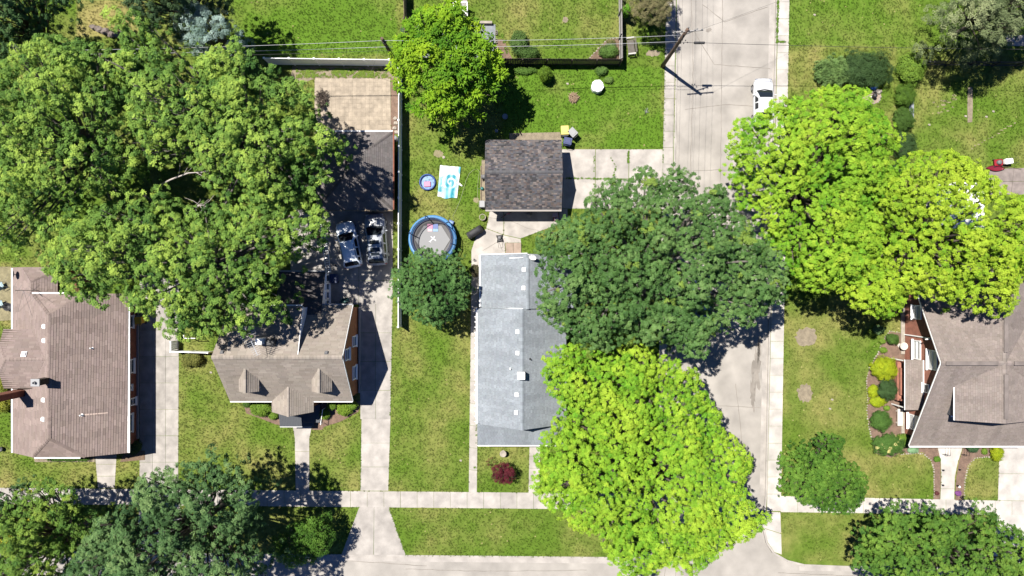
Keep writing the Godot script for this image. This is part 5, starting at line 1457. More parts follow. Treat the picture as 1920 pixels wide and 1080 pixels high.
func house_right():
	var o := thing("brick_house", "large beige roofed brick house with crossing ridges at the right", "house", Vector3.ZERO)
	var pal := [Color(0.179, 0.153, 0.139), Color(0.165, 0.142, 0.128), Color(0.194, 0.165, 0.150), Color(0.156, 0.133, 0.118)]
	var he := 2.6; var hp := 7.2
	var xw := 35.74; var xc := 41.05; var xe := 46.4
	var zr := 6.26; var zs := 14.2; var zn := -1.68
	var k := (hp - he) / (zs - zr)
	# west-east gable: south slope, north slope (cut where the crossing gable rises through)
	roof_face(o, [Vector3(xw, he, zs), Vector3(xe, he, zs), Vector3(xe, hp, zr), Vector3(xw, hp, zr)], pal, 0.17, 0.3, 0.016)
	var zv := zr - (xc - xw)
	roof_face(o, [Vector3(xw, hp, zr), Vector3(xc, hp, zr), Vector3(xw, hp - k * (xc - xw), zv)], pal, 0.17, 0.3, 0.016)
	roof_face(o, [Vector3(xe, hp, zr), Vector3(xc, hp, zr), Vector3(xe, hp - k * (xe - xc), zr - (xe - xc))], pal, 0.17, 0.3, 0.016)
	# crossing gable towards the top
	roof_face(o, [Vector3(xc, hp, zr), Vector3(xc, hp, zn), Vector3(xw, hp - k * (xc - xw), zn), Vector3(xw, hp - k * (xc - xw), zv)], pal, 0.17, 0.3, 0.016)
	roof_face(o, [Vector3(xc, hp, zr), Vector3(xc, hp, zn), Vector3(xe, hp - k * (xe - xc), zn), Vector3(xe, hp - k * (xe - xc), zv)], pal, 0.17, 0.3, 0.016)
	# wide dormer towards the street with a shallower roof
	var dw := 37.62; var dh := 6.0; var dz := 11.25
	var dzv := zs - (dh - he) / k
	var dk := (hp - 0.02 - dh) / (xc - dw)
	roof_face(o, [Vector3(xc, hp - 0.02, zr + 0.1), Vector3(xc, hp - 0.02, dz + 0.05), Vector3(dw, dh, dz), Vector3(dw, dh, dzv - 0.1)], pal, 0.17, 0.3, 0.016)
	roof_face(o, [Vector3(xc, hp - 0.02, zr + 0.1), Vector3(xc, hp - 0.02, dz + 0.05), Vector3(xe - 1.9, dh, dz), Vector3(xe - 1.9, dh, dzv - 0.1)], pal, 0.17, 0.3, 0.016)
	var body := MB.new()
	body.extrude([Vector3(dw + 0.3, 4.2, dz - 0.25), Vector3(xe - 2.2, 4.2, dz - 0.25), Vector3(xe - 2.2, dh - 0.06, dz - 0.25), Vector3(xc, hp - 0.25, dz - 0.25), Vector3(dw + 0.3, dh - 0.06, dz - 0.25)], Vector3(0, 0, -2.4))
	obj("dormer_wall", body, M.slate, o)
	edge(o, Vector3(dw - 0.04, dh - 0.05, dzv + 0.1), Vector3(dw - 0.04, dh - 0.05, dz), M.white, "gutter", 0.07, 0.1)
	window(o, Vector3(38.6, 5.2, dz - 0.25), Vector3(0, 0, 1), 0.9, 0.8, M.white, "dormer_window")
	ridge(o, Vector3(xw, hp, zr), Vector3(xe, hp, zr), pal[0], 0.2)
	ridge(o, Vector3(xc, hp, zn), Vector3(xc, hp, dz), pal[0], 0.2)
	# raised vents that run along the ridges
	for r in [[1774, 681, 1872, 681], [1902, 681, 1960, 681], [1886.5, 592, 1886.5, 661], [1883, 702, 1882, 786]]:
		var a := spot(r[0], r[1], hp + 0.1); var b := spot(r[2], r[3], hp + 0.1)
		if r[1] == r[3]:
			a.z = zr; b.z = zr
		else:
			a.x = xc; b.x = xc
		var mb := MB.new()
		mb.bar(a, b, 0.34, 0.09, 0.02)
		obj("ridge_vent", mb, M.ridge_grey, o)
	# walls
	var wx := 36.8
	gable_wall(o, [Vector3(45.5, -0.1, zs - 0.6), Vector3(45.5, -0.1, zn + 0.5), Vector3(45.5, he + 0.1, zn + 0.5), Vector3(45.5, hp - 0.5, zr), Vector3(45.5, he + 0.1, zs - 0.6)], Vector3(wx - 45.5, 0, 0), M.brick_red)
	wall_box(o, wx + 0.02, 45.2, zn + 0.5, 1.4, hp - k * (xc - xw) - 0.2, M.brick_red)
	edge(o, Vector3(xw - 0.03, he - 0.08, zs), Vector3(xw - 0.03, hp - 0.08, zr), M.white, "rake_board", 0.035, 0.14)
	edge(o, Vector3(xw - 0.03, hp - k * (xc - xw) - 0.08, zv), Vector3(xw - 0.03, hp - 0.08, zr), M.trim, "rake_board", 0.035, 0.14)
	edge(o, Vector3(xw - 0.03, hp - k * (xc - xw) - 0.08, zn), Vector3(xw - 0.03, hp - k * (xc - xw) - 0.08, zv), M.trim, "gutter", 0.07, 0.14)
	edge(o, Vector3(xw, he - 0.04, zs + 0.07), Vector3(xe, he - 0.04, zs + 0.07), M.white)
	window(o, Vector3(wx, 2.0, 5.62), Vector3.LEFT, 1.75, 1.2, M.white, "window", 1, M.blind)
	window(o, Vector3(wx, 4.3, 6.3), Vector3.LEFT, 1.75, 1.4, M.white, "window", 1, M.blind)
	window(o, Vector3(wx, 1.5, 12.3), Vector3.LEFT, 1.4, 1.7, M.white, "window", 1, M.blind)
	window(o, Vector3(wx, 3.4, 8.9), Vector3.LEFT, 0.8, 0.9, M.white, "window", 0)
	window(o, Vector3(wx, 2.0, 2.2), Vector3.LEFT, 1.3, 1.4, M.white, "window", 1, M.blind)
	# brick stoop with a shed roof over the side door
	var st := MB.new()
	st.bx(Vector3(36.2, 0.45, 8.6), Vector3(1.25, 1.1, 3.6), 0.02)
	obj("stoop", st, M.brick_red, o)
	var hw := MB.new()
	hw.bx(Vector3(35.75, 1.1, 8.6), Vector3(0.16, 0.5, 2.5), 0.02)
	hw.bx(Vector3(36.2, 1.1, 10.3), Vector3(1.0, 0.5, 0.16), 0.02)
	obj("stoop_wall", hw, M.brick_red, o)
	roof_face(o, [Vector3(35.45, 2.5, 6.45), Vector3(35.45, 2.5, 11.0), Vector3(wx, 3.0, 10.9), Vector3(wx, 3.0, 6.45)], pal, 0.17, 0.3, 0.016)
	edge(o, Vector3(35.4, 2.46, 6.45), Vector3(35.4, 2.46, 11.0), M.white, "gutter", 0.06, 0.08)
	edge(o, Vector3(wx - 0.06, 3.05, 6.45), Vector3(wx - 0.06, 3.05, 9.5), M.white, "flashing", 0.1, 0.05)
	for z in [6.6, 10.85]:
		var ps := MB.new()
		ps.bx(Vector3(35.6, 1.2, z), Vector3(0.1, 2.5, 0.1), 0.01)
		obj("porch_post", ps, M.white, o)
	var dn := MB.new()
	dn.tube([Vector3(36.72, 0.05, 4.35), Vector3(36.72, 4.6, 4.42), Vector3(35.9, 4.75, 4.45)], [0.06], 8)
	obj("downspout", dn, M.white, o)
	var base := MB.new()
	base.bx(Vector3(36.6, 0.06, 3.6), Vector3(0.35, 0.16, 5.2), 0.02)
	base.bx(Vector3(36.6, 0.06, 12.3), Vector3(0.3, 0.16, 2.6), 0.02)
	obj("foundation_strip", base, M.stone, o)

func make_houses():
	M.streak = plain(Color(0.42, 0.33, 0.28), 0.9)
	M.blind = plain(Color(0.42, 0.43, 0.43), 0.25)
	M.slate = plain(Color(0.055, 0.06, 0.068), 0.7)
	M.gutter_tan = plain(Color(0.22, 0.20, 0.18), 0.6)
	M.ridge_grey = grainy(Color(0.20, 0.17, 0.155), 0.9, 2.0)
	house_brick_left()
	house_grey_middle()
	garage_dark()
	garage_brown()
	house_pale()
	house_right()
	# white roofed outbuilding seen only through the leaves
	var o := thing("shed", "white flat roofed shed glimpsed through the yellowish lime tree", "shed")
	var p := spot(1800, 385, 2.6)
	wall_box(o, p.x - 2.0, p.x + 2.0, p.z - 1.9, p.z + 1.9, 2.4, M.cream)
	var r := MB.new()
	r.bx(p - Vector3(0, 0.05, 0), Vector3(4.4, 0.14, 4.2), 0.03)
	obj("roof", r, M.white, o)
	window(o, Vector3(p.x - 2.0, 1.4, p.z), Vector3.LEFT, 0.9, 0.9)

# ---------------------------------------------------------------- things
func car(called: String, label: String, at: Vector3, turn: float, size: Vector3, kind: String, paint: Material):
	var o := thing(called, label, "car", at, turn)
	var L := size.z; var W := size.x * 0.5; var H := size.y
	var belt := H * 0.63
	var hood := H * 0.60
	var suv := kind == "suv"
	var stations := [[-0.5, 0.46, 0.38, 0.62], [-0.492, 0.64, 0.28, 0.74], [-0.47, 0.80, 0.22, 0.83], [-0.43, 0.92, 0.2, 0.90], [-0.37, 0.98, 0.2, 0.95], [-0.30, 1.0, 0.2, 0.985], [-0.2, 1.0, 0.2, 1.02], [0.0, 1.0, 0.2, 1.05], [0.2, 1.0, 0.2, 1.06], [0.36, 0.99, 0.2, 1.07], [0.43, 0.96, 0.22, 1.05], [0.47, 0.88, 0.26, 1.02], [0.492, 0.76, 0.30, 0.95], [0.5, 0.58, 0.36, 0.84]]
	if kind == "sedan": stations[10][3] = 0.98
	var rings := []
	for s in stations:
		var z: float = s[0] * L
		var w: float = W * s[1]
		var y0: float = s[2] * (1.3 if suv else 1.0)
		var y1: float = hood * s[3]
		rings.append([Vector3(-w * 0.9, y0, z), Vector3(-w, lerpf(y0, y1, 0.35), z), Vector3(-w, lerpf(y0, y1, 0.62), z), Vector3(-w * 0.965, y1 - 0.07, z), Vector3(-w * 0.86, y1, z), Vector3(-w * 0.45, y1 + 0.035, z), Vector3(0, y1 + 0.045, z),
			Vector3(w * 0.45, y1 + 0.035, z), Vector3(w * 0.86, y1, z), Vector3(w * 0.965, y1 - 0.07, z), Vector3(w, lerpf(y0, y1, 0.62), z), Vector3(w, lerpf(y0, y1, 0.35), z), Vector3(w * 0.9, y0, z)])
	var body := MB.new(true)
	body.loft(rings)
	var b := obj("body", body, paint, o)
	var under := MB.new()
	under.bx(Vector3(0, 0.3, 0), Vector3(W * 1.7, 0.22, L * 0.9), 0.04)
	obj("underbody", under, M.rubber, o)
	# cabin
	var c0 := -0.235 * L; var c1 := -0.06 * L
	var c2 := (0.36 if kind != "sedan" else 0.2) * L
	var c3 := (0.47 if kind != "sedan" else 0.36) * L
	var wb := W * 0.93; var wt := W * 0.72
	var cab := []
	for s in [[c0, wb, hood * 1.0, hood * 1.02, 0.2], [lerpf(c0, c1, 0.5), lerpf(wb, wt, 0.5), hood * 1.0, lerpf(hood, H, 0.62), 0.6], [c1, wt, hood, H - 0.03, 0.9], [lerpf(c1, c2, 0.4), wt, hood, H, 1.0], [c2, wt * 0.97, hood, H - 0.04, 0.95], [lerpf(c2, c3, 0.55), lerpf(wb, wt, 0.5), hood, lerpf(belt, H, 0.55), 0.6], [c3, wb * 0.92, hood, belt + 0.02, 0.2]]:
		var z: float = s[0]; var y: float = s[3]
		var low: float = minf(y - 0.01, hood * 1.0)
		var wl: float = wb if absf(z) < L * 0.4 else s[1]
		cab.append([Vector3(-wl, low, z), Vector3(-lerpf(wl, s[1], 0.9), lerpf(low, y, 0.88), z), Vector3(-s[1] * 0.9, lerpf(low, y, 0.97), z), Vector3(-s[1] * 0.45, y + 0.01, z), Vector3(0, y + 0.02, z), Vector3(s[1] * 0.45, y + 0.01, z), Vector3(s[1] * 0.9, lerpf(low, y, 0.97), z), Vector3(lerpf(wl, s[1], 0.9), lerpf(low, y, 0.88), z), Vector3(wl, low, z)])
	var cm := MB.new(true)
	cm.loft(cab)
	obj("cabin", cm, paint, o)
	# glass set a little proud of the cabin shell, curved across
	var pane := func(a: int, f0: float, bi: int, f1: float, inset0: float, inset1: float, called2: String):
		var g := MB.new(true)
		var rows := []
		var stops := [f0]
		for k in range(1, bi - a): stops.append(float(k))
		stops.append(bi - a - 1.0 + f1)
		for k in stops.size():
			var row := []
			var ring := []
			var f: float = stops[k]
			var i0: int = a + int(minf(f, bi - a - 1.0)); var ff: float = f - (i0 - a)
			for j in 9: ring.append((cab[i0][j] as Vector3).lerp(cab[i0 + 1][j], ff))
			var ins := lerpf(inset0, inset1, float(k) / maxf(1.0, stops.size() - 1.0))
			for j in range(2, 7):
				var p: Vector3 = ring[j]
				p.x *= ins
				row.append(p + Vector3(0, 0.016, (-0.014 if a < 2 else (0.014 if a > 3 else 0.0))))
			rows.append(row)
		for r in rows.size() - 1:
			for j in 4: g.quad(rows[r][j], rows[r][j + 1], rows[r + 1][j + 1], rows[r + 1][j])
		obj(called2, g, M.car_glass, o)
	pane.call(0, 0.10, 2, 0.93, 0.98, 0.96, "windshield")
	pane.call(4, 0.3, 6, 0.75, 0.95, 0.92, "rear_window")
	if suv:
		pane.call(2, 0.55, 3, 0.98, 0.72, 0.72, "roof_glass")
		pane.call(3, 0.25, 4, 0.56, 0.72, 0.72, "roof_glass")
		pane.call(3, 0.62, 4, 0.84, 0.70, 0.70, "roof_glass")
	for sx in [-1, 1]:
		for w in [[0.12, 0.46], [0.50, 0.80], [0.84, 0.97]]:
			if w[0] > 0.8 and kind == "sedan": continue
			var z0 := lerpf(c0 + 0.25, c2 + 0.15, w[0]); var z1 := lerpf(c0 + 0.25, c2 + 0.15, w[1])
			var y0 := hood + 0.05; var y1 := H - 0.11
			var zt := maxf(z0, c1 - 0.02) + 0.05
			var g := MB.new()
			var xo := 0.02
			var at2 := func(z: float, y: float) -> Vector3:
				return Vector3(sx * (wb + (wt - wb) * 0.9 * clampf((y - hood) / (0.88 * (H - 0.02 - hood)), 0.0, 1.0) + xo), y, z)
			g.conv([at2.call(z0, y0), at2.call(z1, y0), at2.call(z1 - 0.03, y1), at2.call(minf(zt, z1 - 0.1), y1)], Vector3(0, y0, z0))
			obj("side_window", g, M.car_glass, o)
		var mir := MB.new()
		mir.bx(Vector3(sx * (W + 0.09), hood + 0.08, c0 + 0.42), Vector3(0.2, 0.13, 0.11), 0.035)
		obj("mirror", mir, paint, o)
		var hl := MB.new()
		hl.bx(Vector3(sx * W * 0.66, hood * 0.79, -L * 0.468), Vector3(W * 0.36, 0.11, 0.16), 0.04)
		obj("headlight", hl, M.steel, o)
		var tl := MB.new()
		tl.bx(Vector3(sx * W * 0.78, hood * 0.9, L * 0.472), Vector3(W * 0.24, 0.2, 0.12), 0.04)
		obj("taillight", tl, M.red, o)
		if kind != "sedan":
			var rr := MB.new()
			rr.tube([Vector3(sx * wt * 0.93, H - 0.02, c1 + 0.25), Vector3(sx * wt * 0.93, H + 0.05, c1 + 0.4), Vector3(sx * wt * 0.92, H + 0.04, c2 - 0.25), Vector3(sx * wt * 0.92, H - 0.05, c2 - 0.1)], [0.02], 6)
			obj("roof_rail", rr, M.black, o)
		for z in [-0.315 * L, 0.295 * L]:
			var ty := MB.new(true)
			var t := Transform3D(Basis(Vector3(0, 0, 1), -PI / 2 * sx), Vector3(sx * (W - 0.12), 0.33, z))
			ty.lathe(t, [Vector2(0.0, -0.1), Vector2(0.3, -0.1), Vector2(0.335, -0.06), Vector2(0.335, 0.10), Vector2(0.31, 0.135), Vector2(0.22, 0.135)], 20)
			var tyre := obj("wheel", ty, M.rubber, o)
			var rim := MB.new()
			rim.lathe(t, [Vector2(0.22, 0.125), Vector2(0.2, 0.10), Vector2(0.07, 0.12), Vector2(0, 0.12)], 10)
			obj("rim", rim, M.steel, tyre)
	var cw := MB.new(true)
	cw.tube([Vector3(-wb * 0.8, hood * 1.02 + 0.03, c0 + 0.04), Vector3(0, hood * 1.02 + 0.05, c0 - 0.07), Vector3(wb * 0.8, hood * 1.02 + 0.03, c0 + 0.04)], [0.045], 6)
	obj("cowl", cw, M.black, o)
	for sx in [-1, 1]:
		var hs := MB.new(true)
		hs.tube([Vector3(sx * W * 0.80, hood * 1.0 + 0.012, c0), Vector3(sx * W * 0.74, hood * 0.93 + 0.012, -L * 0.40), Vector3(sx * W * 0.6, hood * 0.87 + 0.012, -L * 0.455)], [0.009], 4)
		obj("hood_seam", hs, M.dark_grey, o)
	var ins2 := MB.new()
	ins2.bx(Vector3(0, hood * 0.72, -L * 0.492), Vector3(W * 0.8, 0.12, 0.05), 0.02)
	obj("grille", ins2, M.black, o)
	return o

func fence_white(label: String, a: Vector3, b: Vector3, high: float, spans: int):
	var o := thing("vinyl_fence", label, "fence", a, 0.0, "white vinyl fence panels round the paver patio and driveway")
	var d := (b - a) / spans
	var n := d.normalized()
	for i in spans + 1:
		var p := d * i
		var mb := MB.new()
		mb.bx(p + Vector3.UP * (high * 0.5 + 0.02), Vector3(0.13, high + 0.06, 0.13), 0.01)
		var post := obj("post", mb, M.vinyl, o)
		var cp := MB.new()
		cp.lathe(Transform3D(Basis(Vector3.UP, PI / 4), p + Vector3.UP * (high + 0.05)), [Vector2(0.12, 0.0), Vector2(0.12, 0.03), Vector2(0.0, 0.1)], 4)
		obj("post_cap", cp, M.vinyl, post)
	for i in spans:
		var p := d * i + n * 0.065; var q := d * (i + 1) - n * 0.065
		var rails := MB.new()
		rails.bar(p + Vector3.UP * (high - 0.05), q + Vector3.UP * (high - 0.05), 0.06, 0.14, 0.01)
		rails.bar(p + Vector3.UP * 0.12, q + Vector3.UP * 0.12, 0.06, 0.14, 0.01)
		obj("rail", rails, M.vinyl, o)
		var count := int(p.distance_to(q) / 0.16)
		for k in count:
			var c := p.lerp(q, (k + 0.5) / count)
			var mb := MB.new()
			var u := n.cross(Vector3.UP)
			mb.box(Transform3D(Basis(n, Vector3.UP, u), c + Vector3.UP * (high * 0.5)), Vector3(p.distance_to(q) / count - 0.006, high - 0.2, 0.024))
			obj("board", mb, M.vinyl, o)

func fence_pickets(called: String, label: String, a: Vector3, b: Vector3, high: float, step: float, wide: float, m: Material, posts: int, group := ""):
	var o := thing(called, label, "fence", a, 0.0, group)
	var d := b - a
	var n := d.normalized()
	var u := n.cross(Vector3.UP)
	for k in [0.25, high - 0.3]:
		var r := MB.new()
		r.bar(Vector3.UP * k + u * 0.04, d + Vector3.UP * k + u * 0.04, 0.05, 0.09)
		obj("rail", r, m, o)
	for i in posts + 1:
		var mb := MB.new()
		mb.box(Transform3D(Basis(n, Vector3.UP, u), d * i / posts + u * 0.09 + Vector3.UP * (high * 0.5)), Vector3(0.1, high + 0.02, 0.1), 0.01)
		obj("post", mb, m, o)
	var count := int(d.length() / step)
	var shared := []
	for v in 3:
		var mb := MB.new()
		mb.bx(Vector3(0, high * 0.5 - 0.02 + v * 0.01, 0), Vector3(wide, high - 0.06 + v * 0.02, 0.022), 0.004)
		shared.append(mb.mesh())
	for k in count:
		var p := put("picket", shared[rng.randi() % 3], m, o)
		p.transform = Transform3D(Basis(n, Vector3.UP, u).rotated(Vector3.UP, rng.randf_range(-0.04, 0.04)), d * ((k + 0.5) / count))

func fences():
	fence_white("white vinyl fence across the back of the paver patio", spot(508, 121), spot(736, 124), 1.8, 5)
	fence_white("long white vinyl fence running beside the two parked cars to the lawn", spot(753.5, 140), spot(752.5, 611), 1.8, 10)
	fence_pickets("picket_fence", "dark brown picket fence between the two upper lawns", spot(934, 121), spot(1161, 122), 1.75, 0.155, 0.14, M.dark_wood, 5)
	fence_pickets("picket_fence", "weathered silver wooden fence beside the olive brown tree", spot(1160, -60), spot(1162, 120), 1.75, 0.15, 0.14, M.old_wood, 4)
	fence_pickets("picket_fence", "tan wooden fence seen edge on beside the top lawn", spot(761, -60), spot(764, 84), 1.8, 0.15, 0.14, M.tan_wood, 4)
	fence_pickets("metal_fence", "black slatted fence along the top of the right lawn", spot(1728, 122), spot(1990, 124), 1.3, 0.17, 0.07, M.dark_grey, 6)
	var o := thing("vinyl_gate", "white gate and corner panel between driveway and grey gabled house", "gate", spot(333, 657))
	for s in [[0, 0, 68, 2, 1.3], [0, -18, 0, 0, 1.3]]:
		var a := Vector3(s[0] * 0.05, 0, s[1] * 0.05); var b := Vector3(s[2] * 0.05, 0, s[3] * 0.05)
		var n := (b - a).normalized()
		var u := n.cross(Vector3.UP)
		for i in int(a.distance_to(b) / 0.2):
			var mb := MB.new()
			mb.box(Transform3D(Basis(n, Vector3.UP, u), a + n * (0.1 + i * 0.2) + Vector3.UP * 0.65), Vector3(0.19, 1.2, 0.03), 0.004)
			obj("board", mb, M.vinyl, o)
		var r := MB.new()
		r.bar(a + Vector3.UP * 1.28, b + Vector3.UP * 1.28, 0.09, 0.1, 0.01)
		obj("rail", r, M.vinyl, o)
	for p in [[0, 0], [0, -18], [34, 1], [68, 2]]:
		var mb := MB.new()
		mb.bx(Vector3(p[0] * 0.05, 0.68, p[1] * 0.05), Vector3(0.13, 1.4, 0.13), 0.01)
		obj("post", mb, M.vinyl, o)
	var t := thing("trellis", "thin white trellis frame in the shade above the gate", "trellis", spot(360, 632))
	for s in [[0, 1.6, 0, 1.0, 1.6, 0], [0, 1.6, 0, 0, 1.6, -2.2], [0, 0, 0, 0, 1.6, 0], [1.0, 0, 0, 1.0, 1.6, 0], [0, 0, -2.2, 0, 1.6, -2.2]]:
		var mb := MB.new()
		mb.bar(Vector3(s[0], s[1], s[2]), Vector3(s[3], s[4], s[5]), 0.06, 0.06)
		obj("bar", mb, M.vinyl, t)

func power_pole(label: String, foot: Vector3, head: Vector3) -> Node3D:
	var o := thing("utility_pole", label, "utility pole", foot)
	var d := head - foot
	var mb := MB.new(true)
	mb.tube([Vector3(0, -0.3, 0), d * 0.3, d * 0.7, d], [0.19, 0.175, 0.15, 0.13], 14)
	obj("pole", mb, M.pole, o)
	return o

func wire(label: String, pts: Array, sag: float, r := 0.016, m: Material = null):
	var mb := MB.new(true)
	var line := []
	for i in pts.size() - 1:
		for k in 14:
			var t := k / 14.0
			line.append((pts[i] as Vector3).lerp(pts[i + 1], t) - Vector3.UP * sag * 4.0 * t * (1.0 - t))
	line.append(pts[-1])
	mb.tube(line, [r], 5)
	tag(obj("overhead_wire", mb, m if m else M.cable), label, "wire", "overhead wires strung between the poles")

func poles():
	var f := spot(1242, 124)
	var hd := Vector3(f.x, 9.4, f.z) + Vector3(-0.05, 0, 0.1)
	var o := power_pole("tall brown utility pole with crossarm at the edge of the side street", f, hd)
	var d := hd - f
	var arm := MB.new()
	arm.bar(Vector3(-1.15, 9.0, 0.22), Vector3(1.3, 9.05, 0.02), 0.1, 0.12, 0.01)
	obj("crossarm", arm, M.old_wood, o)
	var arm2 := MB.new()
	arm2.bar(Vector3(0.0, 8.2, 0.1), Vector3(1.05, 8.35, -0.3), 0.08, 0.1, 0.01)
	obj("bracket", arm2, M.dark_grey, o)
	for i in [[-1.0, 9.1, 0.2], [-0.45, 9.1, 0.15], [0.6, 9.12, 0.08], [1.15, 9.13, 0.03], [0.55, 8.45, -0.1], [0.95, 8.5, -0.25], [0.0, 9.45, 0.0]]:
		var ins := MB.new()
		ins.lathe(Transform3D(Basis(), Vector3(i[0], i[1], i[2])), [Vector2(0.02, -0.05), Vector2(0.055, 0.0), Vector2(0.03, 0.05), Vector2(0.055, 0.08), Vector2(0.02, 0.16), Vector2(0, 0.16)], 10)
		obj("insulator", ins, M.light_grey, o)
	var can := MB.new()
	can.tube([Vector3(1.25, 6.35, 0.1), Vector3(1.3, 6.35, 0.1), Vector3(2.15, 6.35, 0.1), Vector3(2.2, 6.35, 0.1)], [0.03, 0.11, 0.11, 0.03], 10)
	can.bar(Vector3(0.1, 6.4, 0.05), Vector3(1.3, 6.35, 0.1), 0.03, 0.03)
	obj("splice_case", can, M.black, o)
	var cl := MB.new()
	for i in 5:
		cl.bx(Vector3(0.1 + 0.14 * i, 6.5 + 0.1 * sin(i * 2.0), 0.05 + 0.12 * cos(i * 3.0)), Vector3(0.08, 0.1, 0.1), 0.015)
	obj("cable_clamp", cl, M.black, o)
	var g := spot(750, 130)
	var hd2 := spot(716, 72, 8.4)
	var o2 := power_pole("darker utility pole behind the star leaved tree", g, hd2)
	var cap := MB.new()
	cap.bx(hd2 - g + Vector3(0.1, -0.6, 0.1), Vector3(0.3, 0.35, 0.3), 0.04)
	obj("junction_box", cap, M.black, o2)
	var A := f + Vector3(0, 0, 0)
	var tops := [A + Vector3(-1.0, 9.25, 0.2), A + Vector3(-0.45, 9.25, 0.15), A + Vector3(0.6, 9.27, 0.08), A + Vector3(1.15, 9.28, 0.03)]
	for i in 4:
		var e: Vector3 = tops[i]
		wire("street wire number %s from the crossarm counted from the lawn side" % ["one", "two", "three", "four"][i], [e + Vector3(0.7, 0.2, -38), e, e + Vector3(-0.7, 0.0, 42)], 0.5, 0.007, M.cable_dark)
	var up := spot(716, 76, 8.2); var md := spot(718, 88, 7.4); var lo := spot(719, 95, 7.0)
	wire("highest pale wire across the top lawns", [spot(-60, 96, 8.0), up, A + Vector3(-0.1, 8.0, 0.05)], 0.5, 0.015)
	wire("middle pale wire across the top lawns", [spot(-60, 103, 7.3), md, A + Vector3(-0.1, 6.7, 0.1)], 0.45, 0.016)
	wire("lowest dark wire across the top lawns", [spot(-60, 110, 6.8), lo, A + Vector3(-0.1, 6.4, 0.1)], 0.45, 0.012, M.cable_dark)
	wire("cable leaving the pole to the right across the street", [A + Vector3(2.15, 6.35, 0.1), spot(2050, 93, 6.6)], 0.35, 0.018, M.cable_dark)
	wire("thin service wire slanting over the street to the upper right", [A + Vector3(1.15, 9.2, 0.0), spot(1620, -60, 7.0)], 0.3, 0.008, M.cable_dark)
	wire("thin drop wire from the dark pole down over the white fence", [up, spot(694, 140, 0.1)], 0.05, 0.007)

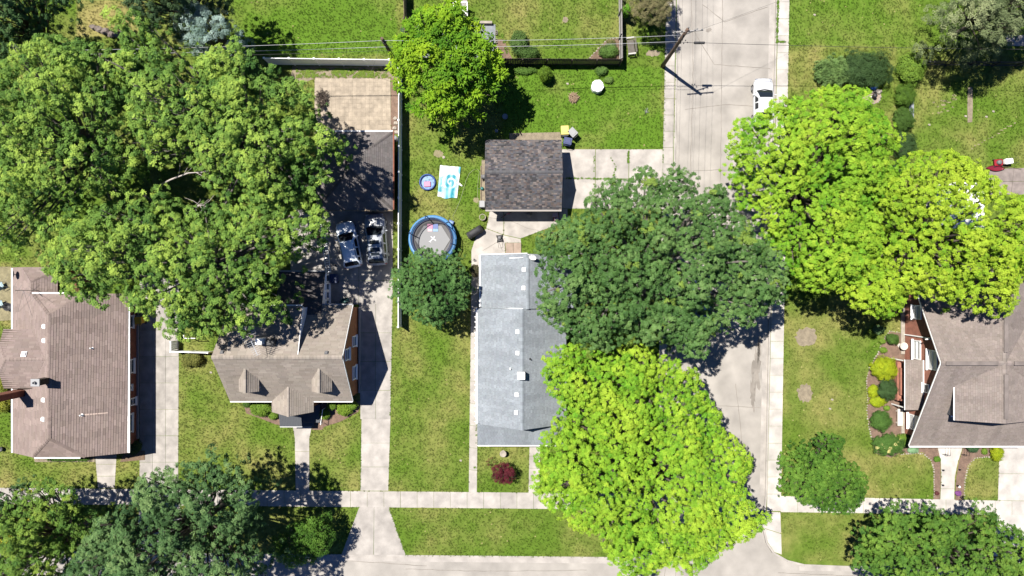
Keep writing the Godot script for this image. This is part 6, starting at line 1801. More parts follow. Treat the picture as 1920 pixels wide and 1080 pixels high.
func yard_play():
	# trampoline
	var c := spot(811, 448.5, 0.95); c.y = 0.0
	var o := thing("trampoline", "round blue edged trampoline with a grey jumping mat and net", "trampoline", c)
	var ring := func(called: String, r0: float, r1: float, y0: float, y1: float, m: Material):
		var mb := MB.new(true)
		mb.lathe(Transform3D(), [Vector2(r0, y0), Vector2(r0, y1), Vector2(r1, y1 - 0.03), Vector2(r1, y0), Vector2(r0, y0)], 40)
		return obj(called, mb, m, o)
	ring.call("safety_pad", 1.92, 2.23, 0.9, 0.98, M.sky_blue)
	ring.call("pad_border", 1.78, 1.93, 0.88, 0.95, M.navy)
	var band := MB.new()
	band.lathe(Transform3D(), [Vector2(1.8, 0.86), Vector2(1.2, 0.80), Vector2(0.0, 0.79)], 40)
	obj("spring_band", band, M.dark_grey, o)
	var hexa := PackedVector2Array()
	for i in 6:
		var a := TAU * i / 6.0 + 0.0
		hexa.append(Vector2(cos(a) * 1.62, sin(a) * 1.5 + 0.05))
	var mat := MB.new()
	mat.prism(hexa, 0.83, 0.89)
	var mo := obj("jumping_mat", mat, M.mat_grey, o)
	var mk := MB.new()
	for s in [[-0.24, 0.26, 0.2, -0.22], [-0.16, -0.2, 0.3, 0.18], [-0.32, 0.24, -0.16, 0.3]]:
		mk.bar(Vector3(s[0], 0.893, s[1] - 0.05), Vector3(s[2], 0.893, s[3] - 0.05), 0.05, 0.006)
	obj("emblem", mk, M.white, mo)
	for s in [[-0.5, -1.42, 0.52, 0.48, M.pink], [0.02, -1.42, 0.5, 0.48, M.blue2], [-0.46, -1.0, 0.44, 0.3, M.pale_pink], [0.02, -1.0, 0.5, 0.3, M.pale_blue]]:
		var p := MB.new()
		p.bx(Vector3(s[0] + s[2] * 0.5, 0.905, s[1] + s[3] * 0.5), Vector3(s[2] - 0.01, 0.03, s[3] - 0.01), 0.008)
		obj("colour_patch", p, s[4], o)
	for i in 6:
		var a := TAU * i / 6.0 + 0.26
		var d := Vector3(cos(a), 0, sin(a))
		var p := MB.new(true)
		p.tube([d * 2.2 + Vector3.UP * 0.0, d * 2.2 + Vector3.UP * 1.4, d * 1.87 + Vector3.UP * 2.4], [0.045], 8)
		obj("net_pole", p, M.navy, o)
		var l := MB.new(true)
		var s := d.cross(Vector3.UP) * 0.7
		l.tube([d * 2.1 + Vector3.UP * 0.9 - s * 0.4, d * 2.05 - s + Vector3.UP * 0.04, d * 2.05 + s + Vector3.UP * 0.04, d * 2.1 + s * 0.4 + Vector3.UP * 0.9], [0.03], 6)
		obj("leg", l, M.steel, o)
	var tr := MB.new(true)
	var pts := []
	for i in 41: pts.append(Vector3(cos(TAU * i / 40.0) * 1.84, 2.36, sin(TAU * i / 40.0) * 1.84))
	tr.tube(pts, [0.035], 8)
	obj("top_ring", tr, M.navy, o)
	var net := MB.new(true)
	net.lathe(Transform3D(), [Vector2(1.68, 0.95), Vector2(1.82, 2.33)], 40)
	obj("net", net, M.net, o)
	var st := thing("step_stool", "small blue plastic step beside the trampoline", "step stool", spot(846, 418), -0.4)
	var sb := MB.new()
	sb.bx(Vector3(0, 0.3, 0), Vector3(0.5, 0.06, 0.45), 0.02)
	sb.bx(Vector3(-0.21, 0.15, 0), Vector3(0.05, 0.3, 0.4), 0.01)
	sb.bx(Vector3(0.21, 0.15, 0), Vector3(0.05, 0.3, 0.4), 0.01)
	obj("step", sb, M.blue2, st)
	var lid := MB.new()
	lid.bx(Vector3(0.02, 0.345, 0.02), Vector3(0.3, 0.03, 0.26), 0.01)
	obj("step_pad", lid, M.pale_blue, st)
	# paddling pool
	var pool := thing("paddling_pool", "round blue paddling pool with a pink float inside", "paddling pool", spot(802, 342))
	var w := MB.new(true)
	w.lathe(Transform3D(), [Vector2(0.62, 0.02), Vector2(0.64, 0.2), Vector2(0.68, 0.27), Vector2(0.74, 0.27), Vector2(0.78, 0.2), Vector2(0.76, 0.02)], 32)
	obj("wall", w, M.blue2, pool)
	var fl := MB.new()
	fl.lathe(Transform3D(), [Vector2(0.63, 0.03), Vector2(0, 0.03)], 32)
	obj("pool_floor", fl, M.pool_blue, pool)
	var wat := MB.new()
	wat.lathe(Transform3D(), [Vector2(0.63, 0.12), Vector2(0, 0.12)], 32)
	obj("water", wat, M.water, pool)
	var fp := MB.new()
	fp.bx(Vector3(-0.02, 0.14, 0.18), Vector3(0.62, 0.07, 0.5), 0.03, 0.05)
	obj("float", fp, M.pink, pool)
	for s in [[-0.3, -0.25, 0.16], [0.12, -0.35, 0.17], [0.38, -0.12, 0.12], [-0.42, 0.12, 0.11], [0.42, 0.25, 0.09]]:
		var e := MB.new()
		e.prism(PackedVector2Array([Vector2(s[0] - s[2], s[1]), Vector2(s[0], s[1] - s[2] * 0.8), Vector2(s[0] + s[2], s[1] + 0.03), Vector2(s[0] + 0.02, s[1] + s[2] * 0.7)]), 0.034, 0.036)
		obj("floor_print", e, M.pale_blue, pool)
	# splash mat: white cloth printed with a turquoise swirl
	var im := Image.create(224, 320, false, Image.FORMAT_RGB8)
	var nz := FastNoiseLite.new()
	nz.frequency = 0.05
	for y in 320:
		for x in 224:
			var dx := (x - 128.0) / 224.0; var dy := (y - 165.0) / 224.0
			var rad := sqrt(dx * dx + dy * dy)
			var ang := atan2(dy, dx)
			var fray := nz.get_noise_2d(ang * 60.0, rad * 30.0) * 0.7
			var turn := fposmod(rad / 0.24 - ang / TAU + 0.18, 1.0)
			var a := clampf((0.36 - absf(turn - 0.66) + fray * 0.1) * 9.0, 0.0, 1.0) * clampf((0.47 - rad + fray * 0.1) * 9.0, 0.0, 1.0)
			if dy > 0.2: a = maxf(a, clampf((0.40 - absf(dx + 0.02) - fray * 0.3) * 5.0, 0.0, 0.95) * clampf((dy - 0.2) * 9.0, 0.0, 1.0) * clampf(0.9 + fray * 0.6, 0.0, 1.0))
			if x > 190 and y < 70: a = maxf(a, clampf((x - 190 + fray * 30) / 26.0, 0.0, 0.8))
			if x < 50 and y > 120 and y < 270: a = maxf(a, clampf((50 - x) / 40.0 + fray, 0.0, 0.75))
			var col := Color(0.62, 0.64, 0.64).lerp(Color(0.0, 0.42, 0.49).lerp(Color(0.05, 0.50, 0.57), clampf(0.5 + fray, 0, 1)), a)
			im.set_pixel(x, y, col)
	var mm := StandardMaterial3D.new()
	mm.albedo_texture = ImageTexture.create_from_image(im)
	mm.roughness = 0.45
	var q := [spot(825.5, 310), spot(864, 313.5), spot(857, 371.5), spot(820.5, 368.5)]
	var mid := (q[0] as Vector3).lerp(q[2], 0.5)
	var sm := MB.new(true)
	var nx := 14; var ny := 20
	var grid := func(i: int, j: int) -> Vector3:
		var u := float(i) / nx; var vv := float(j) / ny
		var p: Vector3 = (q[0] as Vector3).lerp(q[1], u).lerp((q[3] as Vector3).lerp(q[2], u), vv)
		p += Vector3(0, 0, 0.16 * exp(-pow((u - 0.42) * 5.0, 2)) * pow(vv, 6)) 
		p.y = 0.10 + 0.03 * sin(u * 9.0 + vv * 3.0) * sin(vv * 8.0 + 1.0) + 0.02 * sin(u * 21.0)
		return p - mid
	for j in ny:
		for i in nx:
			for t in [[0, 0], [1, 1], [1, 0], [0, 0], [0, 1], [1, 1]]:
				sm.st.set_uv(Vector2(float(i + t[0]) / nx, float(j + t[1]) / ny))
				sm.st.add_vertex(grid.call(i + t[0], j + t[1]))
	var mo2 := obj("splash_mat", sm, mm)
	mo2.position = mid
	tag(mo2, "white splash mat with a turquoise swirl lying on the grass", "splash mat")
	no_grass(PackedVector2Array([Vector2(q[0].x, q[0].z), Vector2(q[1].x, q[1].z), Vector2(q[2].x, q[2].z), Vector2(q[3].x, q[3].z)]))
	var nzl := MB.new(true)
	nzl.tube([spot(857, 342, 0.06), spot(862, 345.5, 0.09), spot(867, 349, 0.06)], [0.08, 0.1, 0.07], 8)
	tag(obj("bottle", nzl, M.white), "white plastic bottle lying at the edge of the swirl mat", "bottle")
	var hose := MB.new(true)
	var hp := []
	for p in [[852, 413], [849, 405], [856, 392], [863, 375], [870, 352], [874, 338], [880, 325], [888, 318.5], [895, 317], [899, 322], [897, 335], [895.5, 350], [895.5, 368], [897, 382], [899, 397]]:
		hp.append(spot(p[0], p[1], 0.05))
	hose.tube(hp, [0.018], 6)
	tag(obj("garden_hose", hose, M.hose), "pale green garden hose looping over the grass to the garage", "hose")

func bin(label: String, at: Vector3, turn: float, s: Vector3, bodym: Material, lidm: Material, group := ""):
	var o := thing("wheeled_bin", label, "bin", at, turn, group)
	var b := MB.new()
	var h := s.y
	var lo := [Vector3(-s.x * 0.4, 0.06, -s.z * 0.4), Vector3(s.x * 0.4, 0.06, -s.z * 0.4), Vector3(s.x * 0.4, 0.06, s.z * 0.4), Vector3(-s.x * 0.4, 0.06, s.z * 0.4)]
	var hi := [Vector3(-s.x * 0.5, h, -s.z * 0.5), Vector3(s.x * 0.5, h, -s.z * 0.5), Vector3(s.x * 0.5, h, s.z * 0.5), Vector3(-s.x * 0.5, h, s.z * 0.5)]
	var c := Vector3(0, h * 0.5, 0)
	for i in 4:
		var k := (i + 1) % 4
		b.conv([lo[i], lo[k], hi[k], hi[i]], c)
	b.conv(lo, c); b.conv(hi, c)
	obj("body", b, bodym, o)
	var l := MB.new()
	l.bx(Vector3(0, h + 0.04, 0), Vector3(s.x + 0.06, 0.09, s.z + 0.04), 0.03)
	l.bx(Vector3(0, h + 0.09, 0.02), Vector3(s.x * 0.7, 0.04, s.z * 0.6), 0.015)
	obj("lid", l, lidm, o)
	var hd := MB.new(true)
	hd.tube([Vector3(-s.x * 0.4, h - 0.05, s.z * 0.5), Vector3(-s.x * 0.4, h, s.z * 0.5 + 0.12), Vector3(s.x * 0.4, h, s.z * 0.5 + 0.12), Vector3(s.x * 0.4, h - 0.05, s.z * 0.5)], [0.02], 6)
	obj("handle", hd, bodym, o)
	for k in [-1, 1]:
		var w := MB.new(true)
		w.lathe(Transform3D(Basis(Vector3(0, 0, 1), PI / 2), Vector3(k * s.x * 0.42, 0.12, s.z * 0.42)), [Vector2(0, -0.03), Vector2(0.12, -0.03), Vector2(0.12, 0.03), Vector2(0, 0.03)], 14)
		obj("wheel", w, M.rubber, o)

func mower(label: String, at: Vector3, turn: float, deck: Material, bag: Material, s := 1.0):
	var o := thing("lawn_mower", label, "lawn mower", at, turn)
	var d := MB.new()
	d.bx(Vector3(0, 0.22, 0) * s, Vector3(0.5, 0.16, 0.62) * s, 0.06)
	obj("deck", d, deck, o)
	var e := MB.new(true)
	e.lathe(Transform3D(Basis(), Vector3(0, 0.29, -0.04) * s), [Vector2(0.17, 0) * s, Vector2(0.17, 0.16) * s, Vector2(0.12, 0.22) * s, Vector2(0, 0.22)], 16)
	obj("engine", e, M.grey, o)
	var h := MB.new(true)
	h.tube([Vector3(-0.22, 0.28, 0.25) * s, Vector3(-0.2, 0.95, 1.0) * s, Vector3(0.2, 0.95, 1.0) * s, Vector3(0.22, 0.28, 0.25) * s], [0.016], 6)
	obj("handle", h, M.black, o)
	if bag:
		var b := MB.new()
		b.bx(Vector3(0, 0.4, 0.62) * s, Vector3(0.42, 0.34, 0.6) * s, 0.08)
		obj("grass_bag", b, bag, o)
	for x in [-1, 1]:
		for z in [-0.24, 0.27]:
			var w := MB.new(true)
			w.lathe(Transform3D(Basis(Vector3(0, 0, 1), PI / 2), Vector3(x * 0.27, 0.11, z) * s), [Vector2(0, -0.03), Vector2(0.11, -0.03), Vector2(0.11, 0.03), Vector2(0, 0.03)], 14)
			obj("wheel", w, M.rubber, o)

func lathed(called: String, label: String, category: String, at: Vector3, prof: Array, m: Material, segs := 20) -> Node3D:
	var mb := MB.new(true)
	mb.lathe(Transform3D(), prof, segs)
	var o := obj(called, mb, m)
	o.position = at
	tag(o, label, category)
	return o

func stone(p: Vector3, s: Vector3, sd: int) -> MB:
	var r := RandomNumberGenerator.new()
	r.seed = sd
	var mb := MB.new()
	var off := Vector3(r.randf(), r.randf(), r.randf()) * 9.0
	var prof := []
	for i in 6:
		var a := -PI / 2 + PI * i / 5.0
		var ring := []
		for k in 8:
			var b := TAU * k / 8.0
			var d := Vector3(cos(a) * cos(b), sin(a), cos(a) * sin(b))
			d *= 0.82 + 0.22 * sin(d.x * 4.0 + off.x) * cos(d.z * 3.0 + off.y) + 0.1 * sin(d.y * 5 + off.z)
			ring.append(p + d * s)
		prof.append(ring)
	for i in 5:
		for k in 8:
			mb.quad(prof[i][k], prof[i + 1][k], prof[i + 1][(k + 1) % 8], prof[i][(k + 1) % 8])
	return mb

func stones(called: String, label: String, pts: Array, s: float, m: Material, step := 0.22):
	# one edging of many set stones
	var o := thing(called, label, "stone edging", spot(pts[0], pts[1]))
	var n := 0
	for i in range(0, pts.size() - 2, 2):
		var a := spot(pts[i], pts[i + 1]); var b := spot(pts[i + 2], pts[i + 3])
		var parts := maxi(1, int(a.distance_to(b) / step))
		for k in parts:
			var p := a.lerp(b, float(k) / parts) - o.position
			var z := rng.randf_range(0.7, 1.25) * s
			obj("stone", stone(p + Vector3(rng.randf_range(-0.03, 0.03), z * 0.35, rng.randf_range(-0.03, 0.03)), Vector3(z, z * 0.6, z * rng.randf_range(0.7, 1.1)), n + int(pts[0])), m, o)
			n += 1

func small_things():
	bin("bin with a yellow lid behind the dark shingled garage", spot(1057.5, 249), 0.05, Vector3(0.68, 1.05, 0.8), M.light_grey, M.yellow_pale, "bins behind the garage")
	bin("grey lidded bin turned askew behind the garage", spot(1072, 253), 0.75, Vector3(0.62, 1.05, 0.75), M.dark_grey, M.light_grey, "bins behind the garage")
	bin("blue bin nearest the garage corner", spot(1063, 268.5), -0.2, Vector3(0.72, 0.95, 0.62), M.blue, M.blue, "bins behind the garage")
	bin("yellow lidded bin in the shade by the brick house wall", spot(269, 600), 0.1, Vector3(0.6, 0.9, 0.6), M.yellow, M.yellow)
	bin("dark blue barrel like bin behind the grey gabled house", spot(630, 522), 0.0, Vector3(0.62, 1.0, 0.8), M.blue, M.navy)
	lathed("window_well", "round grey cover on the ground by the yellow lidded bin", "cover", spot(257.5, 598), [Vector2(0.35, 0.0), Vector2(0.34, 0.25), Vector2(0.2, 0.32), Vector2(0, 0.34)], M.light_grey)
	# covered table, planter, bird bath and the like
	var tb := MB.new(true)
	var rings := []
	for i in 6:
		var y: float = [0.05, 0.4, 0.68, 0.72, 0.74, 0.745][i]
		var rr: float = [0.57, 0.56, 0.57, 0.53, 0.3, 0.01][i]
		var ring := []
		for k in 33:
			var a := TAU * k / 32.0
			var j := 1.0 + (0.035 * sin(a * 9.0) + 0.02 * sin(a * 5.0 + 1.0)) * (1.0 if i < 3 else 0.5)
			ring.append(Vector3(cos(a) * rr * j, y + (0.02 * sin(a * 3.0 + i) if i > 2 and i < 5 else 0.0), sin(a) * rr * j))
		rings.append(ring)
	tb.loft(rings, false)
	var to := obj("covered_table", tb, M.white)
	to.position = spot(1119, 165)
	tag(to, "round table under a white cover on the upper lawn", "table")
	var pl := thing("planter", "round white planter with green plants near the garage corner", "planter", spot(905, 408))
	var pm := MB.new(true)
	pm.lathe(Transform3D(), [Vector2(0.22, 0.0), Vector2(0.31, 0.38), Vector2(0.31, 0.42), Vector2(0.26, 0.42), Vector2(0.25, 0.3), Vector2(0, 0.3)], 24)
	obj("pot", pm, M.stone, pl)
	var w := []; var tn := PackedColorArray()
	for i in 40:
		var a := rng.randf() * TAU
		w.append(Transform3D(Basis(Vector3.UP, a) * 0.09, Vector3(cos(a), 0, sin(a)) * 0.2 * sqrt(rng.randf()) + Vector3.UP * 0.34))
		tn.append(Color(0.16, 0.24, 0.05) * rng.randf_range(0.6, 1.2))
	copies("leaves", clump("broad"), M.leaf, w, tn, pl)
	lathed("bird_bath", "round pale stone bird bath on the lawn before the pale grey house", "bird bath", spot(943.5, 848), [Vector2(0.2, 0.0), Vector2(0.09, 0.1), Vector2(0.09, 0.5), Vector2(0.27, 0.62), Vector2(0.31, 0.68), Vector2(0.27, 0.68), Vector2(0.15, 0.6), Vector2(0, 0.6)], M.stone)
	lathed("bucket", "white round tub in the shade under the star leaved tree", "bucket", spot(947, 220), [Vector2(0.2, 0.0), Vector2(0.26, 0.3), Vector2(0.26, 0.34), Vector2(0.2, 0.3), Vector2(0, 0.28)], M.light_grey)
	lathed("bucket", "small grey pail near the back of the garage in tree shade", "bucket", spot(931, 246), [Vector2(0.13, 0.0), Vector2(0.16, 0.22), Vector2(0.12, 0.2), Vector2(0, 0.05)], M.light_grey)
	lathed("cap_stone", "pale round utility cover in the dry grass above the pool", "cover", spot(832, 295), [Vector2(0.14, 0.0), Vector2(0.14, 0.05), Vector2(0.06, 0.07), Vector2(0, 0.05)], M.stone)
	lathed("ball", "black round pot on the lawn at the far left edge", "pot", spot(5, 841), [Vector2(0.16, 0.0), Vector2(0.22, 0.22), Vector2(0.22, 0.34), Vector2(0.18, 0.34), Vector2(0, 0.2)], M.black)
	lathed("rain_barrel", "grey round barrel squeezed between brown garage and white fence", "barrel", spot(742, 262), [Vector2(0.22, 0.0), Vector2(0.27, 0.4), Vector2(0.24, 0.8), Vector2(0, 0.82)], M.light_grey)
	lathed("spigot_cover", "round grey cover standing against the garage wall", "cover", spot(992, 402), [Vector2(0.22, 0.0), Vector2(0.25, 0.3), Vector2(0.2, 0.5), Vector2(0, 0.55)], M.grey)
	# covered grill
	var g := MB.new(true)
	var gr := []
	for i in 9:
		var t := i / 8.0
		var ring := []
		var l := lerpf(-0.78, 0.78, t)
		var hh := 0.98 + 0.14 * sin(t * PI) - (0.25 if i == 0 or i == 8 else 0.0)
		var ww := 0.32 + 0.02 * sin(i * 2.1)
		for a in [[-1.05, 0.03], [-1.0, 0.5], [-0.95, 0.82], [-0.72, 0.96], [-0.3, 1.0], [0.25, 1.01], [0.7, 0.95], [0.95, 0.8], [1.0, 0.45], [1.06, 0.03]]:
			ring.append(Vector3(l + 0.02 * sin(a[0] * 7.0 + i), hh * a[1] + 0.018 * sin(i * 3.0 + a[0] * 5.0), ww * a[0]))
		gr.append(ring)
	g.loft(gr)
	var go := obj("covered_grill", g, M.black_cloth)
	go.position = spot(891, 436)
	go.rotation.y = 0.55
	tag(go, "barbecue grill under a black cover at the edge of the concrete pad", "grill")
	mower("small black push mower on the beige concrete pad", spot(937, 447), PI * 0.04, M.black, null, 0.95)
	mower("red lawn mower with a white grass bag on the right lawn", spot(1868, 306), PI * 0.53, M.red, M.white, 1.25)
	var sl := MB.new(true)
	var sr := []
	for i in 9:
		var t := i / 8.0
		var wd := 0.26 * sin(PI * clampf(t * 0.9 + 0.06, 0, 1)) + 0.02
		sr.append([Vector3(lerpf(-0.8, 0.8, t), 0.25, -wd), Vector3(lerpf(-0.8, 0.8, t), 0.05, -wd * 0.6), Vector3(lerpf(-0.8, 0.8, t), 0.05, wd * 0.6), Vector3(lerpf(-0.8, 0.8, t), 0.25, wd), Vector3(lerpf(-0.8, 0.8, t), 0.2, wd * 0.8), Vector3(lerpf(-0.8, 0.8, t), 0.12, 0), Vector3(lerpf(-0.8, 0.8, t), 0.2, -wd * 0.8)])
	sl.loft(sr)
	var so := obj("sled", sl, M.dark_red)
	so.position = spot(1864, 316)
	so.rotation.y = -0.06
	tag(so, "dark red plastic sled lying below the red mower", "sled")
	var rk := MB.new(true)
	rk.tube([spot(1878, 312, 0.1), spot(1915, 317, 0.1)], [0.02], 6)
	for i in 6: rk.tube([spot(1877, 309 + i, 0.1), spot(1872, 308.5 + i * 1.2, 0.06)], [0.01], 4)
	tag(obj("rake", rk, M.tan_wood), "wooden handled rake lying at the edge of the right patio", "rake")
	# toy car, folded bicycle and tools against the garage wall
	var tc := thing("toy_car", "red and white ride on toy car at the garage corner", "toy car", spot(1042, 406), 0.1)
	var t1 := MB.new()
	t1.bx(Vector3(0, 0.26, 0.05), Vector3(0.5, 0.28, 0.75), 0.08)
	obj("body", t1, M.dark_red, tc)
	var t2 := MB.new()
	t2.bx(Vector3(0, 0.45, 0.26), Vector3(0.42, 0.12, 0.26), 0.04)
	t2.bx(Vector3(-0.1, 0.8, -0.1), Vector3(0.5, 0.05, 0.4), 0.02)
	obj("hood", t2, M.pale_pink, tc)
	for x in [-1, 1]:
		for z in [-0.25, 0.3]:
			var wm := MB.new(true)
			wm.lathe(Transform3D(Basis(Vector3(0, 0, 1), PI / 2), Vector3(x * 0.26, 0.12, z)), [Vector2(0, -0.04), Vector2(0.12, -0.04), Vector2(0.12, 0.04), Vector2(0, 0.04)], 12)
			obj("wheel", wm, M.black, tc)
	var bk := thing("bicycle", "small pinkish bicycle leaning on the shaded garage wall", "bicycle", spot(950, 403), 0.5)
	for x in [-0.36, 0.36]:
		var wl := MB.new(true)
		var pts := []
		for i in 17: pts.append(Vector3(x + cos(TAU * i / 16.0) * 0.24, 0.25 + sin(TAU * i / 16.0) * 0.24, 0))
		wl.tube(pts, [0.02], 5)
		obj("wheel", wl, M.rubber, bk)
	var fr := MB.new(true)
	for s in [[-0.36, 0.25, 0.0, 0.25], [0.0, 0.25, 0.26, 0.55], [-0.12, 0.58, 0.26, 0.55], [-0.36, 0.25, -0.12, 0.58], [0.0, 0.25, -0.14, 0.65], [0.36, 0.25, 0.24, 0.7]]:
		fr.tube([Vector3(s[0], s[1], 0), Vector3(s[2], s[3], 0)], [0.018], 6)
	fr.tube([Vector3(0.22, 0.72, -0.25), Vector3(0.24, 0.7, 0), Vector3(0.22, 0.72, 0.25)], [0.015], 6)
	obj("frame", fr, M.pink_dark, bk)
	var sd := MB.new()
	sd.bx(Vector3(-0.15, 0.67, 0), Vector3(0.22, 0.05, 0.12), 0.02)
	obj("saddle", sd, M.black, bk)
	var ac := thing("air_conditioner", "light grey box standing against the left garage wall", "air conditioner", spot(904.5, 384))
	var a1 := MB.new()
	a1.bx(Vector3(0, 0.36, 0), Vector3(0.5, 0.7, 0.62), 0.03)
	obj("case", a1, M.light_grey, ac)
	var a2 := MB.new()
	for i in 6: a2.bx(Vector3(-0.255, 0.2 + i * 0.08, 0), Vector3(0.02, 0.03, 0.5))
	obj("grille", a2, M.grey, ac)
	var te := MB.new()
	te.bar(spot(902, 311, 0.08), spot(901, 391, 0.08), 0.1, 0.14, 0.01)
	tag(obj("timber_edging", te, M.tan_wood), "thin timber edging along the left garage wall", "edging")
	var re := thing("hose_reel", "dark hose reel on the left garage wall", "hose reel", spot(906, 333))
	var r1 := MB.new(true)
	r1.lathe(Transform3D(Basis(Vector3(0, 0, 1), PI / 2), Vector3(0, 0.5, 0)), [Vector2(0.04, -0.18), Vector2(0.26, -0.16), Vector2(0.2, -0.1), Vector2(0.2, 0.1), Vector2(0.26, 0.16), Vector2(0.04, 0.18)], 18)
	obj("reel", r1, M.grey, re)
	var r2 := MB.new()
	r2.bx(Vector3(-0.05, 0.3, 0), Vector3(0.3, 0.6, 0.06), 0.01)
	obj("stand", r2, M.black, re)
	var wc := thing("watering_can", "small teal watering can beside the timber edging", "watering can", spot(904, 354))
	var w1 := MB.new(true)
	w1.lathe(Transform3D(), [Vector2(0.15, 0), Vector2(0.15, 0.28), Vector2(0.11, 0.33), Vector2(0, 0.33)], 14)
	obj("can", w1, M.teal, wc)
	var w2 := MB.new(true)
	w2.tube([Vector3(-0.13, 0.08, 0), Vector3(-0.36, 0.34, 0.05)], [0.025, 0.018], 6)
	obj("spout", w2, M.teal, wc)
	# brush heap, scraps
	var bh := thing("brush_heap", "heap of dry twigs on the upper lawn", "twig heap", spot(1075, 184))
	var tw := MB.new()
	for i in 150:
		var a := rng.randf() * TAU
		var c := Vector3(cos(a), 0, sin(a)) * 0.42 * sqrt(rng.randf()) + Vector3.UP * rng.randf_range(0.04, 0.28)
		var d := Vector3(rng.randfn(0, 1), rng.randfn(0, 0.25), rng.randfn(0, 1)).normalized() * rng.randf_range(0.12, 0.32)
		tw.tube([c - d, c + d], [0.014], 4)
	obj("twigs", tw, M.twig, bh).set_meta("kind", "stuff")
	var bh2 := thing("brush_heap", "dark heap of branches at the shaded corner of the paver patio", "branch heap", spot(604, 186))
	var tw2 := MB.new()
	for i in 120:
		var a := rng.randf() * TAU
		var c := Vector3(cos(a) * 0.5, 0, sin(a) * 0.75) * sqrt(rng.randf()) + Vector3.UP * rng.randf_range(0.05, 0.45)
		var d := Vector3(rng.randfn(0, 1), rng.randfn(0, 0.4), rng.randfn(0, 1)).normalized() * rng.randf_range(0.2, 0.5)
		tw2.tube([c - d, c + d], [0.02, 0.012], 4)
	obj("twigs", tw2, M.dark_wood, bh2).set_meta("kind", "stuff")
	var sc := MB.new()
	for i in 22:
		var a := rng.randf() * TAU
		sc.tube([Vector3(0, 0.0, 0), Vector3(cos(a) * 0.22, 0.3 * rng.randf(), sin(a) * 0.32 - 0.1)], [0.012, 0.006], 4)
	var sco := obj("dry_plant", sc, M.light_grey)
	sco.position = spot(1212, 211)
	tag(sco, "pale dry plant stalks in the lawn left of the sidewalk", "plant")
	# wooden glider bench by the weathered fence
	var be := thing("bench", "weathered wooden bench with pale arms behind the weathered fence", "bench", spot(1181, 90), 0.12)
	for i in 7:
		var s := MB.new()
		s.bx(Vector3(-0.25 + i * 0.09, 0.45, 0), Vector3(0.075, 0.03, 1.35), 0.006)
		obj("slat", s, M.bark_pale, be)
	for i in 4:
		var s := MB.new()
		s.bx(Vector3(0.4 + i * 0.02, 0.55 + i * 0.11, 0), Vector3(0.025, 0.085, 1.35), 0.006)
		obj("back_slat", s, M.bark_pale, be)
	for z in [-0.74, 0.74]:
		var s := MB.new()
		s.bx(Vector3(0.02, 0.66, z), Vector3(0.72, 0.05, 0.14), 0.012)
		obj("arm", s, M.old_wood_white, be)
		for x in [-0.27, 0.32]:
			var l := MB.new()
			l.bx(Vector3(x, 0.32, z), Vector3(0.07, 0.64, 0.07), 0.008)
			obj("leg", l, M.old_wood_white, be)
	# white landing with railings and steps at the top
	var de := thing("stair_landing", "white railed landing with steps at the top between two lawns", "stairs", spot(865, 27))
	var pf := MB.new()
	for i in 7: pf.bx(Vector3(-0.54 + i * 0.18, 0.55, -0.2), Vector3(0.165, 0.05, 0.72), 0.006)
	obj("platform", pf, M.white, de)
	for s in [[-0.64, -0.56, 0.64, -0.56], [-0.64, 0.2, -0.64, -0.56], [0.64, 0.2, 0.64, -0.56], [0.64, 0.2, 0.64, 1.25], [-0.64, 0.2, -0.1, 0.2]]:
		var r := MB.new()
		var dy := 0.0 if s[3] < 1.0 else -0.55
		r.bar(Vector3(s[0], 1.45, s[1]), Vector3(s[2], 1.45 + dy, s[3]), 0.09, 0.05, 0.01)
		obj("rail", r, M.white, de)
		var a := Vector3(s[0], 0.57, s[1]); var b := Vector3(s[2], 0.57 + dy, s[3])
		for i in int(a.distance_to(b) / 0.14):
			var p := a.lerp(b, (i + 0.5) / int(a.distance_to(b) / 0.14))
			var q := MB.new()
			q.bx(p + Vector3.UP * 0.42, Vector3(0.04, 0.86, 0.04))
			obj("baluster", q, M.white, de)
	for i in 3:
		var s := MB.new()
		s.bx(Vector3(0.25, 0.4 - i * 0.17, 0.32 + i * 0.28), Vector3(0.75, 0.05, 0.27), 0.008)
		obj("step", s, M.old_wood, de)
	for s in [["pale timber retaining edge left of the white landing", 773, 39.5, 850, 41], ["pale timber retaining edge right of the white landing", 888, 44, 923, 44.5]]:
		var rt := thing("retaining_edge", s[0], "retaining wall", spot(s[1], s[2]))
		var dd := spot(s[3], s[4]) - spot(s[1], s[2])
		var np := int(dd.length() / 0.9)
		for i in np:
			var m := MB.new()
			m.bar(dd * (float(i) / np) + dd.normalized() * 0.01 + Vector3.UP * 0.2, dd * (float(i + 1) / np) + Vector3.UP * 0.2, 0.24, 0.4, 0.02)
			obj("block", m, M.stone, rt)
	for i in 4:
		var p := spot(930.5, [62, 78, 92, 106][i])
		var cb := thing("cinder_block", "%s cinder block in the row beside the grey slab patio" % ["topmost", "second from top", "third from top", "lowest"][i], "cinder block", p, rng.randf_range(-0.1, 0.1), "cinder blocks beside the grey slab patio")
		var m := MB.new()
		for x in [-0.085, 0.085]: m.bx(Vector3(x, 0.1, 0), Vector3(0.03, 0.2, 0.4))
		for z in [-0.185, 0.0, 0.185]: m.bx(Vector3(0, 0.1, z), Vector3(0.14, 0.198, 0.03))
		obj("block", m, M.stone, cb)
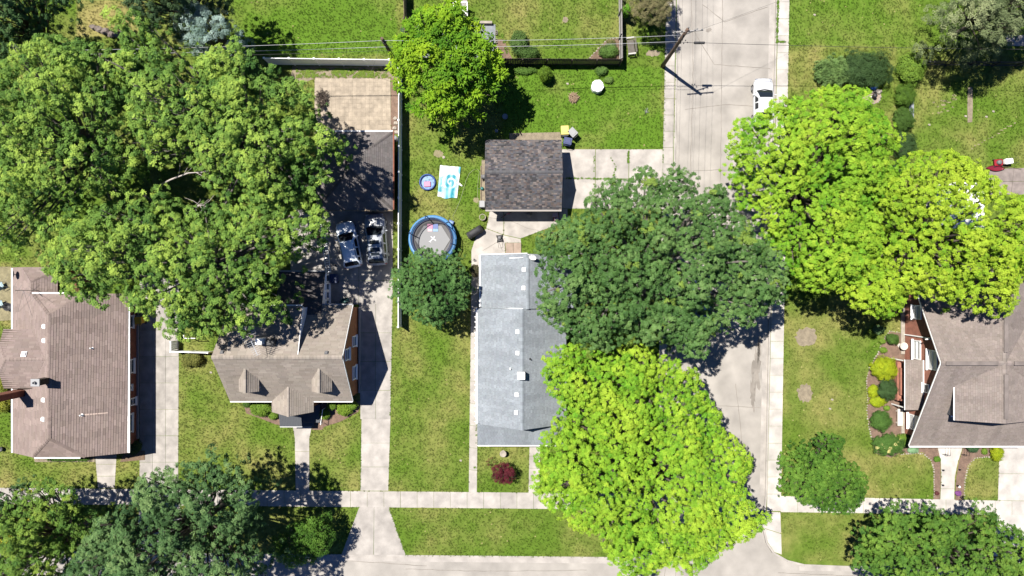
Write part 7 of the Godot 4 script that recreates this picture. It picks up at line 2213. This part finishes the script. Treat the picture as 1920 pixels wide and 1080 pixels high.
	# chairs at the left edge
	for i in 2:
		var p := spot([7, 6][i], [535, 569][i])
		var cr := thing("garden_chair", ["upper of the two pale blue garden chairs at the left edge", "lower of the two pale blue garden chairs at the left edge"][i], "chair", p, [0.5, 0.35][i], "garden chairs on the sandy patch")
		var s := MB.new()
		s.bx(Vector3(0, 0.42, 0), Vector3(0.52, 0.04, 0.5), 0.015)
		obj("seat", s, M.ice, cr)
		var b := MB.new()
		b.box(Transform3D(Basis(Vector3.RIGHT, -0.35), Vector3(0, 0.72, 0.33)), Vector3(0.5, 0.6, 0.03), 0.012)
		obj("backrest", b, M.ice, cr)
		for x in [-0.27, 0.27]:
			var l := MB.new(true)
			l.tube([Vector3(x, 0, -0.22), Vector3(x, 0.62, -0.24), Vector3(x, 0.62, 0.25), Vector3(x, 0, 0.3)], [0.02], 6)
			obj("leg", l, M.alu, cr)
	var ft := thing("fire_pit", "black round fire bowl between the two pale blue chairs", "fire bowl", spot(19, 575))
	var fm := MB.new(true)
	fm.lathe(Transform3D(), [Vector2(0.12, 0), Vector2(0.35, 0.25), Vector2(0.4, 0.4), Vector2(0.37, 0.4), Vector2(0.25, 0.2), Vector2(0, 0.14)], 20)
	obj("bowl", fm, M.black, ft)
	# rocks
	var rockspots := [[176, 52, 0.42, "leftmost dark boulder at the sandy lawn under the upper trees"], [187, 56, 0.5, "second dark boulder from the left below the sandy lawn"], [199, 60, 0.5, "middle dark boulder below the sandy lawn"], [211, 65, 0.5, "fourth dark boulder below the sandy lawn"], [222, 67, 0.45, "rightmost dark boulder below the sandy lawn"],
		[741, 222, 0.22, "uppermost flat stone between patio and white fence"], [742, 231, 0.25, "second flat stone between patio and white fence"], [740, 240, 0.24, "third flat stone between patio and white fence"], [743, 248, 0.26, "lowest flat stone between patio and white fence"],
		[1640, 171, 0.34, "upper white rock beside the garden ornaments"], [1647, 173, 0.36, "right white rock beside the garden ornaments"], [1634, 173, 0.25, "smaller left white rock beside the garden ornaments"]]
	for r in rockspots:
		var p := spot(r[0], r[1])
		var o := obj("boulder", stone(Vector3(0, r[2] * 0.3, 0), Vector3(r[2], r[2] * 0.6, r[2] * 0.8), int(r[0])), M.stone if r[0] > 700 else M.rock)
		o.position = p
		tag(o, r[3], "rock", "boulders below the sandy lawn" if r[0] < 700 else ("flat stones by the fence" if r[0] < 800 else "white garden rocks"))
	lathed("flower_pot", "blue glazed pot beside the white garden rocks", "flower pot", spot(1634, 164), [Vector2(0.22, 0), Vector2(0.34, 0.4), Vector2(0.36, 0.46), Vector2(0.3, 0.46), Vector2(0.28, 0.35), Vector2(0, 0.35)], M.blue2)
	lathed("gnome", "small white garden ornament on the half round paved corner", "ornament", spot(1629, 184), [Vector2(0.14, 0), Vector2(0.12, 0.25), Vector2(0.06, 0.32), Vector2(0.09, 0.4), Vector2(0, 0.52)], M.white)
	lathed("urn", "dark garden urn on the half round paved corner", "urn", spot(1636, 182), [Vector2(0.12, 0), Vector2(0.2, 0.3), Vector2(0.14, 0.5), Vector2(0.18, 0.56), Vector2(0, 0.5)], M.dark_grey)
	stones("stone_edging", "curved pale stone edging of the right flower bed", [1690, 624, 1668, 621, 1655, 639, 1645, 664, 1630, 689, 1624, 714, 1627, 745, 1625, 770, 1629, 800, 1635, 828], 0.09, M.stone)
	stones("stone_edging", "pale stone edging left of the curved front path", [1690, 852, 1712, 850, 1730, 850, 1745, 863, 1751, 880, 1751, 936], 0.09, M.stone)
	stones("stone_edging", "pale stone edging right of the curved front path", [1878, 857, 1850, 857, 1828, 859, 1815, 873, 1809, 900, 1807, 937], 0.09, M.stone)
	stones("stone_edging", "pale stones round the half paved corner with ornaments", [1651, 182, 1646, 192, 1632, 198, 1614, 199], 0.12, M.stone, 0.26)
	stones("stone_edging", "small pale stones along the slanting side of the corner bed", [1102, 112, 1138, 75, 1162, 71], 0.1, M.stone, 0.26)
	# slab beside the shrub row
	var ss := MB.new()
	ss.prism(poly([1704, 192, 1713, 188, 1713, 222, 1709, 222, 1704, 204]), 0.0, 0.06)
	tag(obj("stepping_stone", ss, M.grey_slab0), "grey stepping stone beside the shrub row", "stepping stone")
	# white stone bench and bird bath by the right house
	var wb := thing("garden_bench", "white stone bench in front of the right house bed", "bench", spot(1683, 781))
	var b1 := MB.new()
	b1.bx(Vector3(0, 0.42, 0), Vector3(0.5, 0.1, 1.6), 0.03)
	obj("seat", b1, M.stone_white, wb)
	for z in [-0.55, 0.55]:
		var l := MB.new()
		l.bx(Vector3(0, 0.19, z), Vector3(0.36, 0.38, 0.16), 0.02)
		obj("leg", l, M.stone_white, wb)
	var bb := MB.new(true)
	bb.lathe(Transform3D(), [Vector2(0.22, 0.0), Vector2(0.12, 0.1), Vector2(0.1, 0.5), Vector2(0.33, 0.66), Vector2(0.36, 0.74), Vector2(0.32, 0.74), Vector2(0.2, 0.66), Vector2(0, 0.64)], 24)
	var bo := obj("fountain", bb, M.stone_white)
	bo.position = spot(1687, 648)
	tag(bo, "white pedestal bowl beside the dark square shrub", "bird bath")
	for s in [["left iron handrail at the right house steps", 1768, 840], ["right iron handrail at the right house steps", 1803, 840]]:
		var hr := thing("handrail", s[0], "handrail", spot(s[1], s[2]), 0.0, "iron handrails at the front steps")
		for x in [-0.12, 0.12]:
			var r := MB.new(true)
			r.tube([Vector3(x, 0.02, 0.55), Vector3(x, 0.9, 0.5), Vector3(x, 1.0, -0.6), Vector3(x, 0.02, -0.6)], [0.018], 6)
			obj("rail", r, M.black, hr)
		for i in 3:
			var r := MB.new(true)
			r.tube([Vector3(-0.12, 0.3 + i * 0.3, 0.53), Vector3(0.12, 0.3 + i * 0.3, 0.53)], [0.012], 5)
			obj("bar", r, M.black, hr)
	for s in [[1765, 880, "upper left"], [1764.5, 908, "lower left"], [1796, 879, "upper right"], [1792, 909, "lower right"]]:
		var pl2 := thing("path_light", "%s of the four small path lights beside the curved front path" % s[2], "path light", spot(s[0], s[1]), 0.0, "path lights beside the curved front path")
		var a := MB.new(true)
		a.tube([Vector3(0, 0, 0), Vector3(0, 0.35, 0)], [0.015], 6)
		obj("stem", a, M.black, pl2)
		var b := MB.new(true)
		b.lathe(Transform3D(Basis(), Vector3(0, 0.35, 0)), [Vector2(0.03, 0), Vector2(0.09, 0.02), Vector2(0, 0.1)], 10)
		obj("lamp_shade", b, M.black, pl2)
	lathed("ornament_ball", "white ball ornament in the bed right of the curved path", "ornament", spot(1797, 912), [Vector2(0.0, 0.0), Vector2(0.09, 0.04), Vector2(0.12, 0.13), Vector2(0.09, 0.22), Vector2(0, 0.26)], M.white, 14)
	# ladder leaning on the rear wing
	var l0 := spot(604, 418); var l1 := spot(616, 512, 2.6)
	var la := thing("ladder", "white aluminium ladder leaning on the rear wing of the grey gabled house", "ladder", l0)
	var dl := l1 - l0
	var sdv := dl.cross(Vector3.UP).normalized() * 0.21
	for k in [-1, 1]:
		var m := MB.new()
		m.bar(sdv * k, dl + sdv * k, 0.06, 0.09, 0.008)
		obj("stile", m, M.alu, la)
	for i in 22:
		var m := MB.new()
		m.bar(dl * ((i + 0.5) / 22.0) - sdv, dl * ((i + 0.5) / 22.0) + sdv, 0.045, 0.045)
		obj("rung", m, M.alu, la)
	var rc := thing("canopy_chair", "red folding chair under the leaves near the ladder", "chair", spot(597, 444))
	var rs := MB.new()
	rs.bx(Vector3(0, 0.42, 0), Vector3(0.6, 0.05, 0.5), 0.02)
	obj("seat", rs, M.red, rc)
	var rb := MB.new()
	rb.box(Transform3D(Basis(Vector3.RIGHT, 0.3), Vector3(0, 0.7, -0.3)), Vector3(0.6, 0.55, 0.04), 0.015)
	obj("backrest", rb, M.red, rc)
	for x in [-0.27, 0.27]:
		for z in [-0.22, 0.22]:
			var l := MB.new(true)
			l.tube([Vector3(x, 0, z), Vector3(x, 0.42, z)], [0.018], 6)
			obj("leg", l, M.alu, rc)
	var cr2 := thing("crate", "green plastic crate by the rear corner of the grey gabled house", "crate", spot(647, 563), 0.3)
	var cm := MB.new()
	for s in [[0, 0.03, 0, 0.6, 0.05, 0.4], [0, 0.2, -0.19, 0.6, 0.36, 0.03], [0, 0.2, 0.19, 0.6, 0.36, 0.03], [-0.29, 0.2, 0, 0.03, 0.36, 0.36], [0.29, 0.2, 0, 0.03, 0.36, 0.36]]:
		cm.bx(Vector3(s[0], s[1], s[2]), Vector3(s[3], s[4], s[5]))
	obj("box", cm, M.teal, cr2)
	lathed("bucket", "small white pail beside the green crate", "bucket", spot(633, 568), [Vector2(0.14, 0), Vector2(0.17, 0.3), Vector2(0.13, 0.28), Vector2(0, 0.1)], M.light_grey)
	var bo2 := thing("hand_truck", "dark hand truck standing beside the ladder foot", "hand truck", spot(625, 499))
	var hm := MB.new(true)
	hm.tube([Vector3(-0.2, 0.1, 0), Vector3(-0.2, 1.1, -0.35), Vector3(0.2, 1.1, -0.35), Vector3(0.2, 0.1, 0)], [0.02], 6)
	for i in 3: hm.tube([Vector3(-0.2, 0.35 + i * 0.25, -0.1 - i * 0.08), Vector3(0.2, 0.35 + i * 0.25, -0.1 - i * 0.08)], [0.014], 5)
	obj("frame", hm, M.dark_grey, bo2)
	var ht := MB.new()
	ht.bx(Vector3(0, 0.04, 0.12), Vector3(0.4, 0.02, 0.26))
	obj("toe_plate", ht, M.dark_grey, bo2)
	for x in [-0.24, 0.24]:
		var wm := MB.new(true)
		wm.lathe(Transform3D(Basis(Vector3(0, 0, 1), PI / 2), Vector3(x, 0.12, -0.05)), [Vector2(0, -0.03), Vector2(0.12, -0.03), Vector2(0.12, 0.03), Vector2(0, 0.03)], 12)
		obj("wheel", wm, M.rubber, bo2)
	# small scraps lying on the lawns
	var scraps := [[1064, 157, "white scrap of paper under the wire shadow on the upper lawn"], [1810, 218, "pale scrap on the lawn left of the bare strip's foot"], [1862, 209, "white scrap on the right lawn beyond the bare strip"], [1849, 219, "smaller white scrap on the right lawn"], [1742, 234, "white scrap near the shrub row on the right lawn"], [1527, 28, "pale scrap on the top right lawn"], [1560, 749, "pale scrap in the right front lawn"], [1556, 766, "lower pale scrap in the right front lawn"], [396, 698, "pale scrap on the lawn left of the grey house"], [864, 863, "dry leaf litter spot on the long lawn"]]
	for s in scraps:
		var m := MB.new()
		var k := 0.09
		m.conv([Vector3(-k, 0.05, -k), Vector3(k, 0.075, -k * 0.7), Vector3(k * 1.2, 0.05, k), Vector3(-k * 0.6, 0.085, k * 1.1)], Vector3(0, -1, 0))
		m.conv([Vector3(-k * 1.6, 0.05, 0), Vector3(-k * 0.9, 0.08, -k), Vector3(-k * 0.6, 0.055, k * 0.8)], Vector3(0, -1, 0))
		var o := obj("litter", m, M.stone)
		o.position = spot(s[0], s[1])
		tag(o, s[2], "litter", "scraps on the lawns")

func make_things():
	M.navy = plain(Color(0.012, 0.025, 0.075), 0.55)
	M.blue2 = plain(Color(0.010, 0.045, 0.19), 0.45)
	M.pool_blue = plain(Color(0.03, 0.14, 0.36), 0.4)
	M.pale_blue = plain(Color(0.11, 0.21, 0.33), 0.5)
	M.pale_pink = plain(Color(0.34, 0.25, 0.28), 0.5)
	M.pink_dark = plain(Color(0.35, 0.06, 0.12), 0.4)
	M.mat_grey = plain(Color(0.17, 0.174, 0.18), 0.7)
	M.ice = plain(Color(0.20, 0.29, 0.32), 0.5)
	M.dark_red = plain(Color(0.13, 0.010, 0.02), 0.4)
	M.hose = plain(Color(0.20, 0.24, 0.11), 0.5)
	M.twig = plain(Color(0.28, 0.20, 0.13), 0.9)
	M.yellow_pale = plain(Color(0.42, 0.35, 0.09), 0.5)
	M.old_wood_white = plain(Color(0.36, 0.35, 0.33), 0.8)
	M.stone_white = plain(Color(0.45, 0.42, 0.37), 0.8)
	M.water = plain(Color(0.7, 0.85, 0.95, 0.04), 0.03)
	M.water.transparency = BaseMaterial3D.TRANSPARENCY_ALPHA
	var pw := plain(Color(0.46, 0.47, 0.48), 0.35)
	pw.clearcoat_enabled = true; pw.clearcoat = 1.0; pw.clearcoat_roughness = 0.05
	var pb := plain(Color(0.66, 0.72, 0.78), 0.3)
	pb.clearcoat_enabled = true; pb.clearcoat = 1.0; pb.clearcoat_roughness = 0.05
	var pg := plain(Color(0.24, 0.26, 0.29), 0.3, 0.0)
	pg.clearcoat_enabled = true; pg.clearcoat = 1.0; pg.clearcoat_roughness = 0.05
	var pbl := plain(Color(0.03, 0.10, 0.30), 0.3)
	pbl.clearcoat_enabled = true; pbl.clearcoat = 1.0; pbl.clearcoat_roughness = 0.05
	car("parked_car", "silvery white hatchback parked askew behind the grey gabled house", spot(655, 459, 0.5) * Vector3(1, 0, 1), 0.21, Vector3(1.82, 1.5, 4.35), "hatch", pb)
	car("parked_car", "dark grey car with a glass roof beside the white fence", spot(706, 449, 0.6) * Vector3(1, 0, 1), 0.07, Vector3(1.95, 1.7, 4.85), "suv", pg)
	car("parked_car", "white car at the kerb half under the lime maple", spot(1431, 193, 0.5) * Vector3(1, 0, 1) - Vector3(0, 0.12, 0), 0.0, Vector3(1.85, 1.48, 4.6), "sedan", pw)
	car("parked_car", "blue car under the dark tree on the street", spot(1312, 560) * Vector3(1, 0, 1) - Vector3(0, 0.12, 0), 0.02, Vector3(1.82, 1.46, 4.5), "sedan", pbl)
	car("parked_van", "white van cut by the right edge below the yellowish lime tree", spot(1921, 530) * Vector3(1, 0, 1), -0.1, Vector3(2.0, 2.0, 5.2), "suv", pw)
	fences()
	poles()
	yard_play()
	small_things()

func _ready():
	# camera
	var cam := Camera3D.new()
	cam.name = "camera"
	cam.position = Vector3(0, EYE, 0)
	cam.rotation_degrees = Vector3(-90, 0, 0)
	cam.fov = rad_to_deg(2.0 * atan(540.0 / LENS))
	cam.near = 0.5
	cam.far = 3000.0
	add_child(cam)
	cam.current = true
	# sky
	var env := Environment.new()
	env.background_mode = Environment.BG_SKY
	var sm := ProceduralSkyMaterial.new()
	sm.sky_top_color = Color(0.34, 0.52, 0.86)
	sm.sky_horizon_color = Color(0.62, 0.74, 0.90)
	sm.sky_curve = 0.12
	sm.ground_bottom_color = Color(0.2, 0.22, 0.15)
	sm.ground_horizon_color = Color(0.5, 0.55, 0.55)
	var sky := Sky.new()
	sky.sky_material = sm
	env.sky = sky
	env.background_energy_multiplier = 0.24
	env.tonemap_mode = Environment.TONE_MAPPER_LINEAR
	env.tonemap_exposure = 2.1
	env.sdfgi_enabled = true
	env.ssao_enabled = true
	env.ssil_enabled = true
	var we := WorldEnvironment.new()
	we.name = "environment"
	we.environment = env
	add_child(we)
	# sun: high, from the upper left of the frame
	var sun := DirectionalLight3D.new()
	sun.name = "sun"
	sun.light_color = Color(1.0, 0.975, 0.94)
	sun.light_energy = 1.6
	sun.light_angular_distance = 0.5
	sun.shadow_enabled = true
	add_child(sun)
	sun.look_at_from_position(Vector3.ZERO, Vector3(0.385, -1.0, 0.262), Vector3.FORWARD)
	rng.seed = 4242
	make_materials()
	make_ground()
	make_houses()
	make_things()
	make_trees()
	make_grass()
